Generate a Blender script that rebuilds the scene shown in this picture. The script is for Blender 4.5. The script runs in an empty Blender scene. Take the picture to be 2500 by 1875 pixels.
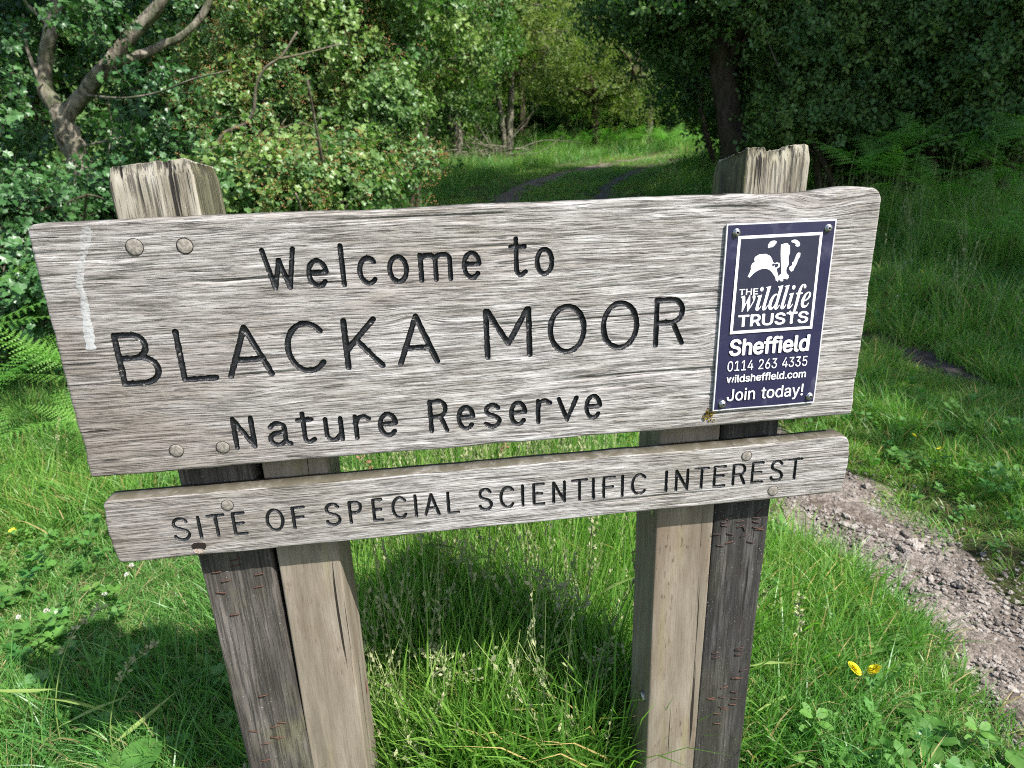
import bpy, bmesh, math, random, json
import numpy as np
from mathutils import Vector, Matrix, Euler

scene = bpy.context.scene
COL = scene.collection
rng = np.random.default_rng(7)
random.seed(7)

# ------------------------------------------------------------------ camera
CAM = np.array([-0.0744, -0.7856, 1.1673])
RM = np.array([[0.9906, -0.1331, -0.0320], [0.0728, 0.3147, 0.9464], [0.1159, 0.9398, -0.3214]])  # right, up, forward
FPX = 1600.0
cam = bpy.data.cameras.new('camera')
cam.sensor_width = 36.0
cam.lens = FPX / 2500.0 * 36.0
cam.clip_start = 0.05
cam.clip_end = 400
cam.dof.use_dof = True
cam.dof.focus_distance = 0.86
cam.dof.aperture_fstop = 9.5
camo = bpy.data.objects.new('camera', cam)
COL.objects.link(camo)
_r = Vector(RM[0]).normalized(); _f = Vector(RM[2]).normalized(); _u = _r.cross(_f); _u.normalize(); _r = _f.cross(_u)
camo.matrix_world = Matrix(((_r.x, _u.x, -_f.x, CAM[0]), (_r.y, _u.y, -_f.y, CAM[1]), (_r.z, _u.z, -_f.z, CAM[2]), (0, 0, 0, 1)))
scene.camera = camo

# ------------------------------------------------------------------ light
SUNV = Vector((-0.60, 0.62, -1.03)).normalized()          # the way the light travels
sun_el = math.asin(-SUNV.z)
world = bpy.data.worlds.new("World"); scene.world = world; world.use_nodes = True
wn = world.node_tree.nodes; wl = world.node_tree.links
sky = wn.new('ShaderNodeTexSky'); sky.sky_type = 'NISHITA'; sky.sun_disc = False
sky.sun_elevation = sun_el
sky.sun_rotation = math.atan2(-SUNV.x, -SUNV.y)
sky.air_density = 1.2; sky.dust_density = 1.5
wl.new(sky.outputs[0], wn['Background'].inputs[0]); wn['Background'].inputs[1].default_value = 0.13
sun = bpy.data.lights.new('sun', 'SUN'); sun.energy = 5.0; sun.angle = math.radians(0.5); sun.color = (1.0, 0.965, 0.92)
suno = bpy.data.objects.new('sun', sun); COL.objects.link(suno)
suno.rotation_euler = SUNV.to_track_quat('-Z', 'Y').to_euler()
suno.location = (6, -8, 12)
scene.view_settings.view_transform = 'Standard'; scene.view_settings.look = 'None'
scene.view_settings.gamma = 1.0; scene.view_settings.use_curve_mapping = False
scene.view_settings.exposure = 0.95
scene.render.engine = 'CYCLES'
scene.cycles.max_bounces = 4; scene.cycles.diffuse_bounces = 2; scene.cycles.glossy_bounces = 1
scene.cycles.transmission_bounces = 2; scene.cycles.transparent_max_bounces = 4
scene.cycles.use_adaptive_sampling = True; scene.cycles.adaptive_threshold = 0.02
scene.cycles.caustics_reflective = False; scene.cycles.caustics_refractive = False
scene.cycles.use_denoising = False
scene.cycles.filter_width = 1.05

# ------------------------------------------------------------------ helpers
def lattice(seed):
    return np.random.default_rng(seed).random((256, 256))
_lat = {}
def vnoise(x, y, seed=0):
    if seed not in _lat: _lat[seed] = lattice(seed)
    L = _lat[seed]
    x = np.asarray(x, float); y = np.asarray(y, float)
    xi = np.floor(x).astype(int); yi = np.floor(y).astype(int)
    fx = x - xi; fy = y - yi
    fx = fx * fx * (3 - 2 * fx); fy = fy * fy * (3 - 2 * fy)
    a = L[xi % 256, yi % 256]; b = L[(xi + 1) % 256, yi % 256]; c = L[xi % 256, (yi + 1) % 256]; d = L[(xi + 1) % 256, (yi + 1) % 256]
    return (a * (1 - fx) + b * fx) * (1 - fy) + (c * (1 - fx) + d * fx) * fy - 0.5

def fbm(x, y, seed=0, o=3):
    s = 0
    for k in range(o):
        s = s + vnoise(np.asarray(x) * 2 ** k, np.asarray(y) * 2 ** k, seed + k) * 0.5 ** k
    return s

def setprops(o, label=None, cat=None, group=None, kind=None):
    if label: o['label'] = label
    if cat: o['category'] = cat
    if group: o['group'] = group
    if kind: o['kind'] = kind
    return o

def np_mesh(name, verts, faces, nper=None, smooth=True, mats=None, mat_idx=None):
    """faces: ndarray (n,k) of one polygon size, or a list of lists"""
    me = bpy.data.meshes.new(name)
    verts = np.asarray(verts, np.float32)
    if isinstance(faces, np.ndarray):
        k = faces.shape[1]; n = len(faces)
        tot = np.full(n, k, np.int32); flat = faces.astype(np.int32).ravel()
    else:
        tot = np.array([len(f) for f in faces], np.int32); flat = np.array([i for f in faces for i in f], np.int32); n = len(tot)
    me.vertices.add(len(verts)); me.vertices.foreach_set('co', verts.ravel())
    me.loops.add(len(flat)); me.loops.foreach_set('vertex_index', flat)
    me.polygons.add(n)
    st = np.zeros(n, np.int32); st[1:] = np.cumsum(tot)[:-1]
    me.polygons.foreach_set('loop_start', st); me.polygons.foreach_set('loop_total', tot)
    if mats:
        for m in mats: me.materials.append(m)
    if mat_idx is not None: me.polygons.foreach_set('material_index', np.asarray(mat_idx, np.int32))
    me.polygons.foreach_set('use_smooth', np.full(n, smooth, bool))
    me.update(calc_edges=True); me.validate()
    return me

def link(name, me, parent=None, loc=None, rot=None, scale=None):
    o = bpy.data.objects.new(name, me); COL.objects.link(o)
    if parent: o.parent = parent
    if loc is not None: o.location = loc
    elif parent is not None and parent.type == 'EMPTY': o.location = -parent.location   # the mesh is in world coordinates
    if rot is not None: o.rotation_euler = rot
    if scale is not None: o.scale = scale
    return o

def empty(name, loc=(0, 0, 0), rot=(0, 0, 0), **k):
    o = bpy.data.objects.new(name, None); COL.objects.link(o); o.location = loc; o.rotation_euler = rot
    o.empty_display_size = 0.1
    return setprops(o, **k)

class MB:
    def __init__(s): s.v = []; s.f = []; s.n = 0; s.m = []
    def add(s, V, F, m=0):
        V = np.asarray(V, float)
        s.v.append(V); s.f += [[i + s.n for i in f] for f in F]; s.m += [m] * len(F); s.n += len(V)
    def mesh(s, name, mats, smooth=True):
        if not isinstance(mats, (list, tuple)): mats = [mats]
        return np_mesh(name, np.concatenate(s.v), s.f, smooth=smooth, mats=mats, mat_idx=s.m)

def tube(mb, pts, rad, sides=8, m=0, rough=0.0, seed=0, cap=True):
    pts = np.asarray(pts, float); n = len(pts)
    rad = np.asarray(rad, float)
    rad = np.full(n, float(rad)) if rad.ndim == 0 else np.interp(np.linspace(0, 1, n), np.linspace(0, 1, len(rad)), rad)
    t = np.gradient(pts, axis=0); t /= np.linalg.norm(t, axis=1)[:, None] + 1e-9
    ref = np.array([0.3, 0.1, 1.0]) if abs(t[0][2]) < 0.8 else np.array([1.0, 0.2, 0])
    u = np.cross(t, ref); u /= np.linalg.norm(u, axis=1)[:, None] + 1e-9
    w = np.cross(t, u)
    a = np.linspace(0, 2 * np.pi, sides, endpoint=False)
    R = rad[:, None] * (1 + rough * 2 * vnoise(np.arange(n)[:, None] * 0.7 + seed * 13.1, a[None, :] * 1.6 + seed * 3.7, 5))
    V = pts[:, None, :] + R[..., None] * (np.cos(a)[None, :, None] * u[:, None, :] + np.sin(a)[None, :, None] * w[:, None, :])
    V = V.reshape(-1, 3)
    F = []
    for i in range(n - 1):
        for j in range(sides):
            k = (j + 1) % sides
            F.append([i * sides + j, i * sides + k, (i + 1) * sides + k, (i + 1) * sides + j])
    if cap:
        F.append(list(range(sides))[::-1]); F.append([(n - 1) * sides + j for j in range(sides)])
    mb.add(V, F, m)

def smooth_path(P, n=24):
    P = np.asarray(P, float)
    Q = np.vstack([2 * P[0] - P[1], P, 2 * P[-1] - P[-2]])
    out = []
    seg = len(P) - 1
    for i in range(seg):
        p0, p1, p2, p3 = Q[i], Q[i + 1], Q[i + 2], Q[i + 3]
        for t in np.linspace(0, 1, max(2, n // seg), endpoint=False):
            out.append(0.5 * ((2 * p1) + (-p0 + p2) * t + (2 * p0 - 5 * p1 + 4 * p2 - p3) * t * t + (-p0 + 3 * p1 - 3 * p2 + p3) * t ** 3))
    out.append(P[-1])
    return np.array(out)

def at(px, py, Y):
    """world point on the vertical plane y = Y seen at a pixel of the 2212-wide photograph"""
    d = np.array([(px * 1.1302 - 1250) / FPX, (937.5 - py * 1.1302) / FPX, 1.0]) @ RM
    return CAM + d * ((Y - CAM[1]) / d[1])

# terrain ---------------------------------------------------------------
def hgt(x, y):
    x = np.asarray(x, float); y = np.asarray(y, float)
    t = y - 0.8
    z = 0.065 * np.log1p(np.exp(np.clip(t * 1.5, -40, 40))) / 1.5
    bank = 0.35 / (1 + np.exp(-(x - 4.6 - np.clip((y - 6) * 0.55, 0, 50)) * 1.6)) * np.clip((y + 1) / 4, 0, 1)
    bl = 0.4 / (1 + np.exp((x + 2.6 + 0 * y) * 2.0)) * np.clip((y - 1.5) / 3, 0, 1)
    z = z + bank * 0.5 + bl * 0.5
    z = z + 0.03 * fbm(x * 1.1, y * 1.1, 31, 2) * np.clip((y + 2), 0, 1.2)
    return z

TR1 = smooth_path([(1.22, -2.5), (1.22, -1.0), (1.235, 0.3), (1.215, 0.95), (1.12, 1.7), (0.98, 3.0), (0.85, 5.5), (0.88, 8.0), (1.3, 10.2), (2.3, 12.8), (3.7, 15.1), (6.0, 18.0), (10.5, 21.5), (16, 24)], 78)
TR2 = smooth_path([(2.75, -2.5), (2.72, 0.0), (2.55, 2.1), (2.42, 4.0), (2.3, 6.5), (2.35, 8.0), (2.85, 10.0), (3.9, 12.6), (5.4, 15.2), (7.2, 17.4), (11.5, 20.6), (17, 23)], 66)
def dist_line(x, y, L):
    xf = np.asarray(x, float).ravel(); yf = np.asarray(y, float).ravel()
    out = np.full(xf.shape, 9.0)
    sel = (xf > L[:, 0].min() - 2) & (xf < L[:, 0].max() + 2) & (yf > L[:, 1].min() - 2) & (yf < L[:, 1].max() + 2)
    sel &= np.abs(xf - np.interp(yf, L[:, 1], L[:, 0])) < 2.5
    x = xf[sel]; y = yf[sel]
    d = np.full(x.shape, 9.0)
    for a, b in zip(L[:-1], L[1:]):
        ab = b - a; l2 = ab @ ab + 1e-12
        t = np.clip(((x - a[0]) * ab[0] + (y - a[1]) * ab[1]) / l2, 0, 1)
        d = np.minimum(d, np.hypot(x - a[0] - t * ab[0], y - a[1] - t * ab[1]))
    out[sel] = d
    return out

# ------------------------------------------------------------------ materials
class NT:
    def __init__(s, name):
        s.m = bpy.data.materials.new(name); s.m.use_nodes = True; s.t = s.m.node_tree; s.n = s.t.nodes; s.l = s.t.links
        s.b = s.n['Principled BSDF']; s.out = s.n['Material Output']
    def new(s, ty, **k):
        n = s.n.new(ty)
        for a, v in k.items(): setattr(n, a, v)
        return n
    def link(s, a, b): s.l.new(a, b)
    def val(s, sock, v):
        if hasattr(v, 'is_linked') or isinstance(v, bpy.types.NodeSocket): s.link(v, sock)
        else: sock.default_value = v
    def obj(s): return s.new('ShaderNodeTexCoord').outputs['Object']
    def mapping(s, vec, scale=(1, 1, 1), loc=(0, 0, 0)):
        n = s.new('ShaderNodeMapping'); s.link(vec, n.inputs[0]); n.inputs['Scale'].default_value = scale; n.inputs['Location'].default_value = loc
        return n.outputs[0]
    def noise(s, vec, scale=5, detail=3, rough=0.55, dist=0.0):
        n = s.new('ShaderNodeTexNoise'); s.link(vec, n.inputs['Vector']); n.inputs['Scale'].default_value = scale
        n.inputs['Detail'].default_value = detail; n.inputs['Roughness'].default_value = rough; n.inputs['Distortion'].default_value = dist
        return n.outputs['Fac'], n.outputs['Color']
    def ramp(s, fac, stops, interp='LINEAR'):
        n = s.new('ShaderNodeValToRGB'); s.link(fac, n.inputs[0]); r = n.color_ramp; r.interpolation = interp
        while len(r.elements) < len(stops): r.elements.new(0.5)
        for e, (p, c) in zip(r.elements, stops):
            e.position = p; e.color = (c, c, c, 1) if isinstance(c, (int, float)) else (*c, 1)
        return n.outputs[0]
    def mix(s, fac, a, b, mode='MIX'):
        n = s.new('ShaderNodeMix', data_type='RGBA', blend_type=mode)
        s.val(n.inputs[0], fac)
        for i, v in ((6, a), (7, b)):
            if isinstance(v, tuple): n.inputs[i].default_value = (*v, 1)
            elif isinstance(v, (int, float)): n.inputs[i].default_value = (v, v, v, 1)
            else: s.link(v, n.inputs[i])
        return n.outputs[2]
    def math(s, op, a, b=0.0, c=None):
        n = s.new('ShaderNodeMath', operation=op); s.val(n.inputs[0], a); s.val(n.inputs[1], b)
        if c is not None: s.val(n.inputs[2], c)
        return n.outputs[0]
    def vadd(s, a, b):
        n = s.new('ShaderNodeVectorMath', operation='ADD'); s.link(a, n.inputs[0]); s.link(b, n.inputs[1]); return n.outputs[0]
    def vmul(s, a, v):
        n = s.new('ShaderNodeVectorMath', operation='MULTIPLY'); s.link(a, n.inputs[0]); n.inputs[1].default_value = v; return n.outputs[0]
    def vsub(s, a, v):
        n = s.new('ShaderNodeVectorMath', operation='SUBTRACT'); s.link(a, n.inputs[0]); n.inputs[1].default_value = v; return n.outputs[0]
    def bump(s, h, strength=0.5, dist=0.001, normal=None):
        n = s.new('ShaderNodeBump'); n.inputs['Strength'].default_value = strength; n.inputs['Distance'].default_value = dist
        s.link(h, n.inputs['Height'])
        if normal is not None: s.link(normal, n.inputs['Normal'])
        return n.outputs[0]
    def done(s, color=None, rough=0.8, normal=None, spec=0.3):
        if color is not None:
            if isinstance(color, tuple): s.b.inputs['Base Color'].default_value = (*color, 1)
            else: s.link(color, s.b.inputs['Base Color'])
        s.val(s.b.inputs['Roughness'], rough)
        s.b.inputs['Specular IOR Level'].default_value = spec
        if normal is not None: s.link(normal, s.b.inputs['Normal'])
        return s.m

def wood_board(name='weathered_oak_board', topmoss=0.35, seed=0.0):
    """silver-grey weathered oak, grain running along x"""
    s = NT(name); co = s.mapping(s.obj(), (1, 1, 1), (seed, 0, seed * .37))
    # flowing grain: bend z by slow noise, more strongly round two knots
    _, c1 = s.noise(s.mapping(co, (1.6, 1, 7)), 1.0, 2, 0.5)
    w = s.vmul(s.vsub(c1, (0.5, 0.5, 0.5)), (0.0, 0.0, 0.020))
    v = s.vadd(co, w)
    for kx, kz, sx_, sz_, A in ((.415, 1.098, .060, .020, .010), (-.093, .992, .030, .012, -.007), (.262, .935, .030, .016, .007), (.36, 1.118, .05, .012, -.006), (-.30, .90, .05, .015, .006), (.10, 1.06, .06, .012, -.005)):
        q = s.vmul(s.vsub(co, (kx, 0, kz)), (1 / sx_, 0, 1 / sz_)); ln = s.new('ShaderNodeVectorMath', operation='DOT_PRODUCT'); s.link(q, ln.inputs[0]); s.link(q, ln.inputs[1])
        e_ = s.math('MULTIPLY', s.math('POWER', 2.718, s.math('MULTIPLY', ln.outputs['Value'], -1.0)), A)
        cb = s.new('ShaderNodeCombineXYZ'); s.link(e_, cb.inputs[2]); v = s.vadd(v, cb.outputs[0])
    _, c2 = s.noise(s.mapping(co, (11, 1, 30)), 1.0, 2, 0.5)
    v = s.vadd(v, s.vmul(s.vsub(c2, (0.5, 0.5, 0.5)), (0.02, 0.0, 0.0035)))
    fine, _ = s.noise(s.mapping(v, (14, 6, 520)), 1.0, 5, 0.75)
    lines = s.ramp(fine, [(0.41, 0.0), (0.47, 0.6), (0.53, 1.0)])
    f2, _ = s.noise(s.mapping(v, (22, 6, 640), (1, 7, 3)), 1.0, 3, 0.7)
    dash = s.ramp(f2, [(0.39, 0.0), (0.43, 1.0)])
    med, _ = s.noise(s.mapping(v, (7, 5, 300), (3, 1, 2)), 1.0, 3, 0.6)
    cracks = s.ramp(med, [(0.325, 0.0), (0.35, 1.0)])
    broad, _ = s.noise(s.mapping(v, (11, 2, 120), (9, 0, 4)), 1.0, 5, 0.72)
    patch, _ = s.noise(s.mapping(co, (3.2, 2, 7), (2, 5, 1)), 1.0, 5, 0.65)
    base = s.ramp(broad, [(0.28, (0.155, 0.140, 0.127)), (0.42, (0.29, 0.272, 0.255)), (0.53, (0.415, 0.396, 0.380)), (0.66, (0.57, 0.555, 0.545))])
    base = s.mix(s.ramp(patch, [(0.46, 0.0), (0.66, 0.5)]), base, (0.19, 0.165, 0.115))
    pink, _ = s.noise(s.mapping(co, (2, 2, 11), (5, 5, 5)), 1.0, 2, 0.5)
    base = s.mix(s.ramp(pink, [(0.5, 0.0), (0.75, 0.22)]), base, (0.42, 0.345, 0.33))
    # browner towards the left end, where water stains it
    sx = s.new('ShaderNodeSeparateXYZ'); s.link(s.obj(), sx.inputs[0])
    lf = s.math('MULTIPLY', s.ramp(s.math('ADD', sx.outputs[0], 0.5), [(0.0, 0.75), (0.42, 0.0)]), s.ramp(patch, [(0.33, 0.3), (0.58, 1.0)]))
    base = s.mix(lf, base, (0.20, 0.172, 0.145))
    col = s.mix(lines, s.mix(0.80, base, (0.035, 0.030, 0.027)), base)
    col = s.mix(dash, s.mix(0.72, col, (0.03, 0.026, 0.024)), col)
    col = s.mix(cracks, (0.022, 0.019, 0.017), col)
    ge = s.new('ShaderNodeNewGeometry'); sn = s.new('ShaderNodeSeparateXYZ'); s.link(ge.outputs['True Normal'], sn.inputs[0])
    mo, _ = s.noise(co, 60, 4, 0.7)
    col = s.mix(s.math('MULTIPLY', s.ramp(sn.outputs[2], [(0.55, 0.0), (0.8, topmoss)]), s.ramp(mo, [(0.3, 0.6), (0.55, 1.0)])), col, (0.085, 0.075, 0.05))
    hh = s.math('ADD', s.math('ADD', s.math('MULTIPLY', lines, 0.5), s.math('MULTIPLY', dash, 0.3)), cracks)
    nb = s.bump(hh, 0.7, 0.0010)
    return s.done(col, 0.8, nb, 0.2)

def wood_post(name, lo, mid, hi, crack=0.33, moss=0.3, scl=1.0):
    """upright timber, grain along z"""
    s = NT(name); co = s.obj()
    _, c1 = s.noise(s.mapping(co, (9, 9, 1.5)), 1.0, 2, 0.5)
    v = s.vadd(co, s.vmul(s.vsub(c1, (0.5, 0.5, 0.5)), (0.018, 0.018, 0.0)))
    fine, _ = s.noise(s.mapping(v, (330 * scl, 330 * scl, 12)), 1.0, 4, 0.65)
    lines = s.ramp(fine, [(0.40, 0.0), (0.52, 1.0)])
    med, _ = s.noise(s.mapping(v, (110 * scl, 110 * scl, 4), (3, 1, 2)), 1.0, 3, 0.6)
    cracks = s.ramp(med, [(crack - 0.03, 0.0), (crack + 0.02, 1.0)])
    broad, _ = s.noise(s.mapping(v, (28, 28, 5), (9, 0, 4)), 1.0, 4, 0.62)
    base = s.ramp(broad, [(0.32, lo), (0.5, mid), (0.68, hi)])
    patch, _ = s.noise(s.mapping(co, (14, 14, 9), (2, 5, 1)), 1.0, 4, 0.6)
    base = s.mix(s.ramp(patch, [(0.5, 0.0), (0.68, moss)]), base, (0.13, 0.125, 0.045))
    spk, _ = s.noise(co, 420, 2, 0.5)
    base = s.mix(s.ramp(spk, [(0.68, 0.0), (0.73, 0.7)]), base, (0.42, 0.42, 0.36))
    col = s.mix(lines, s.mix(0.75, base, (0.03, 0.026, 0.022)), base)
    col = s.mix(cracks, (0.022, 0.019, 0.016), col)
    nb = s.bump(s.math('ADD', s.math('MULTIPLY', lines, 0.4), cracks), 0.8, 0.0015)
    g, _ = s.noise(co, 900, 2, 0.6)
    nb = s.bump(g, 0.3, 0.0006, nb)
    return s.done(col, 0.85, nb, 0.25)

def smooth_post():
    """newer sawn softwood: even grey-brown with a few hairline cracks"""
    s = NT('sawn_softwood_post'); co = s.obj()
    _, c1 = s.noise(s.mapping(co, (14, 14, 2)), 1.0, 2, 0.5)
    v = s.vadd(co, s.vmul(s.vsub(c1, (0.5, 0.5, 0.5)), (0.012, 0.012, 0.0)))
    broad, _ = s.noise(s.mapping(v, (40, 40, 4)), 1.0, 4, 0.6)
    base = s.ramp(broad, [(0.3, (0.135, 0.112, 0.084)), (0.5, (0.20, 0.170, 0.130)), (0.7, (0.265, 0.228, 0.18))])
    pt, _ = s.noise(s.mapping(co, (13, 13, 7), (4, 4, 7)), 1.0, 3, 0.6)
    base = s.mix(s.ramp(pt, [(0.48, 0.0), (0.66, 0.65)]), base, (0.17, 0.125, 0.085))
    # algae along the arrises
    pt2, _ = s.noise(s.mapping(co, (30, 30, 3), (1, 2, 7)), 1.0, 2, 0.6)
    base = s.mix(s.ramp(pt2, [(0.55, 0.0), (0.75, 0.5)]), base, (0.24, 0.22, 0.085))
    ck, _ = s.noise(s.mapping(v, (110, 110, 1.3), (3, 8, 2)), 1.0, 2, 0.5)
    cr = s.ramp(ck, [(0.295, 0.0), (0.315, 1.0)])
    fb, _ = s.noise(s.mapping(v, (600, 600, 30)), 1.0, 3, 0.6)
    col = s.mix(s.ramp(fb, [(0.35, 0.35), (0.55, 0.0)]), base, (0.1, 0.07, 0.045))
    dk, _ = s.noise(s.mapping(co, (260, 260, 45)), 1.0, 3, 0.6)
    col = s.mix(s.math('MULTIPLY', s.ramp(dk, [(0.6, 0.0), (0.66, 0.8)]), s.ramp(pt, [(0.45, 0.0), (0.6, 1.0)])), col, (0.06, 0.04, 0.028))
    col = s.mix(cr, (0.02, 0.016, 0.012), col)
    nb = s.bump(cr, 0.7, 0.0015); nb = s.bump(fb, 0.25, 0.0008, nb)
    return s.done(col, 0.8, nb, 0.25)

def letter_paint():
    s = NT('worn_black_paint'); co = s.obj()
    a, _ = s.noise(co, 700, 3, 0.6)
    b, _ = s.noise(s.mapping(co, (90, 90, 200)), 1.0, 3, 0.65)
    col = s.mix(s.ramp(a, [(0.45, 0.0), (0.72, 0.7)]), (0.006, 0.0065, 0.008), (0.028, 0.029, 0.031))
    col = s.mix(s.ramp(b, [(0.66, 0.0), (0.72, 0.9)]), col, (0.34, 0.31, 0.27))
    nb = s.bump(a, 0.7, 0.0012)
    return s.done(col, 0.42, nb, 0.5)

def simple(name, col, rough=0.6, spec=0.4, metal=0.0, nscale=0, nstr=0.2, col2=None, ndist=0.002):
    s = NT(name)
    c = col; nb = None
    if nscale:
        f, _ = s.noise(s.obj(), nscale, 4, 0.6)
        if col2: c = s.mix(s.ramp(f, [(0.35, 0.0), (0.65, 1.0)]), col, col2)
        nb = s.bump(f, nstr, ndist)
    m = s.done(c, rough, nb, spec)
    s.b.inputs['Metallic'].default_value = metal
    return m

def leaf(name, col, col2, rough=0.42, trans=0.35, spec=0.5, inst=True):
    """leaf or blade: colour varies from one instance to the next and with the clump's own tint"""
    s = NT(name)
    oi = s.new('ShaderNodeObjectInfo')
    c = s.mix(oi.outputs['Random'], col, col2)
    if inst:
        at_ = s.new('ShaderNodeAttribute', attribute_type='INSTANCER', attribute_name='tint')
        c = s.mix(s.math('MULTIPLY', at_.outputs['Fac'], 0.75), c, (col2[0] * 1.5, col2[1] * 1.22, col2[2] * 0.85))
    f, _ = s.noise(s.obj(), 60, 1, 0.5)
    hsv = s.new('ShaderNodeHueSaturation'); s.link(c, hsv.inputs['Color']); s.link(s.math('ADD', s.math('MULTIPLY', f, 0.7), 0.65), hsv.inputs['Value'])
    c = hsv.outputs[0]
    s.done(c, rough, None, spec)
    tr = s.new('ShaderNodeBsdfTranslucent')
    s.link(s.mix(0.5, c, (0.30, 0.42, 0.05), 'MULTIPLY'), tr.inputs[0])
    g = s.mix(1.0, c, (1.05, 1.5, 0.6), 'MULTIPLY'); s.link(g, tr.inputs[0])
    mx = s.new('ShaderNodeMixShader'); mx.inputs[0].default_value = trans
    s.link(s.b.outputs[0], mx.inputs[1]); s.link(tr.outputs[0], mx.inputs[2]); s.link(mx.outputs[0], s.out.inputs[0])
    return s.m

def bark(name, a, b, moss=(0.08, 0.10, 0.03), mossamt=0.4, scale=1.0):
    s = NT(name); co = s.obj()
    f, _ = s.noise(s.mapping(co, (18 * scale, 18 * scale, 5 * scale)), 1.0, 5, 0.65, 0.4)
    g, _ = s.noise(co, 5 * scale, 3, 0.6)
    c = s.mix(s.ramp(f, [(0.35, 0.0), (0.62, 1.0)]), a, b)
    c = s.mix(s.ramp(g, [(0.48, 0.0), (0.62, mossamt)]), c, moss)
    return s.done(c, 0.9, s.bump(f, 0.8, 0.02), 0.15)

M = {}
M['board'] = wood_board()
M['lowboard'] = wood_board('weathered_oak_lower_board', 0.95, 3.3)
M['dark_post'] = wood_post('old_dark_timber', (0.036, 0.031, 0.027), (0.078, 0.069, 0.060), (0.145, 0.130, 0.115), 0.31, 0.35)
M['black_post'] = wood_post('blackened_timber', (0.016, 0.015, 0.015), (0.035, 0.033, 0.031), (0.09, 0.085, 0.08), 0.33, 0.1)
M['pale_post'] = wood_post('lichened_post_top', (0.12, 0.10, 0.065), (0.30, 0.275, 0.22), (0.50, 0.485, 0.43), 0.375, 0.45, 0.8)
M['mossy_side'] = wood_post('mossy_post_side', (0.06, 0.055, 0.03), (0.10, 0.095, 0.055), (0.16, 0.155, 0.10), 0.30, 0.8, 0.8)
M['soft'] = smooth_post()
M['paint'] = letter_paint()
M['plug'] = simple('oak_plug', (0.14, 0.125, 0.105), 0.85, 0.2, nscale=260, nstr=0.6, col2=(0.29, 0.265, 0.23), ndist=0.001)
M['plugdark'] = simple('empty_hole', (0.02, 0.016, 0.013), 0.95, 0.1)
M['navy'] = simple('navy_plate', (0.035, 0.036, 0.105), 0.38, 0.5, nscale=35, nstr=0.03, col2=(0.046, 0.045, 0.115))
M['navydark'] = simple('dark_navy_panel', (0.017, 0.019, 0.040), 0.4, 0.5, nscale=50, nstr=0.03, col2=(0.022, 0.024, 0.045))
M['white'] = simple('white_print', (0.80, 0.80, 0.82), 0.45, 0.4)
M['edge'] = simple('plate_edge', (0.55, 0.55, 0.56), 0.5, 0.5)
M['steel'] = simple('steel', (0.50, 0.50, 0.50), 0.38, 0.5, 1.0, nscale=300, nstr=0.2, col2=(0.3, 0.3, 0.3), ndist=0.0005)
M['steeldark'] = simple('screw_recess', (0.03, 0.03, 0.03), 0.5, 0.5, 0.8)
M['rust'] = simple('rusty_staple', (0.07, 0.036, 0.025), 0.8, 0.3, 0.3, nscale=500, nstr=0.4, col2=(0.13, 0.065, 0.042), ndist=0.0005)
M['rustdark'] = simple('dark_staple', (0.03, 0.024, 0.022), 0.7, 0.4, 0.4, nscale=500, nstr=0.4, col2=(0.09, 0.05, 0.04), ndist=0.0005)
M['moss'] = simple('ochre_lichen', (0.28, 0.19, 0.03), 0.95, 0.1, nscale=600, nstr=0.8, col2=(0.10, 0.08, 0.02))

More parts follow.
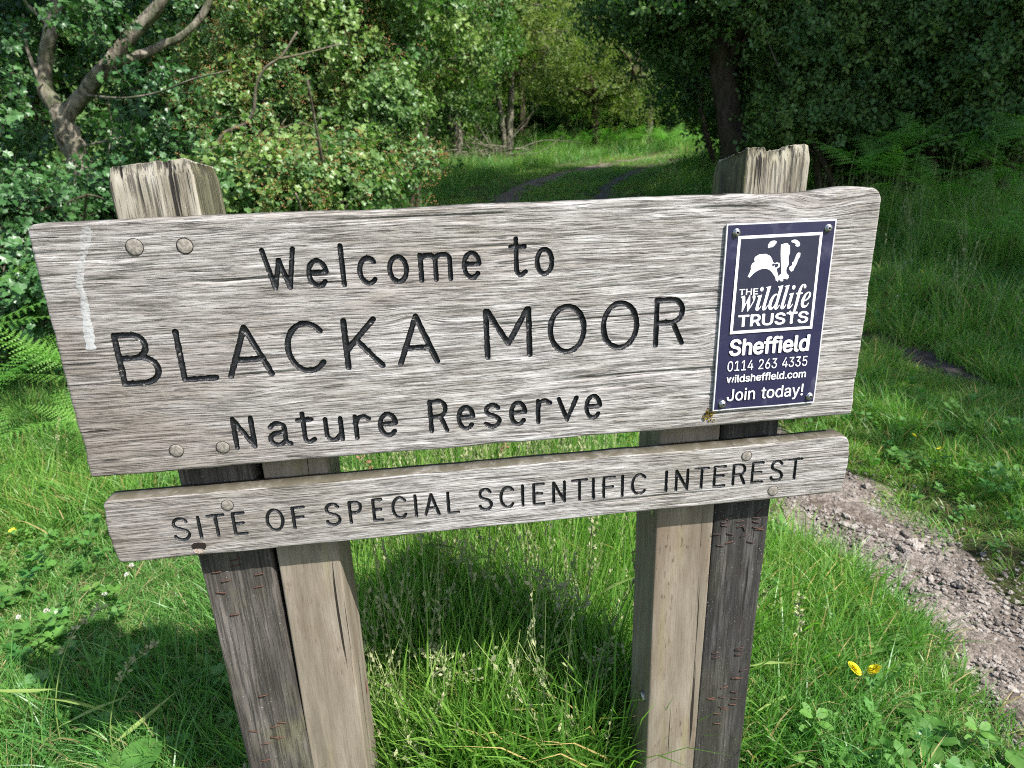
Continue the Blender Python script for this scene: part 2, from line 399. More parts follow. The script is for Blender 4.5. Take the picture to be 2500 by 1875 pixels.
# positions of the carved letters on the boards, in metres
LETTERS = {
    'r1': {"pb": [0.00089, 1.03703], "pc": [0.00238, 1.08137], "xh": 1.0662698626887634, "l": [["W", -0.2589, -0.225], ["e", -0.2103, -0.1905], ["l", -0.1716, -0.1716], ["c", -0.1522, -0.1342], ["o", -0.1177, -0.0982], ["m", -0.0812, -0.0468], ["e", -0.0301, -0.0118], ["t", 0.0267, 0.0436], ["o", 0.0581, 0.0762]]},
    'r2': {"pb": [0.00576, 0.93622], "pc": [0.00454, 0.9943], "xh": 0, "l": [["B", -0.4361, -0.3959], ["L", -0.3688, -0.3334], ["A", -0.3161, -0.2686], ["C", -0.2458, -0.2056], ["K", -0.1778, -0.1369], ["A", -0.1146, -0.0698], ["M", -0.0069, 0.0462], ["O", 0.0732, 0.1162], ["O", 0.1414, 0.1846], ["R", 0.2106, 0.2457]]},
    'r3': {"pb": [0.00522, 0.84292], "pc": [0.01249, 0.88396], "xh": 0.8688689591167297, "l": [["N", -0.3237, -0.3024], ["a", -0.2824, -0.2592], ["t", -0.2469, -0.2297], ["u", -0.2139, -0.1955], ["r", -0.1773, -0.1605], ["e", -0.1472, -0.1277], ["R", -0.0833, -0.0635], ["e", -0.0476, -0.0292], ["s", -0.0133, 0.0046], ["e", 0.0203, 0.0385], ["r", 0.0556, 0.0715], ["v", 0.083, 0.1064], ["e", 0.1199, 0.138]]},
    'r4': {"pb": [0.0047, 0.72277], "pc": [0.00497, 0.75277], "xh": 0, "l": [["S", -0.4184, -0.4012], ["I", -0.3873, -0.3873], ["T", -0.3758, -0.3564], ["E", -0.3447, -0.3313], ["O", -0.3032, -0.2839], ["F", -0.2701, -0.256], ["S", -0.2279, -0.2118], ["P", -0.1977, -0.1835], ["E", -0.1672, -0.1565], ["C", -0.142, -0.1255], ["I", -0.112, -0.112], ["A", -0.0998, -0.082], ["L", -0.0688, -0.056], ["S", -0.0264, -0.0111], ["C", 0.0022, 0.0188], ["I", 0.032, 0.032], ["E", 0.0473, 0.0605], ["N", 0.0746, 0.0896], ["T", 0.1007, 0.1205], ["I", 0.13, 0.13], ["F", 0.1448, 0.1595], ["I", 0.1711, 0.1711], ["C", 0.1853, 0.2033], ["I", 0.2339, 0.2339], ["N", 0.2485, 0.2647], ["T", 0.276, 0.2946], ["E", 0.3042, 0.3194], ["R", 0.3321, 0.349], ["E", 0.3603, 0.3755], ["S", 0.3887, 0.4049], ["T", 0.4145, 0.4339]]},
}
# outlines of the plate lettering
SANS = {
    'S': [447, [[[263, -9, 224, -9, 187, -9], [155, -3, 128, 9, 100, 21], [79, 38, 64, 60, 49, 82], [40, 107, 38, 137, 60, 137], [82, 137, 104, 137, 106, 117], [112, 101, 123, 88, 134, 75], [149, 65, 166, 59, 184, 52], [203, 49, 224, 49, 247, 49], [268, 53, 286, 60, 304, 68], [319, 78, 329, 92, 340, 105], [346, 121, 346, 139, 346, 155], [341, 169, 332, 179, 323, 189], [311, 198, 296, 205, 281, 211], [264, 217, 245, 222, 224, 228], [204, 234, 184, 239, 142, 251], [109, 268, 86, 289, 63, 311], [52, 339, 52, 372, 52, 401], [60, 426, 75, 448, 90, 469], [111, 486, 138, 498, 164, 510], [194, 516, 227, 516, 261, 516], [290, 510, 316, 498, 342, 486], [362, 469, 377, 449, 392, 428], [400, 404, 401, 378, 380, 378], [358, 378, 337, 378, 335, 403], [323, 423, 302, 437, 281, 451], [256, 459, 225, 459, 203, 459], [184, 455, 167, 448, 151, 441], [138, 431, 129, 418, 120, 406], [115, 391, 115, 376, 115, 358], [120, 344, 131, 334, 142, 323], [154, 314, 169, 308, 184, 302], [199, 297, 212, 293, 230, 289], [247, 284, 264, 279, 279, 275], [295, 270, 312, 264, 328, 257], [344, 248, 359, 238, 373, 227], [385, 214, 395, 198, 404, 181], [408, 162, 408, 139, 408, 111], [401, 86, 386, 64, 372, 41], [351, 24, 323, 11, 296, -2]]]],
    'h': [410, [[[114, 249, 114, 227, 114, 151], [114, 76, 114, 0, 93, 0], [73, 0, 53, 0, 53, 170], [53, 339, 53, 509, 73, 509], [93, 509, 114, 509, 114, 435], [114, 361, 114, 287, 110, 287], [106, 287, 102, 287, 114, 322], [131, 347, 152, 362, 174, 377], [199, 384, 227, 384, 253, 384], [276, 379, 295, 369, 315, 358], [330, 342, 341, 321, 352, 299], [357, 273, 357, 240, 357, 160], [357, 80, 357, 0, 337, 0], [316, 0, 296, 0, 296, 78], [296, 157, 296, 235, 296, 265], [288, 288, 273, 304, 258, 321], [237, 329, 210, 329, 192, 329], [175, 325, 161, 317, 146, 309], [135, 298, 126, 283, 118, 267]]]],
    'e': [404, [[[238, -8, 212, -8, 175, -8], [143, 0, 117, 16, 90, 33], [70, 56, 56, 85, 41, 114], [34, 148, 34, 187, 34, 226], [41, 260, 55, 290, 69, 319], [89, 343, 115, 359, 141, 376], [171, 384, 205, 384, 226, 384], [246, 381, 266, 374, 285, 367], [303, 356, 319, 341, 335, 326], [348, 306, 357, 282, 366, 258], [371, 228, 371, 194, 371, 186], [371, 178, 371, 169, 272, 169], [174, 169, 75, 169, 75, 187], [75, 204, 75, 221, 163, 221], [250, 221, 338, 221, 329, 215], [319, 208, 310, 202, 310, 227], [306, 249, 298, 269, 290, 288], [278, 303, 263, 314, 247, 325], [228, 330, 205, 330, 182, 330], [163, 325, 146, 313, 130, 302], [118, 288, 109, 270, 100, 251], [96, 232, 96, 211, 96, 200], [96, 189, 96, 178, 96, 150], [101, 126, 110, 106, 120, 87], [134, 72, 151, 61, 168, 51], [189, 46, 212, 46, 228, 46], [241, 48, 254, 53, 266, 57], [277, 64, 285, 73, 294, 82], [301, 93, 306, 105, 325, 101], [345, 96, 365, 91, 359, 71], [349, 54, 335, 39, 321, 24], [303, 13, 283, 4, 262, -4]]]],
    'f': [254, [[[154, 379, 228, 379, 228, 362], [228, 344, 228, 327, 154, 327], [80, 327, 6, 327, 6, 344], [6, 362, 6, 379, 80, 379]], [[101, 0, 81, 0, 81, 144], [81, 288, 81, 432, 81, 453], [86, 471, 96, 486, 106, 500], [119, 511, 135, 519, 152, 526], [169, 530, 187, 530, 201, 530], [213, 529, 222, 527, 232, 525], [238, 523, 243, 521, 238, 503], [233, 486, 227, 468, 224, 470], [220, 471, 215, 472, 210, 473], [203, 474, 195, 474, 176, 474], [163, 469, 154, 460, 146, 451], [142, 437, 142, 419, 142, 279], [142, 140, 142, 0, 121, 0]]]],
    'i': [167, [[[73, 0, 53, 0, 53, 126], [53, 253, 53, 379, 73, 379], [93, 379, 114, 379, 114, 253], [114, 126, 114, 0, 93, 0]], [[95, 443, 84, 443, 72, 443], [62, 447, 54, 455, 45, 462], [41, 472, 41, 483, 41, 494], [45, 504, 54, 512, 62, 520], [72, 524, 84, 524, 95, 524], [106, 520, 114, 512, 122, 504], [126, 494, 126, 483, 126, 472], [122, 462, 114, 455, 106, 447]]]],
    'l': [189, [[[147, -2, 139, -2, 110, -2], [88, 5, 74, 20, 60, 35], [53, 57, 53, 84, 53, 226], [53, 367, 53, 509, 73, 509], [93, 509, 114, 509, 114, 372], [114, 235, 114, 99, 114, 81], [116, 69, 120, 62, 125, 55], [133, 52, 146, 52, 152, 52], [157, 52, 160, 53, 164, 53], [167, 54, 170, 54, 173, 37], [177, 20, 181, 3, 175, 1], [169, 0, 162, -1, 154, -2]]]],
    'd': [424, [[[219, -8, 195, -8, 164, -8], [136, 0, 111, 16, 87, 32], [68, 55, 55, 84, 41, 114], [34, 149, 34, 189, 34, 229], [41, 263, 55, 293, 69, 322], [88, 345, 112, 361, 136, 376], [164, 384, 196, 384, 219, 384], [238, 381, 253, 373, 268, 365], [279, 356, 287, 346, 296, 336], [302, 327, 306, 319, 308, 319], [309, 319, 311, 319, 311, 382], [311, 446, 311, 509, 331, 509], [351, 509, 372, 509, 372, 339], [372, 170, 372, 0, 352, 0], [332, 0, 313, 0, 313, 20], [313, 39, 313, 59, 311, 59], [309, 59, 307, 59, 302, 51], [295, 42, 287, 31, 278, 21], [267, 12, 252, 4, 238, -4]], [[181, 47, 205, 47, 227, 47], [247, 53, 263, 65, 279, 77], [291, 94, 299, 115, 308, 136], [312, 161, 312, 189, 312, 217], [308, 242, 300, 263, 292, 284], [279, 300, 263, 312, 247, 324], [228, 330, 205, 330, 181, 330], [161, 324, 145, 311, 129, 299], [116, 282, 108, 261, 100, 240], [96, 216, 96, 189, 96, 162], [100, 138, 109, 117, 117, 95], [129, 78, 145, 66, 161, 53]]]],
    '0': [453, [[[264, -7, 227, -7, 189, -7], [157, 3, 130, 24, 103, 45], [83, 74, 69, 113, 55, 152], [48, 199, 48, 254, 48, 309], [55, 356, 69, 395, 83, 434], [104, 464, 130, 484, 157, 505], [189, 516, 227, 516, 264, 516], [296, 505, 323, 484, 350, 464], [370, 434, 384, 395, 398, 356], [405, 309, 405, 254, 405, 199], [398, 152, 384, 113, 370, 74], [350, 45, 323, 24, 297, 3]], [[202, 50, 227, 50, 252, 50], [273, 58, 290, 74, 308, 90], [321, 113, 330, 144, 339, 174], [344, 211, 344, 254, 344, 297], [339, 334, 330, 365, 321, 395], [308, 419, 290, 435, 273, 451], [252, 460, 227, 460, 202, 460], [180, 451, 163, 435, 146, 419], [132, 395, 123, 365, 114, 334], [109, 297, 109, 254, 109, 211], [114, 174, 123, 144, 132, 113], [146, 90, 163, 74, 180, 58]]]],
    '1': [453, [[[181, 0, 76, 0, 76, 18], [76, 36, 76, 55, 181, 55], [286, 55, 391, 55, 391, 36], [391, 18, 391, 0, 286, 0]], [[250, 509, 276, 509, 276, 339], [276, 170, 276, 0, 255, 0], [234, 0, 212, 0, 212, 149], [212, 299, 212, 448, 211, 448], [210, 448, 209, 448, 168, 418], [127, 388, 86, 358, 86, 381], [86, 404, 86, 427, 123, 454], [161, 481, 198, 509, 224, 509]]]],
    '4': [453, [[[164, 105, 40, 105, 40, 123], [40, 141, 40, 158, 109, 275], [178, 392, 247, 509, 268, 509], [289, 509, 311, 509, 243, 394], [176, 280, 109, 166, 109, 165], [109, 164, 109, 163, 210, 163], [312, 163, 413, 163, 413, 144], [413, 125, 413, 105, 289, 105]], [[302, 0, 282, 0, 282, 40], [282, 81, 282, 121, 282, 130], [282, 138, 282, 146, 282, 203], [282, 260, 282, 318, 302, 318], [322, 318, 343, 318, 343, 212], [343, 106, 343, 0, 322, 0]]]],
    '2': [453, [[[172, 0, 64, 0, 64, 16], [64, 32, 64, 47, 121, 108], [177, 168, 234, 229, 254, 249], [270, 267, 282, 282, 295, 298], [304, 313, 311, 327, 317, 341], [320, 356, 320, 371, 320, 390], [316, 405, 308, 419, 299, 432], [288, 442, 273, 449, 259, 456], [242, 460, 224, 460, 204, 460], [187, 456, 172, 447, 158, 439], [147, 428, 139, 413, 131, 399], [127, 382, 127, 362, 107, 362], [86, 362, 66, 362, 66, 392], [72, 419, 86, 442, 100, 465], [119, 483, 143, 496, 167, 509], [194, 516, 225, 516, 255, 516], [282, 509, 306, 497, 329, 484], [348, 467, 361, 445, 374, 424], [381, 399, 381, 372, 381, 354], [378, 335, 371, 318, 364, 300], [353, 280, 336, 259, 319, 237], [296, 211, 267, 180, 229, 140], [191, 100, 153, 60, 153, 59], [153, 58, 153, 57, 231, 57], [310, 57, 389, 57, 389, 38], [389, 19, 389, 0, 281, 0]]]],
    '6': [453, [[[258, -7, 226, -7, 195, -7], [167, 0, 142, 15, 118, 29], [98, 49, 84, 74, 71, 100], [64, 129, 64, 162, 64, 186], [69, 212, 80, 239, 91, 266], [110, 300, 137, 340, 176, 396], [214, 453, 252, 509, 276, 509], [299, 509, 322, 509, 265, 426], [208, 344, 151, 261, 149, 261], [147, 261, 145, 261, 150, 271], [157, 280, 165, 288, 174, 296], [184, 302, 196, 307, 207, 312], [221, 314, 235, 314, 266, 314], [293, 308, 316, 295, 339, 282], [357, 263, 370, 240, 382, 216], [389, 189, 389, 157, 389, 125], [382, 97, 368, 73, 354, 48], [334, 28, 310, 14, 286, 0]], [[207, 48, 226, 48, 246, 48], [264, 53, 279, 63, 294, 72], [306, 85, 314, 101, 323, 118], [327, 136, 327, 157, 327, 178], [323, 197, 314, 213, 306, 230], [294, 242, 279, 251, 264, 261], [246, 265, 226, 265, 207, 265], [189, 261, 174, 252, 159, 243], [147, 230, 138, 214, 129, 198], [125, 179, 125, 158, 125, 137], [129, 118, 138, 102, 147, 85], [159, 72, 174, 63, 189, 53]]]],
    '3': [453, [[[252, -7, 218, -7, 187, -7], [158, -1, 133, 10, 107, 21], [86, 37, 70, 57, 54, 78], [46, 103, 44, 132, 66, 132], [87, 132, 109, 132, 111, 114], [117, 99, 126, 87, 136, 75], [149, 65, 165, 59, 181, 53], [199, 50, 219, 50, 239, 50], [258, 53, 275, 61, 292, 68], [305, 79, 315, 93, 324, 107], [329, 124, 329, 145, 329, 163], [325, 181, 316, 196, 307, 212], [293, 224, 275, 234, 256, 243], [231, 248, 201, 248, 186, 248], [172, 248, 157, 248, 157, 265], [157, 282, 157, 299, 200, 349], [244, 399, 288, 448, 288, 450], [288, 451, 288, 452, 215, 452], [142, 452, 70, 452, 70, 471], [70, 490, 70, 509, 171, 509], [272, 509, 372, 509, 372, 493], [372, 477, 372, 461, 319, 400], [265, 339, 211, 278, 211, 282], [211, 285, 211, 289, 249, 293], [281, 288, 308, 276, 335, 263], [356, 246, 371, 222, 386, 199], [393, 173, 393, 145, 393, 115], [385, 89, 370, 66, 355, 43], [335, 25, 309, 12, 282, 0]]]],
    '5': [453, [[[254, -7, 221, -7, 191, -7], [164, -1, 140, 11, 116, 23], [97, 39, 83, 60, 69, 81], [61, 104, 60, 130, 81, 130], [101, 130, 122, 130, 124, 115], [129, 101, 138, 89, 147, 77], [159, 67, 173, 60, 188, 53], [204, 50, 221, 50, 242, 50], [260, 55, 276, 64, 292, 74], [305, 87, 314, 104, 323, 121], [328, 141, 328, 162, 328, 184], [323, 204, 314, 221, 304, 238], [291, 252, 275, 262, 258, 272], [239, 277, 218, 277, 201, 277], [184, 274, 167, 268, 151, 263], [138, 255, 128, 246, 108, 248], [88, 250, 67, 253, 77, 338], [86, 423, 96, 509, 186, 509], [276, 509, 366, 509, 366, 490], [366, 471, 366, 452, 294, 452], [222, 452, 151, 452, 145, 402], [139, 352, 134, 301, 135, 301], [135, 301, 136, 301, 147, 311], [161, 319, 178, 325, 194, 331], [211, 334, 229, 334, 253, 334], [274, 329, 294, 321, 313, 313], [331, 301, 345, 285, 359, 270], [371, 252, 379, 231, 387, 210], [391, 188, 391, 163, 391, 130], [384, 101, 369, 76, 354, 50], [334, 30, 309, 15, 283, 1]]]],
    'T': [449, [[[85, 452, 32, 452, 32, 471], [32, 490, 32, 509, 160, 509], [288, 509, 417, 509, 417, 490], [417, 471, 417, 452, 363, 452], [310, 452, 257, 452, 257, 301], [257, 151, 257, 0, 235, 0], [214, 0, 193, 0, 193, 151], [193, 301, 193, 452, 139, 452]]]],
    'H': [517, [[[82, 0, 60, 0, 60, 170], [60, 339, 60, 509, 82, 509], [103, 509, 125, 509, 125, 435], [125, 362, 125, 289, 214, 289], [303, 289, 392, 289, 392, 362], [392, 435, 392, 509, 414, 509], [435, 509, 457, 509, 457, 339], [457, 170, 457, 0, 435, 0], [414, 0, 392, 0, 392, 77], [392, 155, 392, 232, 303, 232], [214, 232, 125, 232, 125, 155], [125, 77, 125, 0, 103, 0]]]],
    'E': [419, [[[165, 0, 60, 0, 60, 170], [60, 339, 60, 509, 164, 509], [268, 509, 372, 509, 372, 490], [372, 471, 372, 452, 290, 452], [207, 452, 125, 452, 125, 396], [125, 341, 125, 286, 202, 286], [278, 286, 355, 286, 355, 267], [355, 248, 355, 229, 278, 229], [202, 229, 125, 229, 125, 172], [125, 114, 125, 57, 208, 57], [292, 57, 375, 57, 375, 38], [375, 19, 375, 0, 270, 0]]]],
    'R': [449, [[[82, 0, 60, 0, 60, 170], [60, 339, 60, 509, 119, 509], [177, 509, 236, 509, 275, 509], [307, 502, 333, 489, 359, 475], [378, 457, 390, 433, 403, 410], [409, 382, 409, 352, 409, 321], [403, 295, 390, 271, 378, 248], [359, 230, 333, 217, 307, 204], [275, 198, 236, 198, 189, 198], [143, 198, 96, 198, 96, 217], [96, 236, 96, 255, 142, 255], [188, 255, 234, 255, 260, 255], [281, 259, 298, 267, 314, 275], [326, 286, 334, 300, 341, 315], [345, 332, 345, 352, 345, 372], [341, 390, 334, 405, 326, 420], [314, 431, 298, 440, 281, 448], [259, 452, 233, 452, 197, 452], [161, 452, 125, 452, 125, 301], [125, 151, 125, 0, 103, 0]], [[378, 0, 353, 0, 312, 76], [271, 153, 230, 229, 254, 229], [279, 229, 303, 229, 344, 153], [386, 76, 428, 0, 403, 0]]]],
    'U': [517, [[[299, -8, 259, -8, 219, -8], [184, 0, 154, 15, 124, 31], [101, 53, 85, 80, 68, 107], [60, 138, 60, 173, 60, 285], [60, 397, 60, 509, 81, 509], [103, 509, 124, 509, 124, 399], [124, 288, 124, 178, 124, 154], [130, 132, 141, 113, 152, 94], [167, 79, 187, 68, 207, 57], [231, 52, 259, 52, 287, 52], [311, 57, 331, 68, 351, 79], [366, 94, 377, 113, 387, 132], [393, 154, 393, 178, 393, 288], [393, 399, 393, 509, 414, 509], [436, 509, 457, 509, 457, 397], [457, 285, 457, 173, 457, 138], [449, 107, 433, 80, 416, 53], [393, 31, 363, 15, 334, 0]]]],
    'J': [396, [[[230, -7, 185, -7, 140, -7], [104, 6, 75, 33, 47, 59], [33, 97, 33, 145, 33, 155], [33, 164, 33, 173, 55, 173], [76, 173, 98, 173, 98, 164], [98, 155, 98, 145, 98, 114], [106, 91, 122, 74, 137, 58], [159, 50, 185, 50, 211, 50], [232, 58, 248, 74, 264, 91], [272, 114, 272, 145, 272, 267], [272, 388, 272, 509, 293, 509], [315, 509, 336, 509, 336, 388], [336, 267, 336, 145, 336, 97], [322, 59, 294, 33, 266, 6]]]],
    'o': [415, [[[242, -8, 207, -8, 173, -8], [143, 0, 117, 16, 91, 33], [71, 56, 56, 85, 41, 114], [34, 149, 34, 187, 34, 227], [41, 262, 56, 291, 71, 321], [91, 343, 117, 360, 143, 376], [173, 384, 207, 384, 242, 384], [273, 376, 299, 360, 325, 343], [345, 321, 359, 291, 374, 262], [381, 227, 381, 187, 381, 149], [374, 114, 359, 85, 345, 56], [325, 33, 299, 16, 273, 0]], [[182, 46, 207, 46, 233, 46], [254, 53, 270, 66, 287, 79], [299, 96, 307, 117, 315, 139], [319, 162, 319, 187, 319, 213], [315, 236, 307, 258, 299, 280], [287, 297, 270, 310, 254, 323], [233, 330, 207, 330, 182, 330], [161, 323, 145, 310, 129, 297], [116, 280, 108, 258, 100, 237], [96, 213, 96, 187, 96, 162], [100, 139, 108, 117, 116, 96], [129, 79, 145, 66, 161, 53]]]],
    'n': [410, [[[114, 249, 114, 227, 114, 151], [114, 76, 114, 0, 93, 0], [73, 0, 53, 0, 53, 126], [53, 253, 53, 379, 72, 379], [92, 379, 112, 379, 112, 349], [112, 318, 112, 287, 109, 287], [106, 287, 102, 287, 114, 322], [131, 347, 152, 362, 174, 377], [199, 384, 227, 384, 253, 384], [276, 379, 295, 369, 314, 358], [330, 342, 341, 321, 352, 299], [357, 273, 357, 240, 357, 160], [357, 80, 357, 0, 337, 0], [316, 0, 296, 0, 296, 78], [296, 157, 296, 235, 296, 265], [288, 288, 273, 304, 258, 321], [237, 329, 210, 329, 192, 329], [175, 325, 161, 317, 146, 309], [135, 298, 126, 283, 118, 267]]]],
    't': [227, [[[138, 379, 204, 379, 204, 362], [204, 344, 204, 327, 138, 327], [72, 327, 6, 327, 6, 344], [6, 362, 6, 379, 72, 379]], [[65, 345, 65, 471, 85, 471], [106, 471, 126, 471, 126, 347], [126, 222, 126, 98, 126, 81], [129, 69, 136, 61, 143, 54], [154, 50, 170, 50, 174, 50], [179, 50, 185, 51, 191, 52], [197, 53, 202, 54, 206, 36], [209, 19, 213, 2, 207, 0], [200, -2, 192, -3, 184, -4], [176, -4, 168, -4, 136, -4], [110, 4, 92, 21, 74, 38], [65, 62, 65, 93, 65, 219]]]],
    'a': [389, [[[182, -9, 160, -9, 136, -9], [114, -4, 94, 5, 75, 14], [59, 27, 48, 45, 36, 62], [30, 83, 30, 108, 30, 130], [35, 147, 43, 161, 52, 175], [63, 185, 78, 193, 92, 201], [108, 207, 125, 211, 143, 215], [160, 218, 178, 220, 201, 223], [219, 225, 234, 227, 248, 228], [258, 231, 265, 235, 272, 239], [276, 245, 276, 255, 276, 255], [276, 256, 276, 257, 276, 272], [273, 286, 267, 297, 261, 308], [252, 316, 240, 322, 228, 328], [213, 331, 196, 331, 178, 331], [162, 328, 149, 322, 136, 317], [126, 309, 118, 301, 110, 292], [104, 283, 100, 274, 80, 280], [61, 285, 41, 291, 50, 314], [62, 332, 79, 346, 95, 360], [113, 369, 133, 375, 153, 381], [173, 384, 194, 384, 208, 384], [223, 383, 239, 379, 255, 376], [271, 370, 286, 360, 301, 351], [313, 338, 322, 320, 332, 303], [337, 280, 337, 251, 337, 168], [337, 84, 337, 0, 317, 0], [297, 0, 277, 0, 277, 17], [277, 35, 277, 52, 275, 52], [274, 52, 272, 52, 268, 43], [261, 34, 252, 25, 243, 15], [230, 7, 215, 1, 200, -5]], [[155, 45, 170, 45, 193, 45], [212, 50, 228, 59, 243, 68], [255, 79, 263, 93, 271, 107], [276, 122, 276, 138, 276, 155], [276, 173, 276, 190, 273, 187], [268, 184, 259, 182, 251, 180], [242, 178, 231, 176, 221, 174], [210, 172, 200, 171, 190, 170], [182, 169, 175, 168, 161, 166], [147, 163, 134, 159, 121, 154], [111, 148, 103, 139, 96, 131], [92, 119, 92, 105, 92, 92], [95, 81, 102, 72, 109, 63], [118, 57, 130, 52, 142, 48]]]],
    'y': [389, [[[51, -140, 47, -139, 52, -121], [57, -103, 61, -86, 65, -86], [68, -87, 71, -87, 83, -90], [94, -91, 104, -89, 114, -87], [122, -82, 130, -74, 138, -66], [145, -53, 151, -36, 155, -24], [159, -13, 163, -1, 114, 126], [66, 252, 17, 379, 40, 379], [62, 379, 84, 379, 111, 305], [138, 230, 165, 155, 174, 132], [181, 109, 187, 87, 193, 64], [199, 42, 206, 21, 198, 21], [191, 21, 184, 21, 190, 42], [196, 64, 202, 87, 209, 110], [216, 132, 224, 155, 251, 230], [278, 305, 305, 379, 327, 379], [349, 379, 371, 379, 316, 234], [260, 88, 204, -58, 196, -78], [187, -94, 177, -107, 166, -120], [153, -129, 139, -136, 125, -142], [109, -145, 91, -145, 81, -145], [72, -144, 65, -143, 57, -142]]]],
    '!': [196, [[[87, 160, 67, 160, 66, 277], [65, 393, 63, 509, 86, 509], [109, 509, 132, 509, 131, 393], [129, 277, 128, 160, 108, 160]], [[111, -4, 98, -4, 85, -4], [75, 0, 66, 9, 57, 18], [52, 28, 52, 41, 52, 53], [57, 64, 66, 73, 75, 82], [85, 86, 98, 86, 111, 86], [121, 82, 130, 73, 139, 64], [143, 53, 143, 41, 143, 28], [139, 18, 130, 9, 121, 0]]]],
    'w': [567, [[[158, 0, 138, 0, 99, 126], [61, 253, 23, 379, 44, 379], [66, 379, 87, 379, 103, 324], [118, 269, 133, 214, 140, 191], [147, 165, 154, 137, 161, 108], [168, 76, 175, 41, 172, 41], [168, 41, 165, 41, 172, 75], [179, 106, 186, 135, 193, 163], [199, 190, 206, 214, 221, 269], [237, 324, 252, 379, 273, 379], [295, 379, 316, 379, 332, 324], [347, 269, 362, 214, 368, 190], [375, 164, 382, 136, 388, 107], [395, 76, 402, 41, 399, 41], [395, 41, 391, 41, 399, 75], [406, 107, 413, 135, 420, 164], [427, 190, 434, 214, 449, 269], [465, 324, 480, 379, 502, 379], [523, 379, 545, 379, 506, 253], [468, 126, 429, 0, 409, 0], [389, 0, 368, 0, 352, 57], [335, 114, 319, 172, 314, 189], [309, 207, 305, 225, 300, 243], [295, 261, 291, 280, 286, 299], [281, 318, 277, 338, 281, 338], [286, 338, 291, 338, 286, 319], [281, 299, 277, 280, 272, 261], [267, 243, 263, 225, 258, 206], [253, 189, 248, 172, 231, 114], [215, 57, 199, 0, 178, 0]]]],
    'c': [396, [[[226, -8, 207, -8, 173, -8], [143, 0, 117, 16, 91, 33], [71, 56, 56, 85, 41, 114], [34, 149, 34, 187, 34, 227], [41, 262, 56, 291, 71, 321], [91, 343, 117, 360, 143, 376], [173, 384, 207, 384, 226, 384], [243, 382, 260, 377, 276, 372], [292, 365, 305, 356, 319, 347], [330, 335, 340, 322, 350, 309], [357, 294, 362, 277, 342, 272], [322, 267, 303, 262, 300, 272], [296, 281, 290, 289, 285, 297], [278, 305, 270, 311, 262, 317], [253, 322, 242, 325, 232, 328], [220, 330, 207, 330, 182, 330], [161, 323, 145, 310, 129, 297], [116, 280, 108, 258, 100, 237], [96, 213, 96, 187, 96, 162], [100, 139, 108, 117, 116, 96], [129, 79, 145, 66, 161, 53], [182, 46, 207, 46, 220, 46], [232, 48, 243, 52, 253, 55], [263, 60, 271, 66, 279, 72], [286, 80, 292, 89, 297, 97], [301, 107, 304, 117, 324, 112], [343, 107, 363, 102, 358, 85], [351, 70, 341, 56, 332, 43], [320, 31, 306, 21, 293, 12], [277, 4, 261, -1, 244, -6]]]],
    'm': [610, [[[73, 0, 53, 0, 53, 126], [53, 253, 53, 379, 72, 379], [92, 379, 112, 379, 112, 351], [112, 323, 112, 295, 111, 295], [109, 295, 108, 295, 113, 316], [121, 332, 132, 346, 144, 359], [157, 369, 172, 376, 187, 383], [203, 386, 219, 386, 247, 386], [270, 378, 287, 361, 305, 344], [316, 322, 321, 295, 318, 295], [315, 295, 312, 295, 317, 313], [325, 329, 337, 343, 349, 357], [364, 367, 381, 375, 398, 382], [416, 386, 437, 386, 459, 386], [479, 381, 497, 372, 515, 362], [530, 348, 541, 328, 551, 309], [557, 285, 557, 255, 557, 170], [557, 85, 557, 0, 536, 0], [516, 0, 496, 0, 496, 85], [496, 169, 496, 254, 496, 281], [488, 301, 473, 313, 457, 325], [439, 330, 419, 330, 402, 330], [387, 327, 374, 320, 362, 313], [352, 303, 345, 290, 339, 278], [335, 263, 335, 247, 335, 165], [335, 82, 335, 0, 315, 0], [295, 0, 274, 0, 274, 87], [274, 173, 274, 260, 274, 281], [267, 298, 253, 311, 239, 324], [221, 330, 199, 330, 185, 330], [171, 327, 158, 320, 144, 313], [134, 303, 126, 289, 118, 276], [114, 258, 114, 238, 114, 159], [114, 79, 114, 0, 93, 0]]]],
    '.': [188, [[[108, -4, 95, -4, 83, -4], [72, 0, 63, 9, 54, 18], [50, 28, 50, 41, 50, 54], [54, 65, 63, 73, 72, 82], [83, 87, 95, 87, 108, 87], [119, 82, 128, 73, 137, 65], [141, 54, 141, 41, 141, 28], [137, 18, 128, 9, 119, 0]]]],
    's': [365, [[[211, -8, 182, -8, 156, -8], [133, -4, 112, 3, 92, 11], [75, 23, 62, 38, 49, 53], [40, 72, 36, 94, 55, 98], [74, 102, 94, 107, 99, 86], [109, 70, 124, 60, 139, 50], [158, 45, 181, 45, 208, 45], [229, 51, 244, 62, 260, 74], [268, 87, 268, 103, 268, 116], [263, 127, 254, 136, 245, 144], [231, 151, 212, 155, 191, 160], [170, 165, 149, 170, 115, 178], [89, 191, 72, 208, 55, 225], [47, 247, 47, 274, 47, 296], [53, 315, 65, 332, 77, 348], [94, 361, 115, 370, 136, 380], [160, 384, 187, 384, 213, 384], [235, 380, 254, 372, 272, 365], [287, 353, 299, 339, 310, 325], [319, 309, 324, 290, 305, 286], [287, 281, 268, 277, 263, 292], [255, 304, 243, 316, 230, 327], [212, 333, 187, 333, 165, 333], [146, 327, 131, 317, 116, 306], [109, 293, 109, 277, 109, 263], [114, 252, 124, 243, 134, 235], [150, 228, 172, 223, 191, 218], [210, 214, 229, 209, 264, 201], [290, 188, 306, 171, 323, 154], [331, 133, 331, 107, 331, 84], [325, 64, 312, 47, 300, 30], [282, 16, 260, 6, 237, -3]]]],
}
